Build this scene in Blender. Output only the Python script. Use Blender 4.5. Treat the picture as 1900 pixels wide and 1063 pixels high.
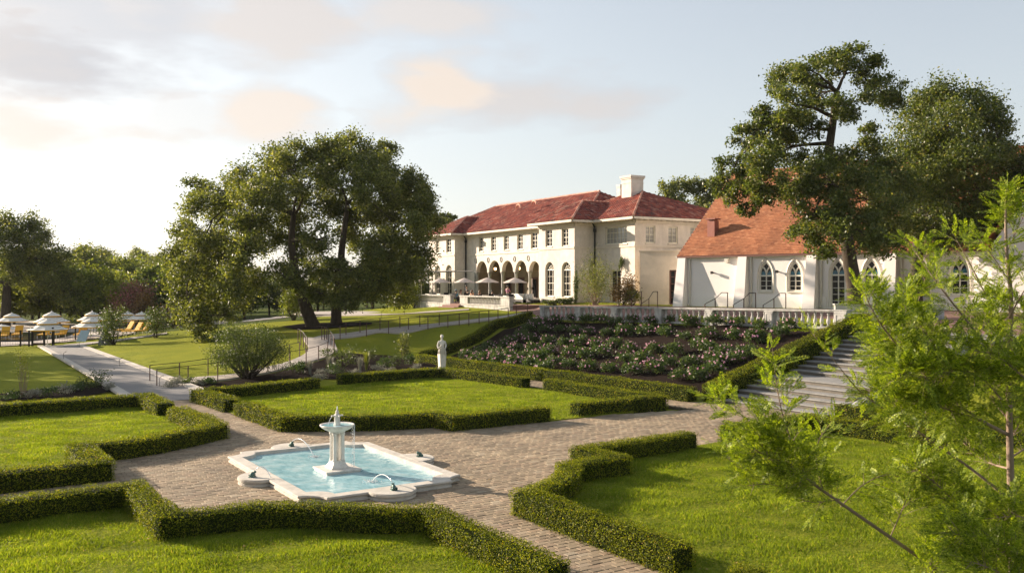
import bpy, bmesh, math, random
import numpy as np
from mathutils import Vector, Matrix, noise
for o in list(bpy.data.objects): bpy.data.objects.remove(o)
SC = bpy.context.scene; COL = SC.collection
R = math.radians
# ------------------------------------------------------------------ camera, world, sun
FPX, CH, HZ = 1667.0, 5.0, 525.0            # focal length in photo pixels, eye height, horizon row
cam = bpy.data.cameras.new('camera'); co = bpy.data.objects.new('camera', cam); COL.objects.link(co)
co.location = (0, 0, CH); co.rotation_euler = (R(90), 0, 0)
cam.sensor_width = 36; cam.lens = FPX*36/1900; cam.shift_y = -(531.5-HZ)/1900
cam.clip_start = .05; cam.clip_end = 6000
cam.dof.use_dof = True; cam.dof.focus_distance = 34; cam.dof.aperture_fstop = 11
SC.camera = co
SUN_EL, SUN_AZ = R(17), math.atan2(-.88, .475)     # azimuth clockwise from +Y
world = bpy.data.worlds.new('World'); SC.world = world; world.use_nodes = True
nt = world.node_tree; nt.nodes.clear(); N = nt.nodes.new; LK = nt.links.new
def mathn(tree, op, a, b=None, c=None, clamp=False):
    n = tree.nodes.new('ShaderNodeMath'); n.operation = op; n.use_clamp = clamp
    for i, v in enumerate((a, b, c)):
        if v is None: continue
        if isinstance(v, (int, float)): n.inputs[i].default_value = v
        else: tree.links.new(v, n.inputs[i])
    return n.outputs[0]
sky = N('ShaderNodeTexSky'); sky.sky_type = 'NISHITA'; sky.sun_disc = False
sky.sun_elevation = SUN_EL; sky.sun_rotation = SUN_AZ; sky.air_density = 1.0; sky.dust_density = 1.5; sky.ozone_density = 1.0
tc = N('ShaderNodeTexCoord'); sep = N('ShaderNodeSeparateXYZ'); LK(tc.outputs['Generated'], sep.inputs[0])
# soft low clouds: blobs at fixed directions (azimuth, elevation) broken up by noise
den = mathn(nt, 'MAXIMUM', sep.outputs[1], .05)
def clouds():
    nz = N('ShaderNodeTexNoise'); nz.inputs['Scale'].default_value = 5.5; nz.inputs['Detail'].default_value = 9; nz.inputs['Roughness'].default_value = .55
    mp = N('ShaderNodeMapping'); mp.inputs['Scale'].default_value = (1, 1, 3.2); LK(tc.outputs['Generated'], mp.inputs[0]); LK(mp.outputs[0], nz.inputs['Vector'])
    wn = mathn(nt, 'SUBTRACT', nz.outputs[0], .5)
    tot = None; warm = None
    for (px, py, sx, sy, amp, w) in CLOUDS:
        d = Vector(((px-950)/FPX, 1, (HZ-py)/FPX)).normalized()
        az = math.atan2(d.x, d.y); el = math.asin(d.z)
        hyp = mathn(nt, 'ARCTAN2', sep.outputs[0], sep.outputs[1])
        el_ = mathn(nt, 'ARCSINE', sep.outputs[2])
        u = mathn(nt, 'MULTIPLY', mathn(nt, 'SUBTRACT', hyp, az), FPX/sx)
        v = mathn(nt, 'MULTIPLY', mathn(nt, 'SUBTRACT', el_, el), FPX/sy)
        r2 = mathn(nt, 'ADD', mathn(nt, 'MULTIPLY', u, u), mathn(nt, 'MULTIPLY', v, v))
        g = mathn(nt, 'SUBTRACT', 1.0, mathn(nt, 'SQRT', r2))
        g = mathn(nt, 'MULTIPLY', mathn(nt, 'ADD', g, mathn(nt, 'MULTIPLY', wn, 2.6)), 1.7)
        g = mathn(nt, 'MULTIPLY', mathn(nt, 'SMOOTH_MIN', mathn(nt, 'MAXIMUM', g, 0.0), 1.0, .3), amp)
        tot = g if tot is None else mathn(nt, 'MAXIMUM', tot, g)
        ww = mathn(nt, 'MULTIPLY', g, w); warm = ww if warm is None else mathn(nt, 'MAXIMUM', warm, ww)
    return tot, warm
CLOUDS = [(830, 160, 170, 80, .85, 1.0), (950, 185, 260, 95, .8, .35), (500, 205, 105, 60, .75, 1.0), (330, 215, 110, 50, .35, .9),
          (500, 40, 220, 90, .75, .55), (250, 20, 420, 120, .7, .05), (60, 125, 260, 90, .95, 0.0), (60, 250, 230, 80, .75, .8),
          (800, 20, 240, 60, .6, .9), (-300, 150, 420, 150, .7, .4), (2500, 60, 420, 90, .6, .4), (1500, -300, 700, 160, .5, .3), (3600, 100, 600, 120, .6, .3)]
tot, warm = clouds()
ccol = N('ShaderNodeMixRGB'); ccol.inputs[1].default_value = (2.0, 1.98, 2.08, 1); ccol.inputs[2].default_value = (3.2, 2.6, 2.1, 1)
LK(mathn(nt, 'MULTIPLY', warm, 1.3, clamp=True), ccol.inputs[0])
mx = N('ShaderNodeMixRGB'); LK(mathn(nt, 'MULTIPLY', tot, .85, clamp=True), mx.inputs[0]); LK(ccol.outputs[0], mx.inputs[2])
hs = N('ShaderNodeHueSaturation'); hs.inputs['Saturation'].default_value = .55; LK(sky.outputs[0], hs.inputs['Color']); 
hz1 = N('ShaderNodeVectorMath'); hz1.operation = 'MULTIPLY_ADD'; LK(hs.outputs[0], hz1.inputs[0]); hz1.inputs[1].default_value = (.125,)*3; hz1.inputs[2].default_value = (1, 1, 1)     # tone curve compresses bright sky values to even out the glare
hz2 = N('ShaderNodeVectorMath'); hz2.operation = 'DIVIDE'; LK(hs.outputs[0], hz2.inputs[0]); LK(hz1.outputs[0], hz2.inputs[1]); LK(hz2.outputs[0], mx.inputs[1])
bg = N('ShaderNodeBackground'); bg.inputs[1].default_value = .122; LK(mx.outputs[0], bg.inputs[0])
wo = N('ShaderNodeOutputWorld'); LK(bg.outputs[0], wo.inputs[0])
sl = bpy.data.lights.new('sun', 'SUN'); sl.energy = 4.9; sl.angle = R(.6); sl.color = (1.0, .83, .66)
so = bpy.data.objects.new('sun', sl); COL.objects.link(so)
sd = Vector((math.sin(SUN_AZ)*math.cos(SUN_EL), math.cos(SUN_AZ)*math.cos(SUN_EL), math.sin(SUN_EL)))
so.rotation_euler = sd.to_track_quat('Z', 'Y').to_euler(); so.location = (-60, 40, 60)
SC.view_settings.view_transform = 'Standard'; SC.view_settings.look = 'None'; SC.view_settings.gamma = 1; SC.view_settings.use_curve_mapping = False
SC.view_settings.exposure = 1.34
SC.cycles.max_bounces = 6; SC.cycles.diffuse_bounces = 3; SC.cycles.transparent_max_bounces = 6; SC.cycles.transmission_bounces = 4
try: SC.cycles.use_adaptive_sampling = True
except Exception: pass

# ------------------------------------------------------------------ helpers
def W(x, y, z=0.0):                       # world point on height z seen at photo pixel (x, y)
    Y = FPX*(CH-z)/(y-HZ); return Vector(((x-950)*Y/FPX, Y, z))
def at(x, y, Y):                          # world point at distance Y seen at photo pixel
    return Vector(((x-950)*Y/FPX, Y, CH+(HZ-y)*Y/FPX))
_n = math.hypot(1090, 1667); AX = Vector((-1090/_n, 1667/_n, 0)); BX = Vector((AX.y, -AX.x, 0))
FC = Vector((-4.582, 24.020, 0))
def G(a, b, z=0.0): p = FC+AX*a+BX*b; return Vector((p.x, p.y, z))
GANG = math.atan2(BX.y, BX.x)

def tag(o, label=None, cat=None, group=None, kind=None):
    if label: o['label'] = label
    if cat: o['category'] = cat
    if group: o['group'] = group
    if kind: o['kind'] = kind
    return o
def thing(name, label, cat, loc=(0, 0, 0), rz=0, group=None):
    o = bpy.data.objects.new(name, None); COL.objects.link(o); o.location = loc; o.rotation_euler = (0, 0, rz)
    o.empty_display_size = .1
    return tag(o, label, cat, group)
def children(o): return [c for c in ALLCH.get(o.name, [])]
ALLCH = {}
def link(name, me, parent=None, world_coords=False):
    o = bpy.data.objects.new(name, me); COL.objects.link(o)
    if parent is not None:
        o.parent = parent; ALLCH.setdefault(parent.name, []).append(o)
        if world_coords: 
            pl = Vector((0, 0, 0)); q = parent
            while q is not None: pl += q.location; q = q.parent
            o.location = -pl
    return o
def copy_tree(o, parent=None):
    c = o.copy(); COL.objects.link(c); c.parent = parent
    if parent is not None: ALLCH.setdefault(parent.name, []).append(c)
    for ch in list(children(o)): copy_tree(ch, c)
    return c
class MB:
    def __init__(s): s.v = []; s.f = []; s.smooth = False
    def add(s, vs, fs):
        b = len(s.v); s.v += [tuple(x) for x in vs]; s.f += [tuple(i+b for i in f) for f in fs]; return s
    def box(s, c, size, rz=0, M=None):
        hx, hy, hz = size[0]/2, size[1]/2, size[2]/2; ca, sa = math.cos(rz), math.sin(rz); vs = []
        for (x, y, z) in ((-hx,-hy,-hz),(hx,-hy,-hz),(hx,hy,-hz),(-hx,hy,-hz),(-hx,-hy,hz),(hx,-hy,hz),(hx,hy,hz),(-hx,hy,hz)):
            p = Vector((c[0]+x*ca-y*sa, c[1]+x*sa+y*ca, c[2]+z)); vs.append(M @ p if M else p)
        return s.add(vs, [(3,2,1,0),(4,5,6,7),(0,1,5,4),(1,2,6,5),(2,3,7,6),(3,0,4,7)])
    def obox(s, O, U, V, Wd, u, v, w):       # box in an oblique frame, ranges u v w
        vs = [O+U*a+V*b+Wd*c for c in w for b in v for a in u]
        return s.add(vs, [(0,2,3,1),(4,5,7,6),(0,1,5,4),(1,3,7,5),(3,2,6,7),(2,0,4,6)])
    def quad(s, a, b, c, d): return s.add([a, b, c, d], [(0,1,2,3)])
    def tube(s, pts, rad, n=6, cap=True):
        pts = [Vector(p) for p in pts]; m = len(pts)
        if not hasattr(rad, '__len__'): rad = [rad]*m
        vs = []; up = Vector((0, 0, 1)); prev = None
        for i, p in enumerate(pts):
            t = (pts[min(i+1, m-1)]-pts[max(i-1, 0)])
            if t.length < 1e-9: t = Vector((0, 0, 1))
            t.normalize()
            if prev is None:
                ref = up if abs(t.z) < .9 else Vector((1, 0, 0)); a = t.cross(ref).normalized()
            else:
                a = prev-t*prev.dot(t)
                a = a.normalized() if a.length > 1e-6 else t.cross(up).normalized()
            prev = a; b = t.cross(a)
            for k in range(n):
                an = 2*math.pi*k/n; vs.append(p+(a*math.cos(an)+b*math.sin(an))*rad[i])
        fs = [(i*n+k, i*n+(k+1) % n, (i+1)*n+(k+1) % n, (i+1)*n+k) for i in range(m-1) for k in range(n)]
        if cap: fs += [tuple(range(n-1, -1, -1)), tuple((m-1)*n+k for k in range(n))]
        return s.add(vs, fs)
    def lathe(s, prof, c=(0, 0, 0), n=16, cap=True, sx=1, sy=1):
        vs = [(c[0]+r*math.cos(2*math.pi*k/n)*sx, c[1]+r*math.sin(2*math.pi*k/n)*sy, c[2]+z) for r, z in prof for k in range(n)]
        m = len(prof)
        fs = [(i*n+k, i*n+(k+1) % n, (i+1)*n+(k+1) % n, (i+1)*n+k) for i in range(m-1) for k in range(n)]
        if cap: fs += [tuple(range(n-1, -1, -1)), tuple((m-1)*n+k for k in range(n))]
        return s.add(vs, fs)
    def prism(s, poly, z0, z1):
        n = len(poly)
        zz0 = z0 if hasattr(z0, '__len__') else [z0]*n; zz1 = z1 if hasattr(z1, '__len__') else [z1]*n
        vs = [(p[0], p[1], zz0[i]) for i, p in enumerate(poly)]+[(p[0], p[1], zz1[i]) for i, p in enumerate(poly)]
        return s.add(vs, [tuple(range(n-1, -1, -1)), tuple(range(n, 2*n))]+[(i, (i+1) % n, n+(i+1) % n, n+i) for i in range(n)])
    def mesh(s, name, mat, smooth=False):
        me = bpy.data.meshes.new(name); me.from_pydata(s.v, [], s.f); me.materials.append(mat)
        if smooth or s.smooth: me.polygons.foreach_set('use_smooth', [True]*len(me.polygons))
        me.update(); return me
    def build(s, name, mat, parent=None, smooth=False, wc=False, bevel=0):
        o = link(name, s.mesh(name, mat, smooth), parent, wc)
        if bevel:
            b = o.modifiers.new('b', 'BEVEL'); b.width = bevel; b.segments = 2; b.limit_method = 'ANGLE'
        return o
def npmesh(name, V, F, mat, smooth=False):          # V (N,3), F (M,k)
    me = bpy.data.meshes.new(name); V = np.asarray(V, dtype=np.float32); F = np.asarray(F, dtype=np.int32); k = F.shape[1]
    me.vertices.add(len(V)); me.vertices.foreach_set('co', V.ravel())
    me.loops.add(F.size); me.loops.foreach_set('vertex_index', F.ravel())
    me.polygons.add(len(F)); me.polygons.foreach_set('loop_start', np.arange(len(F), dtype=np.int32)*k)
    try: me.polygons.foreach_set('loop_total', np.full(len(F), k, dtype=np.int32))
    except Exception: pass
    me.materials.append(mat); me.update(calc_edges=True)
    if smooth: me.polygons.foreach_set('use_smooth', np.ones(len(F), dtype=bool))
    return me
RNG = np.random.default_rng(7)
def leaf_quads(C, size, up=.3, nrm=None, spread=1.0, aspect=.55, rng=None):
    """diamond leaves at C (N,3); nrm: preferred normals"""
    rng = rng or RNG; n = len(C)
    d = rng.normal(size=(n, 3))*spread
    if nrm is not None: d = d+nrm
    d[:, 2] += up
    d /= np.linalg.norm(d, axis=1, keepdims=True)+1e-9
    r = rng.normal(size=(n, 3)); u = np.cross(d, r); u /= np.linalg.norm(u, axis=1, keepdims=True)+1e-9; v = np.cross(d, u)
    s = (size*rng.uniform(.6, 1.3, n))[:, None]
    P = np.stack([C-u*s*.5, C+v*s*aspect*.5+d*s*.08, C+u*s*.5, C-v*s*aspect*.5+d*s*.08], axis=1).reshape(-1, 3)
    return P, np.arange(4*n).reshape(n, 4)

# ------------------------------------------------------------------ materials
def newmat(name):
    m = bpy.data.materials.new(name); m.use_nodes = True; t = m.node_tree; t.nodes.clear()
    out = t.nodes.new('ShaderNodeOutputMaterial'); p = t.nodes.new('ShaderNodeBsdfPrincipled'); t.links.new(p.outputs[0], out.inputs[0])
    return m, t, p, out
def ramp(t, src, stops):
    r = t.nodes.new('ShaderNodeValToRGB'); el = r.color_ramp.elements
    while len(el) < len(stops): el.new(.5)
    for e, (pos, c) in zip(el, stops): e.position = pos; e.color = (*c, 1)
    t.links.new(src, r.inputs[0]); return r.outputs[0]
def tex(t, scale, detail=4, rough=.55, kind='noise', vec=None, stretch=None, coord='Object'):
    tcn = t.nodes.new('ShaderNodeTexCoord'); src = tcn.outputs[coord]
    if stretch:
        mp = t.nodes.new('ShaderNodeMapping'); mp.inputs['Scale'].default_value = stretch; t.links.new(src, mp.inputs[0]); src = mp.outputs[0]
    if kind == 'noise':
        n = t.nodes.new('ShaderNodeTexNoise'); n.inputs['Detail'].default_value = detail; n.inputs['Roughness'].default_value = rough
    else: n = t.nodes.new('ShaderNodeTexVoronoi')
    n.inputs['Scale'].default_value = scale; t.links.new(src, n.inputs['Vector']); return n.outputs[0]
def geopos(t):
    return t.nodes.new('ShaderNodeNewGeometry')
def bump(t, p, h, strength=.3, dist=.02):
    b = t.nodes.new('ShaderNodeBump'); b.inputs['Strength'].default_value = strength; b.inputs['Distance'].default_value = dist
    t.links.new(h, b.inputs['Height']); t.links.new(b.outputs[0], p.inputs['Normal']); return b
def mixc(t, f, a, b, mode='MIX'):
    m = t.nodes.new('ShaderNodeMixRGB'); m.blend_type = mode
    for i, v in enumerate((f, a, b)):
        if isinstance(v, (int, float)): m.inputs[i].default_value = v
        elif isinstance(v, tuple): m.inputs[i].default_value = (*v, 1) if len(v) == 3 else v
        else: t.links.new(v, m.inputs[i])
    return m.outputs[0]
def rnd(t):                                # random per island + per object
    g = t.nodes.new('ShaderNodeNewGeometry'); o = t.nodes.new('ShaderNodeObjectInfo')
    a = mathn(t, 'ADD', g.outputs['Random Per Island'], o.outputs['Random']); return mathn(t, 'FRACT', a)
def plain(name, c1, c2=None, scale=3, rough=.7, bs=0, bscale=40, metal=0, dirt=None, spec=.5, stretch=None):
    m, t, p, _ = newmat(name); c2 = c2 or tuple(x*.82 for x in c1)
    n = tex(t, scale, 6, .6, stretch=stretch); col = ramp(t, n, [(.3, c1), (.72, c2)])
    if dirt:
        n2 = tex(t, dirt[1], 8, .7, stretch=dirt[3] if len(dirt) > 3 else None); f = ramp(t, n2, [(.45, (0, 0, 0)), (.72, (1, 1, 1))]); ff = mathn(t, 'MULTIPLY', f, dirt[2]); col = mixc(t, ff, col, dirt[0])
    t.links.new(col, p.inputs['Base Color']); p.inputs['Roughness'].default_value = rough; p.inputs['Metallic'].default_value = metal
    p.inputs['Specular IOR Level'].default_value = spec
    if bs: bump(t, p, tex(t, bscale, 6, .6), bs, .02)
    return m
def leafmat(name, stops, trans=.35, tcol=None, rough=.5, spec=.35, big=None):
    m, t, p, out = newmat(name); col = ramp(t, rnd(t), stops)
    if big:
        g = geopos(t); n = t.nodes.new('ShaderNodeTexNoise'); n.inputs['Scale'].default_value = big; n.inputs['Detail'].default_value = 3; t.links.new(g.outputs['Position'], n.inputs['Vector'])
        col = mixc(t, 1.0, col, ramp(t, n.outputs[0], [(.3, (.62, .66, .6)), (.7, (1.25, 1.2, 1.1))]), 'MULTIPLY')
    t.links.new(col, p.inputs['Base Color']); p.inputs['Roughness'].default_value = rough; p.inputs['Specular IOR Level'].default_value = spec
    tr = t.nodes.new('ShaderNodeBsdfTranslucent'); t.links.new(mixc(t, 1.0, col, tcol or (1.6, 1.7, .6), 'MULTIPLY'), tr.inputs[0])
    ms = t.nodes.new('ShaderNodeMixShader'); ms.inputs[0].default_value = trans
    t.links.new(p.outputs[0], ms.inputs[1]); t.links.new(tr.outputs[0], ms.inputs[2]); t.links.new(ms.outputs[0], out.inputs[0]); return m
def piecemat(name, stops, rough=.8, dirt=None, bs=.3, bscale=60):
    m, t, p, _ = newmat(name); col = ramp(t, rnd(t), stops)
    g = geopos(t); n = t.nodes.new('ShaderNodeTexNoise'); n.inputs['Scale'].default_value = .6; n.inputs['Detail'].default_value = 7; n.inputs['Roughness'].default_value = .65; t.links.new(g.outputs['Position'], n.inputs['Vector'])
    col = mixc(t, 1.0, col, ramp(t, n.outputs[0], [(.3, (.66, .66, .68)), (.7, (1.2, 1.18, 1.15))]), 'MULTIPLY')
    t.links.new(col, p.inputs['Base Color']); p.inputs['Roughness'].default_value = rough; p.inputs['Specular IOR Level'].default_value = .3
    n2 = t.nodes.new('ShaderNodeTexNoise'); n2.inputs['Scale'].default_value = bscale; n2.inputs['Detail'].default_value = 4; t.links.new(g.outputs['Position'], n2.inputs['Vector'])
    bump(t, p, n2.outputs[0], bs, .01); return m
def grassmat(name, dark, light, bs=.6):
    m, t, p, out = newmat(name)
    g = geopos(t)
    def nz(s, st=None, det=5):
        src = g.outputs['Position']
        if st:
            mp = t.nodes.new('ShaderNodeMapping'); mp.inputs['Scale'].default_value = st; mp.inputs['Rotation'].default_value = (0, 0, .6); t.links.new(src, mp.inputs[0]); src = mp.outputs[0]
        n = t.nodes.new('ShaderNodeTexNoise'); n.inputs['Scale'].default_value = s; n.inputs['Detail'].default_value = det; n.inputs['Roughness'].default_value = .65; t.links.new(src, n.inputs['Vector']); return n.outputs[0]
    c = ramp(t, nz(26, (.35, 1, 1)), [(.28, dark), (.72, light)])
    c = mixc(t, 1.0, c, ramp(t, nz(.35), [(.3, (.78, .84, .8)), (.7, (1.15, 1.1, .95))]), 'MULTIPLY')
    t.links.new(c, p.inputs['Base Color']); p.inputs['Roughness'].default_value = .8; p.inputs['Specular IOR Level'].default_value = .02
    h = mathn(t, 'ADD', nz(30, (.3, 1, 1)), mathn(t, 'MULTIPLY', nz(3.5), 1.2))
    bump(t, p, h, bs, .12)
    return m
M = {}
M['stucco'] = plain('stucco', (.70, .635, .555), (.57, .51, .44), 2.2, .85, .5, 11, dirt=((.34, .31, .27), .9, .5, (1, 1, .35)))  # mottling contrast raised to suggest tree dapple, besides grain and weathering
M['stucco_trim'] = plain('stucco_trim', (.66, .60, .50), (.56, .50, .42), 2, .8, .1, 20)
M['tan_stucco'] = plain('tan_stucco', (.68, .57, .44), (.60, .50, .38), 1.5, .85, .15, 12, dirt=((.42, .36, .28), 1.2, .4))
M['chapel_white'] = plain('chapel_white', (.84, .79, .745), (.79, .74, .69), .7, .8, .12, 14)
M['chapel_trim'] = plain('chapel_trim', (.72, .68, .58), (.66, .62, .52), 3, .5)
M['frame'] = plain('window_frame_paint', (.72, .67, .55), (.64, .6, .48), 4, .5)
M['tile'] = piecemat('clay_tile', [(0, (.14, .032, .025)), (.3, (.24, .055, .035)), (.6, (.36, .095, .055)), (.82, (.22, .06, .05)), (.93, (.46, .22, .15)), (1, (.07, .03, .03))], .75)
M['ridge'] = piecemat('ridge_tile', [(0, (.55, .28, .20)), (.5, (.66, .38, .28)), (1, (.45, .19, .13))], .75)
M['shingle'] = piecemat('shingle', [(0, (.26, .095, .045)), (.4, (.38, .155, .072)), (.8, (.34, .132, .062)), (1, (.44, .20, .10))], .9)
M['underroof'] = plain('under_roof', (.16, .06, .04))
M['glass'], _t, _p, _ = newmat('dark_glass'); _p.inputs['Base Color'].default_value = (.012, .012, .013, 1); _p.inputs['Roughness'].default_value = .12; _p.inputs['Specular IOR Level'].default_value = .25
bump(_t, _p, tex(_t, 1.3, 2), .08, .05)
M['curtain'] = plain('curtained_glass', (.34, .33, .30), (.22, .22, .2), 3, .12, stretch=(1, 1, .1))
M['blueglass'] = plain('blue_stained_glass', (.05, .2, .26), (.02, .07, .12), 6, .2)
M['door_brown'] = plain('brown_door', (.13, .055, .035), (.09, .04, .028), 5, .5)
M['iron'] = plain('black_iron', (.02, .018, .017), None, 5, .5, metal=.4)
M['rust'] = plain('rusted_steel', (.12, .055, .035), (.07, .035, .025), 6, .7)
M['stone'] = plain('weathered_stone', (.50, .485, .45), (.38, .37, .345), 3, .85, .3, 25, dirt=((.10, .10, .098), 2.6, .85, (1, 1, .6)))
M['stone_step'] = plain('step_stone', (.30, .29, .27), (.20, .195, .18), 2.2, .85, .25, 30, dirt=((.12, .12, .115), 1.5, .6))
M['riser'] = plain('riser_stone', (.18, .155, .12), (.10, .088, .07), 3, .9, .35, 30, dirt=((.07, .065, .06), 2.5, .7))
M['marble'] = plain('white_marble', (.72, .68, .61), (.60, .56, .49), 5, .6, .2, 30, dirt=((.30, .28, .24), 7, .6, (1, 1, .35)))
M['coping'] = plain('limestone_coping', (.62, .57, .49), (.50, .46, .39), 3, .8, .25, 40, dirt=((.26, .24, .20), 3.5, .6))
M['paver'] = piecemat('paver', [(0, (.22, .17, .112)), (.3, (.27, .212, .14)), (.6, (.32, .252, .165)), (.8, (.30, .22, .145)), (1, (.36, .30, .21))], .85)
M['mortar'] = plain('joint_sand', (.15, .125, .09), (.10, .085, .065), 8, .95, spec=.05)
M['gravel'] = plain('pale_gravel', (.25, .24, .23), (.19, .18, .17), 60, .95, .5, 90, dirt=((.24, .22, .19), .8, .4))
M['kerb'] = plain('path_kerb', (.52, .47, .40), (.44, .40, .34), 5, .85, .2, 30)
M['concrete'] = plain('pale_concrete', (.42, .37, .32), (.34, .30, .26), 3, .9, .15, 30)
M['redbrick'] = plain('red_brick_paving', (.23, .12, .09), (.16, .085, .065), 20, .9, .2, 30)
M['mulch'] = plain('bark_mulch', (.028, .020, .016), (.010, .0075, .0065), 14, .95, 1.0, 30, spec=.02, dirt=((.05, .032, .023), 30, .35))
M['grass'] = grassmat('lawn_grass', (.16, .185, .02), (.29, .30, .038))
M['wildground'] = grassmat('woodland_ground', (.05, .07, .018), (.10, .12, .03))
M['blade'] = leafmat('grass_blade', [(0, (.115, .175, .016)), (.5, (.18, .25, .026)), (.94, (.29, .34, .045)), (1, (.42, .34, .14))], .55, (1.35, 1.3, .4), .6, .12, .9)
M['box_leaf'] = leafmat('box_leaf', [(0, (.035, .052, .004)), (.4, (.12, .15, .009)), (.85, (.25, .27, .016)), (.97, (.34, .32, .04)), (1, (.34, .2, .07))], .4, (1.5, 1.5, .3), .55, .12, .8)
M['box_core'] = plain('hedge_core', (.012, .018, .005), (.022, .03, .008), 12, .95, .6, 30, spec=.02)
M['oak_leaf'] = leafmat('live_oak_leaf', [(0, (.05, .068, .022)), (.5, (.105, .13, .04)), (.9, (.18, .20, .065)), (1, (.25, .25, .10))], .4, (1.9, 1.8, .6), .5, .35, .35)
M['postoak_leaf'] = leafmat('post_oak_leaf', [(0, (.04, .062, .016)), (.5, (.09, .12, .03)), (.9, (.16, .185, .05)), (1, (.25, .22, .08))], .35, (1.7, 1.7, .6), .45, .4, .35)
M['wood_leaf'] = leafmat('woodland_leaf', [(0, (.06, .085, .022)), (.5, (.11, .145, .034)), (1, (.19, .21, .055))], .45, (1.8, 1.7, .6), .55, .25, .12)
M['lime_leaf'] = leafmat('lime_leaf', [(0, (.13, .16, .025)), (.5, (.21, .23, .04)), (1, (.28, .29, .07))], .4, (1.5, 1.5, .6), .55, .25, .12)
M['red_leaf'] = leafmat('crape_myrtle_leaf', [(0, (.05, .04, .015)), (.5, (.16, .07, .05)), (1, (.36, .15, .15))], .3, (1.4, 1.2, 1), .55)
M['dark_leaf'] = leafmat('dark_leaf', [(0, (.035, .05, .015)), (1, (.095, .12, .034))], .35, None, .5, .3)
M['rose_leaf'] = leafmat('rose_leaf', [(0, (.025, .048, .012)), (.6, (.055, .095, .022)), (1, (.12, .15, .04))], .3, (1.5, 1.6, .5), .45)
M['rose_pink'] = leafmat('rose_petal', [(0, (.66, .30, .42)), (.6, (.80, .48, .58)), (1, (.88, .70, .74))], .25, (1.1, .9, 1.0), .6)
M['silver_leaf'] = leafmat('silver_leaf', [(0, (.18, .18, .14)), (1, (.34, .33, .27))], .25, (1.1, 1.1, .9), .7)
M['magnolia_leaf'] = leafmat('bronze_leaf', [(0, (.05, .045, .012)), (.5, (.16, .09, .02)), (1, (.26, .17, .05))], .2, (1.3, 1.1, .6), .35)
M['cypress_leaf'] = leafmat('feathery_needle', [(0, (.06, .095, .010)), (.4, (.17, .235, .02)), (.8, (.31, .37, .035)), (1, (.44, .46, .07))], .42, (1.5, 1.55, .35), .5, .3)
M['bark'] = plain('oak_bark', (.085, .068, .05), (.04, .032, .025), 7, .95, 1.0, 14, spec=.1, stretch=(1, 1, .3))
M['lightbark'] = plain('pale_bark', (.30, .22, .16), (.17, .115, .08), 12, .85, .5, 30, stretch=(1, 1, .25))
M['water_dark'], _t, _p, _ = newmat('pool_water'); _p.inputs['Base Color'].default_value = (.02, .035, .04, 1); _p.inputs['Roughness'].default_value = .08; bump(_t, _p, tex(_t, 2, 3), .2, .05)
M['brass_glow'], _t, _p, _ = newmat('lit_lamp_glass'); _p.inputs['Emission Color'].default_value = (1, .55, .2, 1); _p.inputs['Emission Strength'].default_value = 5; _p.inputs['Base Color'].default_value = (.8, .5, .3, 1)
M['frog'] = plain('verdigris_bronze', (.09, .17, .14), (.05, .10, .09), 20, .5, .2, 60, metal=.3)
M['canvas'] = plain('beige_canvas', (.56, .48, .42), (.50, .43, .38), 2, .8)
M['spray'] = leafmat('white_water_spray', [(0, (.75, .78, .8)), (1, (.9, .9, .9))], .4, (1, 1, 1), .2, .8)

# ------------------------------------------------------------------ terrain
CP = []
def cp(px, py, z): p = W(px, py, z); CP.append((p.x, p.y, z))
def cw(x, y, z): CP.append((x, y, z))
for a in (-18, -12, -6, 0, 6, 12, 17.5):
    for b in (-24, -16, -8, 0, 8, 15): cw(*G(a, b, -.12))
for a in (-2, -8, -14): cw(*G(a, 17.5, -.12))
for a in (17.5, 22, 26): cw(*G(a, 15.4 if a > 20 else 13, -.05))
for a in (26, 32, 38, 48): cw(*G(a, -1, -.05)); cw(*G(a, -10, -.1)); cw(*G(a, -22, -.1))
for px, py, z in ((300, 715, .02), (380, 706, .05), (450, 697, .15), (520, 683, .32), (575, 668, .48), (620, 655, .66), (590, 633, .98), (560, 650, .62),
                  (700, 613, 1.55), (800, 603, 1.95), (900, 590, 2.3), (985, 577, 2.6), (700, 640, .75), (780, 640, .5), (650, 672, .3), (780, 672, .25),
                  (560, 600, 1.5), (480, 600, 1.35), (420, 620, .9), (350, 650, .3), (250, 650, .1), (300, 632, .35), (230, 637, .05), (860, 580, 2.5), (700, 580, 1.9), (600, 583, 1.75),
                  (480, 590, 1.4), (360, 606, .9), (300, 612, .6), (860, 625, 1.1), (930, 600, 2.25)):
    cp(px, py, z)
for a, zt in ((4.8, 2.7), (12, 2.62), (20, 2.52), (28.6, 2.42)):
    cw(*G(a, 26.6, zt)); cw(*G(a, 28.6, zt+.12))
for a, b, z in ((26.9, 16.6, .0), (27.6, 19, .55), (28.1, 21.5, 1.1), (28.8, 24, 1.75), (29.4, 26.4, 2.4), (30, 17, .12), (31, 21, .8)): cw(*G(a, b, z))
for a in (5, 11, 17, 23, 26): cw(*G(a, 18.7-(a-5)*.05, .12)); cw(*G(a, 22.5, 1.28))
for a, b, z in ((1.5, 30, 2.72), (-3, 30, 2.72), (-10, 30, 2.8), (-16, 28, 2.9), (5, 33, 2.9), (15, 33, 2.95), (-4, 19, .1), (-12, 19, .1), (-4, 27, 2.4), (-12, 27, 2.4), (-20, 22, 1.0)): cw(*G(a, b, z))
for x, y in ((10, 70), (4, 78), (12, 76), (21, 60), (30, 52), (40, 48), (26, 75), (40, 70), (18, 85), (0, 95), (20, 105), (55, 60), (-2, 88), (-8, 100)): cw(x, y, 3.25)
cw(3.5, 70.5, 2.95); cw(-9, 92, 2.5); cw(-4, 82, 2.7); cw(-20, 95, 1.6); cw(-35, 95, .3); cw(-16, 120, 1.5)
for x in (-30, -45, -60, -80): cw(x, 75, -.1); cw(x, 95, -.3)
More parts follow.
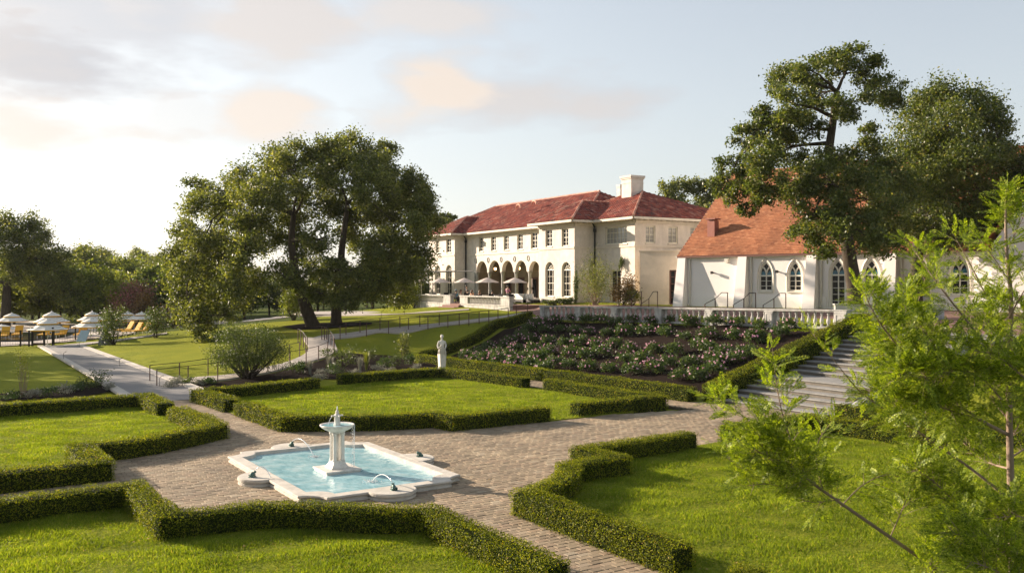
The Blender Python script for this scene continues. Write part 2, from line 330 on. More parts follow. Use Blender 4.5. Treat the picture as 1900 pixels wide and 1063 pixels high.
for x in (-140, -60, 0, 60, 140): cw(x, 150, .3 if x < 0 else 2); cw(x, 260, 2.5); cw(x, 360, 5.0); cw(x, 500, 3)
for x in (-90, -60): cw(x, 20, -.2); cw(x, 50, -.2)
for x, y in ((-30, -15), (0, -15), (30, -15), (60, 0)): cw(x, y, -.1)
cw(28, 12, -.1); cw(40, 25, 1.0)
_P = np.array(CP); _n2 = len(_P)
def _ker(A, B_): return np.linalg.norm(A[:, None, :]-B_[None, :, :], axis=2)
_K = np.zeros((_n2+3, _n2+3)); _K[:_n2, :_n2] = _ker(_P[:, :2], _P[:, :2]) - np.eye(_n2)*.25
_K[:_n2, _n2] = 1; _K[:_n2, _n2+1:] = _P[:, :2]; _K[_n2, :_n2] = 1; _K[_n2+1:, :_n2] = _P[:, :2].T
_w = np.linalg.solve(_K, np.concatenate([_P[:, 2], [0, 0, 0]]))
def garden_ab(XY):
    d = XY-np.array([FC.x, FC.y]); return d @ np.array([AX.x, AX.y]), d @ np.array([BX.x, BX.y])
def Hs(XY):
    XY = np.asarray(XY, dtype=float).reshape(-1, 2); out = np.zeros(len(XY))
    for i in range(0, len(XY), 4000):
        q = XY[i:i+4000]; qq = q.copy()
        z = _ker(qq, _P[:, :2]) @ _w[:_n2] + _w[_n2] + qq @ _w[_n2+1:]
        a, b = garden_ab(q)
        flat = np.clip(np.minimum.reduce([17.0+np.clip(b, 0, 6)*.28-a, 17.9-b, a+22, b+30])/1.2, 0, 1)       # flat parterre
        strip = np.clip(np.minimum.reduce([2.6-np.abs(b+.1), 59-a, a+22])/1.2, 0, 1)
        flat = np.maximum(flat, strip)
        st = np.clip(np.minimum.reduce([4.9-a, a+2.2, 29-b, b-17])/.6, 0, 1)                 # under the stairs
        z = z*(1-flat)+(-.14)*flat
        z = z*(1-st)+np.minimum(z, -.14+np.clip((b-18.3)*.25, 0, 2.4))*st
        far = np.clip((np.hypot(q[:, 0], q[:, 1])-450)/200, 0, 1); z = z*(1-far)+3*far
        out[i:i+4000] = z
    return out
def H(x, y): return float(Hs([[x, y]])[0])
def T(px, py, up=0.0):                     # point on the terrain seen at a photo pixel
    lo, z = 6.0, 0
    ys = np.concatenate([np.arange(12, 120, .5), np.arange(120, 500, 3)])
    xs = (px-950)*ys/FPX; hz = Hs(np.stack([xs, ys], 1)); ray = CH-(py-HZ)*ys/FPX
    idx = np.where(ray-hz < 0)[0]
    if len(idx) == 0: Y = 500.
    else:
        i = idx[0]; d0 = ray[i-1]-hz[i-1] if i else 1; d1 = ray[i]-hz[i]; Y = ys[i-1]+(ys[i]-ys[i-1])*d0/(d0-d1) if i else ys[0]
    X = (px-950)*Y/FPX; return Vector((X, Y, H(X, Y)+up))
def axis_vals(lo, hi, step, far):
    c = list(np.arange(lo, hi+.01, step)); s = step; x = c[-1]
    while x < far: s *= 1.35; x += s; c.append(x)
    s = step; x = c[0]; pre = []
    while x > -far: s *= 1.35; x -= s; pre.append(x)
    return np.array(pre[::-1]+c)
gx = axis_vals(-62, 48, .6, 3000); gy = axis_vals(8, 104, .6, 3000)
XX, YY = np.meshgrid(gx, gy); zz = Hs(np.stack([XX.ravel(), YY.ravel()], 1))
V = np.stack([XX.ravel(), YY.ravel(), zz], 1); nx = len(gx); ii = np.arange(len(gy)-1)[:, None]*nx+np.arange(nx-1)[None, :]
F = np.stack([ii, ii+1, ii+1+nx, ii+nx], 2).reshape(-1, 4)
me = npmesh('ground', V, F, M['grass'], True)
me.materials.append(M['wildground'])
cx_, cy_ = V[F, 0].mean(1), V[F, 1].mean(1)
wild = (cy_ > 106) | (cx_ < -66) | ((cy_ > 82) & (cx_ < -18)) | (cx_ > 60) | (cy_ < 8)
me.polygons.foreach_set('material_index', wild.astype(np.int32))
tag(link('ground', me), kind='structure')
# sky dome is the world; nothing else to build for it

def drape(name, poly, mat, up=.05, step=.5, kind='structure'):       # polygon draped on the terrain
    bm = bmesh.new(); vs = [bm.verts.new((p[0], p[1], 0)) for p in poly]; bm.faces.new(vs)
    xs = [p[0] for p in poly]; ys = [p[1] for p in poly]
    for lo, hi, ax in ((min(xs), max(xs), 0), (min(ys), max(ys), 1)):
        k = lo+step
        while k < hi:
            g = bm.verts[:]+bm.edges[:]+bm.faces[:]
            bmesh.ops.bisect_plane(bm, geom=g, plane_co=(k, 0, 0) if ax == 0 else (0, k, 0), plane_no=(1, 0, 0) if ax == 0 else (0, 1, 0)); k += step
    bmesh.ops.triangulate(bm, faces=bm.faces[:])
    bm.verts.ensure_lookup_table(); z = Hs([[v.co.x, v.co.y] for v in bm.verts])
    for v, h in zip(bm.verts, z): v.co.z = h+up
    bmesh.ops.recalc_face_normals(bm, faces=bm.faces[:])
    if sum(f.normal.z for f in bm.faces) < 0: bmesh.ops.reverse_faces(bm, faces=bm.faces[:])
    m = bpy.data.meshes.new(name); bm.to_mesh(m); bm.free(); m.materials.append(mat)
    return tag(link(name, m), kind=kind)
def smooth_line(pts, n=6):
    pts = [Vector(p) for p in pts]; out = []
    for i in range(len(pts)-1):
        p0 = pts[max(i-1, 0)]; p1 = pts[i]; p2 = pts[i+1]; p3 = pts[min(i+2, len(pts)-1)]
        for k in range(n):
            t = k/n; out.append(.5*((2*p1)+(-p0+p2)*t+(2*p0-5*p1+4*p2-p3)*t*t+(-p0+3*p1-3*p2+p3)*t**3))
    return out+[pts[-1]]
def ribbon(name, L, Rt, mat, up=.06, nn=5, kind='structure', edge=None):
    L = smooth_line(L); Rt = smooth_line(Rt); vs = []; 
    for l, r in zip(L, Rt):
        for k in range(nn):
            q = l.lerp(r, k/(nn-1)); vs.append((q.x, q.y))
    z = Hs(vs)+up; m = len(L)
    V = [(v[0], v[1], h) for v, h in zip(vs, z)]
    F = [(i*nn+k, i*nn+k+1, (i+1)*nn+k+1, (i+1)*nn+k) for i in range(m-1) for k in range(nn-1)]
    # thickness skirt
    b = len(V); V += [(v[0], v[1], v[2]-.12) for v in V]
    for i in range(m-1):
        F += [(b+i*nn, i*nn, (i+1)*nn, b+(i+1)*nn), (i*nn+nn-1, b+i*nn+nn-1, b+(i+1)*nn+nn-1, (i+1)*nn+nn-1)]
    mb = MB(); mb.v = V; mb.f = F
    o = mb.build(name, mat); 
    bm = bmesh.new(); bm.from_mesh(o.data); bmesh.ops.recalc_face_normals(bm, faces=bm.faces[:]); 
    if sum(f.normal.z for f in bm.faces) < 0: bmesh.ops.reverse_faces(bm, faces=bm.faces[:])
    bm.to_mesh(o.data); bm.free(); return tag(o, kind=kind)

# ------------------------------------------------------------------ parterre: hedges, lawns, pavement
def offset_poly(pts, d):
    """polyline -> its parallel at distance d to the left"""
    out = []; n = len(pts); P = [Vector((p[0], p[1])) for p in pts]
    for i in range(n):
        d0 = (P[i]-P[i-1]).normalized() if i else None; d1 = (P[i+1]-P[i]).normalized() if i < n-1 else None
        a = d0 or d1; b = d1 or d0; n0 = Vector((-a.y, a.x)); n1 = Vector((-b.y, b.x)); m = (n0+n1)
        m = m.normalized() if m.length > 1e-4 else n0
        k = d/max(.45, m.dot(n0)); out.append(P[i]+m*k)
    return out
def hedge(label, pts, side, thick, height=.53, leaf=.045, dens=700, zf=None, group='clipped boxwood hedges', core=.03, seed=1):
    """pts: edge polyline in world xy; side +1 = hedge lies to its left"""
    rng = np.random.default_rng(seed); A_ = [Vector((p[0], p[1])) for p in pts]; B_ = offset_poly(pts, side*thick)
    zf = zf or (lambda x, y: -.14*0)
    # densify
    La, Lb = [], []
    for i in range(len(A_)-1):
        n = max(1, int((A_[i+1]-A_[i]).length/.5))
        for k in range(n): La.append(A_[i].lerp(A_[i+1], k/n)); Lb.append(B_[i].lerp(B_[i+1], k/n))
    La.append(A_[-1]); Lb.append(B_[-1]); m = len(La)
    base = La[0]; o = thing('box_hedge', label, 'hedge', (base.x, base.y, zf(base.x, base.y)), 0, group)
    ring = []
    for a, b in zip(La, Lb):
        c = (a+b)/2; za, zb = zf(a.x, a.y), zf(b.x, b.y); ia = a+(c-a)*.1; ib = b+(c-b)*.1
        hh = height+rng.normal()*.012
        ring.append([(ia.x, ia.y, za-.15), (ia.x, ia.y, za+hh-core), (ib.x, ib.y, zb+hh-core), (ib.x, ib.y, zb-.15)])
    mb = MB()
    for r in ring:
        cx = (r[0][0]+r[3][0])/2; cy = (r[0][1]+r[3][1])/2
        mb.v += [(cx+(p[0]-cx)*.82, cy+(p[1]-cy)*.82, p[2]-(.05 if k_ in (1, 2) else 0)) for k_, p in enumerate(r)]
    mb.f = [(i*4+k, (i+1)*4+k, (i+1)*4+k+1, i*4+k+1) for i in range(m-1) for k in range(3)]+[(0, 1, 2, 3), ((m-1)*4+3, (m-1)*4+2, (m-1)*4+1, (m-1)*4)]
    mb.build('branch_core', M['box_core'], o, wc=True)
    # leaf shell
    quads = []
    for i in range(m-1):
        for (p, q, r_, s_) in ((0, 1, 0, 1), (1, 2, 1, 2), (2, 3, 2, 3)):
            A0, A1, B0, B1 = [np.array(v) for v in (ring[i][p], ring[i][q], ring[i+1][p], ring[i+1][q])]
            quads.append((A0, A1, B1, B0))
    for R_ in (ring[0], ring[-1]): quads.append(tuple(np.array(v) for v in (R_[0], R_[1], R_[2], R_[3])))
    C = []; Nn = []; cen = np.array([[(r[0][0]+r[3][0])/2, (r[0][1]+r[3][1])/2, (r[0][2]+r[1][2])/2] for r in ring]).mean(0)
    for qi, (a, b, c, d) in enumerate(quads):
        nrm = np.cross(b-a, d-a); area = np.linalg.norm(nrm); nrm = nrm/(area+1e-9)
        if qi < len(quads)-2:
            i = qi//3; mid = np.array([(ring[i][0][0]+ring[i][3][0])/2, (ring[i][0][1]+ring[i][3][1])/2, (ring[i][0][2]+ring[i][1][2])/2])
        else: mid = np.array([(ring[1 if qi == len(quads)-2 else -2][0][k]+ring[1 if qi == len(quads)-2 else -2][2][k])/2 for k in range(3)])
        if np.dot((a+b+c+d)/4-mid, nrm) < 0: nrm = -nrm
        n = rng.poisson(area*dens)
        if n == 0: continue
        s = rng.random((n, 1)); t = rng.random((n, 1))
        pnt = a*(1-s)*(1-t)+b*(1-s)*t+c*s*t+d*s*(1-t)
        bulge = (.5+.5*np.sin(pnt[:, :1]*7.3+pnt[:, 1:2]*5.1)*np.sin(pnt[:, 2:3]*9+pnt[:, :1]*3.7))*.05
        C.append(pnt+nrm*(rng.random((n, 1))*.08-.05+bulge+(rng.random((n, 1)) > .985)*rng.random((n, 1))*.09)); Nn.append(np.repeat(nrm[None], n, 0))
    C = np.concatenate(C); Nn = np.concatenate(Nn)
    P, Fq = leaf_quads(C, leaf, .15, Nn, .75, .6, rng)
    lo = link('foliage', npmesh('hedge_foliage', P, Fq, M['box_leaf']), o, True); tag(lo, kind='stuff')
    return o
def arcpts(p, q, bulge, n=6):             # arc from p to q, bulge>0 to the left
    p, q = Vector(p), Vector(q); d = q-p; nn = Vector((-d.y, d.x)).normalized(); out = []
    for k in range(1, n): t = k/n; out.append(p.lerp(q, t)+nn*bulge*4*t*(1-t))
    return [tuple(v) for v in out]
def GP(l): return [G(a, b) for a, b in l]
# in garden (a,b) coordinates a left turn from +a goes to -b
F_ = [(-.83, -14), (-.83, -5.1), (-3.95, -5.06), (-4.12, -3.55), (-4.75, -2.7), (-5.7, -1.75), (-6.45, -.6), (-10.9, -.5)]
L2_ = [(1.55, -14), (1.9, -5.25), (4.65, -5.3), (4.7, -4.4), (5.0, -3.55), (5.6, -2.5), (6.6, -1.05), (11.4, -1.3)]
L1_ = [(16.1, -14), (16.35, -1.45), (12.65, -1.4)]
K1_ = [(11.5, .42), (6.85, .62), (6.05, 2.0), (5.3, 3.4), (4.95, 4.5), (4.8, 5.35), (3.75, 5.5), (3.78, 9.65)]
K2_ = [(12.55, .3), (16.6, 0), (18.4, 6.1)]
K3_ = [(18.6, 7.75), (18.9, 13.4), (12.7, 14.25)]
K4_ = [(3.95, 11.1), (4.05, 15.65), (11.6, 15.4)]
R1_ = [(-11.3, 1.3), (-6.35, 1.25), (-5.9, 2.35), (-5.45, 3.05), (-4.9, 3.6), (-4.3, 3.95), (-4.25, 5.5), (-2.75, 5.5), (-2.6, 10.0)]
R3_ = [(-2.2, 11.9), (-2.2, 16.4), (-8.6, 16.4)]
R4_ = [(-1.6, 18.2), (-1.65, 17.9), (-12, 18.0)]
RB_ = [(27.2, 16.7), (26.2, 16.5), (16, 17.5), (10, 17.85), (4.95, 18.1)]
hs = {}
def HG(lbl, l, side, th, **k): return hedge(lbl, GP(l), side, th, **k)
HG('clipped box hedge in the front left corner, zigzagging along the bottom of the photo', F_, -1, .55, leaf=.032, dens=2300, seed=1)
HG('clipped box hedge round the near side of the left lawn with a square step', L2_, 1, .72, leaf=.04, dens=1300, seed=2)
HG('L-shaped box hedge at the far side of the left lawn beside the gravel path', L1_, -1, .75, leaf=.05, dens=800, seed=3)
HG('box hedge along the fountain side of the middle lawn with a curved notch', K1_, 1, .68, leaf=.045, dens=1000, seed=4)
HG('L-shaped box hedge at the left corner of the middle lawn below the big bush', K2_, -1, .75, leaf=.055, dens=600, seed=5)
HG('L-shaped box hedge at the back corner of the middle lawn in front of the statue', K3_, 1, .7, leaf=.055, dens=600, seed=6)
HG('L-shaped box hedge at the right corner of the middle lawn near the stairs', K4_, 1, .7, leaf=.05, dens=700, seed=7)
HG('stepped box hedge round the large right lawn beside the fountain', R1_, -1, .6, leaf=.034, dens=2100, seed=8)
HG('L-shaped box hedge at the far side of the right lawn behind the feathery sapling', R3_, -1, .75, leaf=.045, dens=900, seed=9)
zt = lambda x, y: max(-.02, H(x, y))
HG('low box hedge along the foot of the rose bed', RB_, -1, .65, height=.62, leaf=.055, dens=600, seed=10)
# hedge climbing beside the stairs and the one on the far left of the rose bed
def zlin(p0, z0, p1, z1):
    p0 = Vector(p0[:2]); d = Vector(p1[:2])-p0; L = d.length_squared
    return lambda x, y: z0+(z1-z0)*min(1, max(0, (Vector((x, y))-p0).dot(d)/L))
q0, q1 = G(4.85, 18.1), G(4.75, 28.2)
hedge('tall clipped hedge climbing between the rose bed and the stone stairs', [G(4.72, 18.1), G(4.66, 28.4)], -1, .9, height=.88, leaf=.05, dens=800, zf=zlin(q0, -.12, q1, 2.68), seed=11)
q0, q1 = G(27.0, 16.8), G(29.4, 26.5)
hedge('clipped hedge climbing the left edge of the rose bed beside the lawn', [q0, G(28.3, 21.8), q1], 1, .85, height=.62, leaf=.06, dens=500, zf=lambda x, y: H(x, y)+.03, seed=12)
HG('box hedge right of the foot of the stairs, mostly behind the sapling', [(-1.75, 18.2), (-12, 18.2)], 1, .8, height=.6, leaf=.05, dens=600, seed=13)
hedge('rounded top of a box hedge cut off by the bottom edge right of centre', [W(1345, 1058, .5), W(1372, 1038, .5), W(1430, 1052, .5)], -1, .6, height=.52, leaf=.03, dens=2400, seed=14)

# lawns inside the parterre (sheets a few centimetres proud of the joints)
LAWN = {'front_left': F_, }
def lawn(name, ab, z=.03):
    mb = MB(); P = GP(ab); mb.prism([(p.x, p.y) for p in P], -.1, z); o = mb.build(name, M['grass'])
    bm = bmesh.new(); bm.from_mesh(o.data); bmesh.ops.recalc_face_normals(bm, faces=bm.faces[:]); bm.to_mesh(o.data); bm.free()
    tag(o, kind='structure'); return ab
def inset(l, d): return [(v.x, v.y) for v in offset_poly([(b, a) for a, b in l], d)]
LF = [(-1.0, -14), (-1.0, -5.3), (-4.15, -5.25), (-4.3, -3.6), (-5.0, -2.7), (-5.9, -1.9), (-6.6, -.8), (-11.3, -.75), (-14, -.75), (-14, -14)]
LL = [(1.7, -14), (2.1, -5.45), (4.85, -5.5), (4.9, -4.4), (5.2, -3.6), (5.8, -2.6), (6.8, -1.25), (12.6, -1.55), (16.1, -1.6), (16.0, -14)]
LK = [(16.3, .3), (11.5, .6), (7.0, .8), (5.5, 3.5), (5.0, 5.55), (4.0, 5.7), (3.85, 11.2), (4.25, 15.4), (12.6, 14.9), (19.3, 13.7), (18.7, 7.5), (18.2, 6.1)]
LR = [(-14, 1.5), (-6.4, 1.5), (-6.1, 2.5), (-5.6, 3.2), (-5.0, 3.8), (-4.5, 4.1), (-4.4, 5.7), (-2.95, 5.7), (-2.6, 11.8), (-2.5, 16.1), (-9, 16.1), (-16, 16.1), (-16, 1.5)]
for nm, ab in (('lawn_left_front', LF), ('lawn_left', LL), ('lawn_middle', LK), ('lawn_right', LR)): lawn(nm, ab)
def inpoly(P, poly):
    P = np.asarray(P); x, y = P[:, 0], P[:, 1]; c = np.zeros(len(P), bool); n = len(poly); j = n-1
    for i in range(n):
        xi, yi = poly[i]; xj, yj = poly[j]
        m = ((yi > y) != (yj > y)) & (x < (xj-xi)*(y-yi)/((yj-yi) or 1e-9)+xi); c ^= m; j = i
    return c
def seen(P, pad=60):
    P = np.asarray(P); Y = np.maximum(P[:, 1], .5); px = 950+FPX*P[:, 0]/Y; py = HZ+FPX*(CH-P[:, 2])/Y
    return (P[:, 1] > 1) & (px > -pad) & (px < 1900+pad) & (py > -pad) & (py < 1063+pad)
def blades(name, ab_poly, step_dens, hgt, wid, rng, ymin=0, ymax=99):
    a = [p[0] for p in ab_poly]; b = [p[1] for p in ab_poly]
    n = int((max(a)-min(a))*(max(b)-min(b))*step_dens); q = np.stack([rng.uniform(min(a), max(a), n), rng.uniform(min(b), max(b), n)], 1)
    q = q[inpoly(q, ab_poly)]
    C = np.array([FC.x, FC.y])+q[:, :1]*np.array([[AX.x, AX.y]])+q[:, 1:]*np.array([[BX.x, BX.y]])
    C = np.concatenate([C, np.full((len(C), 1), .028)], 1); C = C[seen(C, 20)]; C = C[(C[:, 1] > ymin) & (C[:, 1] < ymax)]
    n = len(C); an = rng.uniform(0, 2*np.pi, n); u = np.stack([np.cos(an), np.sin(an), 0*an], 1)*wid*rng.uniform(.6, 1.2, (n, 1))
    clump = (.75+.5*np.sin(C[:, :1]*2.3+np.sin(C[:, 1:2]*1.7)*2)*np.sin(C[:, 1:2]*2.9))
    tip = rng.normal(size=(n, 3))*np.array([[.5, .5, 0]])*hgt; tip[:, 2] = (hgt*rng.uniform(.6, 1.25, (n, 1))*clump)[:, 0]
    V = np.stack([C-u, C+u, C+tip], 1).reshape(-1, 3)
    o = link(name, npmesh(name, V, np.arange(3*n).reshape(n, 3), M['blade'])); tag(o, 'short mown grass blades on the parterre lawn', 'grass', kind='stuff'); return n
rg = np.random.default_rng(3); 
nb = blades('grass_blades', LF, 1900, .065, .010, rg)+blades('grass_blades', LR, 1500, .065, .011, rg, 0, 30)
nb += blades('grass_blades', LR, 650, .065, .015, rg, 30, 60)+blades('grass_blades', LL, 900, .065, .013, rg)+blades('grass_blades', LK, 450, .07, .018, rg)
print('blades', nb)
for o_, l_ in zip([o for o in bpy.data.objects if o.name.startswith('grass_blades')], ('mown grass on the front left lawn behind the zigzag hedge', 'mown grass on the near half of the large right lawn', 'mown grass on the far half of the large right lawn', 'mown grass on the left lawn', 'mown grass on the middle lawn behind the fountain')): o_['label'] = l_

# pavement: sand bed and thousands of real pavers laid in courses
PAVE = [(-14, -1.0), (-14, 1.9), (-6, 3.0), (-4.5, 6), (-3.0, 7), (-3, 18.6), (5.5, 18.6), (5.5, 17.9), (26, 16.8), (26, 15.6), (19.5, 14.6), (3.2, 16.3), (4.5, 9.6), (4.6, 6), (6, 5), (7.3, 1.2), (17.4, .6), (17.4, -2.0), (6.4, -2.0), (5.4, -5.8), (2.2, -6), (2, -15), (-1.3, -15), (-1.3, -5.6), (-4.4, -5.5), (-6.5, -1.2)]
pav = MB(); P = GP(PAVE); pav.prism([(p.x, p.y) for p in P], -.14, -.022); pav_o = pav.build('paved_court', M['mortar']); tag(pav_o, kind='structure')
bm = bmesh.new(); bm.from_mesh(pav_o.data); bmesh.ops.recalc_face_normals(bm, faces=bm.faces[:]); bm.to_mesh(pav_o.data); bm.free()
BA, BB = 2.35, 1.62       # basin half sizes, rough
cells = []; row = 0; a = -14
PL, PW = .26, .165
while a < 26:
    off = (row % 2)*.5*PL+random.Random(row).uniform(-.04, .04); b = -15+off
    while b < 18.6: cells.append((a+PW/2, b+PL/2)); b += PL
    a += PW; row += 1
q = np.array(cells); q = q[inpoly(q, PAVE)]
bas = (np.abs(q[:, 0]+.05) < 3.0) & (np.abs(q[:, 1]+.09) < 1.85); q = q[~bas]
for pl_ in (LF, LL, LK, LR): q = q[~inpoly(q, [(x, y) for x, y in pl_])]
CW = np.array([FC.x, FC.y])+q[:, :1]*np.array([[AX.x, AX.y]])+q[:, 1:]*np.array([[BX.x, BX.y]]); C3 = np.concatenate([CW, np.zeros((len(CW), 1))], 1)
k = seen(C3, 40); q = q[k]; CW = CW[k]
order = np.argsort(CW[:, 1]); q = q[order]; CW = CW[order]
# the nearest pavers can be hidden by the front hedge: count only those in open view
rr = random.Random(5)
def paver_mesh(dl, dw, dz, tw):
    mb = MB(); l, w = PL/2-.005+dl, PW/2-.005+dw; c, s = math.cos(tw), math.sin(tw); ch = .008
    def r(x, y, z): X = x*c-y*s; Y = x*s+y*c; return (BX.x*X-BX.y*Y, BX.y*X+BX.x*Y, z)
    v = [r(-l, -w, -.03), r(l, -w, -.03), r(l, w, -.03), r(-l, w, -.03), r(-l, -w, dz-ch), r(l, -w, dz-ch), r(l, w, dz-ch), r(-l, w, dz-ch), r(-l+ch, -w+ch, dz), r(l-ch, -w+ch, dz), r(l-ch, w-ch, dz), r(-l+ch, w-ch, dz)]
    return v, [(0, 1, 5, 4), (1, 2, 6, 5), (2, 3, 7, 6), (3, 0, 4, 7), (4, 5, 9, 8), (5, 6, 10, 9), (6, 7, 11, 10), (7, 4, 8, 11), (8, 9, 10, 11)]
px = 950+FPX*CW[:, 0]/CW[:, 1]; py = HZ+FPX*5/CW[:, 1]
open_ = ((px > 225) & (px < 900) & (py > 880) & (py < 925)) | ((px > 880) & (py > 930) & (py-1063 < 10) & ((px-806)*.41+935 < py))
ids = np.where(open_)[0][:300]; idset = set(ids.tolist())
var = []
for i in range(6):
    v, f = paver_mesh(rr.uniform(-.006, .004), rr.uniform(-.004, .003), rr.uniform(-.004, .006), rr.uniform(-.02, .02)); mb = MB(); mb.add(v, f); var.append(mb.mesh('paver', M['paver']))
big = MB()
for i, (x, y) in enumerate(CW):
    if i in idset:
        o = bpy.data.objects.new('paver', var[rr.randrange(6)]); COL.objects.link(o); o.parent = pav_o; o.location = (x, y, 0)
    else:
        v, f = paver_mesh(rr.uniform(-.006, .004), rr.uniform(-.004, .003), rr.uniform(-.004, .006), rr.uniform(-.02, .02))
        if CW[i, 1] > 30: v = v[:]; 
        big.add([(p[0]+x, p[1]+y, p[2]) for p in v], f)
tag(big.build('paver_field', M['paver'], pav_o), kind='stuff'); print('pavers', len(CW))

rl = np.random.default_rng(44); n = 520; ab = np.stack([rl.uniform(-12, 16, n), rl.uniform(-12, 17, n)], 1)
edge = []
for l_ in (F_, L2_, K1_, R1_, K4_):
    for (a0_, b0_), (a1_, b1_) in zip(l_[:-1], l_[1:]):
        for k in range(int(math.hypot(a1_-a0_, b1_-b0_)*9)): t_ = rl.random(); edge.append((a0_+(a1_-a0_)*t_+rl.normal()*.10, b0_+(b1_-b0_)*t_+rl.normal()*.10))
ab = np.concatenate([ab, np.array(edge)]); C = np.array([FC.x, FC.y])+ab[:, :1]*np.array([[AX.x, AX.y]])+ab[:, 1:]*np.array([[BX.x, BX.y]]); lw = np.zeros(len(ab), bool)
for pl_ in (LF, LL, LK, LR): lw |= inpoly(ab, pl_)
C = np.concatenate([C, np.where(lw, .075, .012)[:, None]], 1); C = C[~((np.abs(ab[:, 0]+.05) < 3.5) & (np.abs(ab[:, 1]+.09) < 2.6))]
P, Fq = leaf_quads(C, .055, 3.0, None, .5, .6, rl); M['litter'] = leafmat('dry_leaf', [(0, (.16, .08, .03)), (.6, (.30, .17, .06)), (1, (.42, .30, .12))], .1, None, .7)
tag(link('fallen_leaves', npmesh('fallen_leaves', P, Fq, M['litter'])), 'dry brown leaves scattered over the paving and along the hedge feet', 'fallen leaves', kind='stuff')

# ------------------------------------------------------------------ fountain basin
BC = G(-.05, -.09)
fb = thing('fountain_basin', 'white stone fountain basin filled with pale blue water, with four rounded frog ledges', 'fountain', BC)
def FB(a, b, z=0): p = BC+AX*a+BX*b; return Vector((p.x, p.y, z))
HA, HB, NO = 3.3, 2.11, .5
def outline(ins):
    """closed outline in (a,b): rectangle with concave quarter-round corners"""
    ha, hb, r = HA-ins, HB-ins, NO; out = []
    for sa, sb in ((1, 1), (-1, 1), (-1, -1), (1, -1)):
        cxa, cxb = sa*(ha), sb*(hb)
        arc = [(cxa-sa*r*math.cos(t)*1.0, cxb-sb*r*math.sin(t)*1.0) for t in [math.pi/2*k/6 for k in range(7)]]
        # arc runs from (ha-r, hb) to (ha, hb-r)
        arc = [(cxa-sa*r, cxb)]+[(cxa-sa*r*math.cos(t), cxb-sb*r*math.sin(t)) for t in [math.pi/2*k/6 for k in range(1, 6)]]+[(cxa, cxb-sb*r)]
        if (sa, sb) in ((1, 1), (-1, -1)): arc = arc[::-1]
        out += arc
    return out
def ringstrip(prof, mat, name, close_inner=True):
    mb = MB(); rings = [outline(i) for i, z in prof]; n = len(rings[0])
    for (i, z), rg_ in zip(prof, rings): mb.v += [tuple(FB(a, b, z)) for a, b in rg_]
    for k in range(len(prof)-1): mb.f += [(k*n+j, k*n+(j+1) % n, (k+1)*n+(j+1) % n, (k+1)*n+j) for j in range(n)]
    o = mb.build(name, mat, fb, wc=True)
    bm = bmesh.new(); bm.from_mesh(o.data); bmesh.ops.recalc_face_normals(bm, faces=bm.faces[:]); bm.to_mesh(o.data); bm.free(); return o
ringstrip([(.0, -.05), (.0, .05), (.035, .062), (.045, .085), (.0, .10), (-.02, .115), (-.02, .15), (.0, .16), (.29, .16), (.31, .15), (.31, .0), (.31, -.4)], M['coping'], 'coping')
mb = MB(); ol = outline(.295); mb.v = [tuple(FB(a, b, .07)) for a, b in ol]; mb.f = [tuple(range(len(ol)))]
M['fwater'], t, p, out = newmat('fountain_water')
n1 = tex(t, 2.2, 4, .6); c = ramp(t, n1, [(.3, (.20, .42, .48)), (.5, (.33, .56, .60)), (.75, (.56, .72, .74))]); t.links.new(c, p.inputs['Base Color']); p.inputs['Roughness'].default_value = .05; p.inputs['Specular IOR Level'].default_value = .7
h = mathn(t, 'ADD', tex(t, 9, 3, .5), mathn(t, 'MULTIPLY', tex(t, 3, 2, .5), 1.5)); bump(t, p, h, .22, .05)
wat = mb.build('water', M['fwater'], fb, wc=True)
bm = bmesh.new(); bm.from_mesh(wat.data); bmesh.ops.triangulate(bm, faces=bm.faces[:]); bmesh.ops.recalc_face_normals(bm, faces=bm.faces[:])
if sum(f.normal.z for f in bm.faces) < 0: bmesh.ops.reverse_faces(bm, faces=bm.faces[:])
bm.to_mesh(wat.data); bm.free()
# rounded ledges with frogs
def frog_mesh():
    bm = bmesh.new()
    def ell(c, s, rot=None, u=12, v=8):
        m = Matrix.Translation(c) @ (rot or Matrix()) @ Matrix.Diagonal((*s, 1)); bmesh.ops.create_uvsphere(bm, u_segments=u, v_segments=v, radius=1, matrix=m)
    r = Matrix.Rotation(R(-38), 4, 'Y')
    ell((0, 0, .075), (.085, .05, .055), r); ell((.07, 0, .125), (.045, .045, .032), Matrix.Rotation(R(-12), 4, 'Y'))
    for s in (-1, 1):
        ell((.065, s*.03, .155), (.014, .014, .014), u=8, v=6); ell((-.035, s*.055, .04), (.055, .024, .032), Matrix.Rotation(R(15), 4, 'Y')); ell((-.01, s*.065, .008), (.055, .02, .010)); ell((.065, s*.045, .045), (.014, .014, .05), u=8, v=6); ell((.085, s*.052, .008), (.03, .018, .008), u=8, v=6)
    ell((0, 0, .0), (.12, .09, .012))
    me = bpy.data.meshes.new('frog'); bm.to_mesh(me); bm.free(); me.materials.append(M['frog']); me.polygons.foreach_set('use_smooth', [True]*len(me.polygons)); return me
fm = frog_mesh()
spots = [((0.25, -HB-.12), BX, 'left'), ((-HA-.02, .15), AX, 'near'), ((.9, HB+.1), -BX, 'right'), ((HA+.05, -.2), -AX, 'far')]
pxs = [(468, 884, 'green bronze frog on the left ledge of the fountain basin, not spouting far'), (731, 908, 'green bronze frog on the nearest ledge of the basin, spouting a jet'), (779, 846, 'green bronze frog on the right ledge, with no water jet'), (541, 827, 'green bronze frog on the far left ledge, spouting a jet')]
jets = [(505, 892, .35), (690, 893, .32), None, (583, 847, .42)]
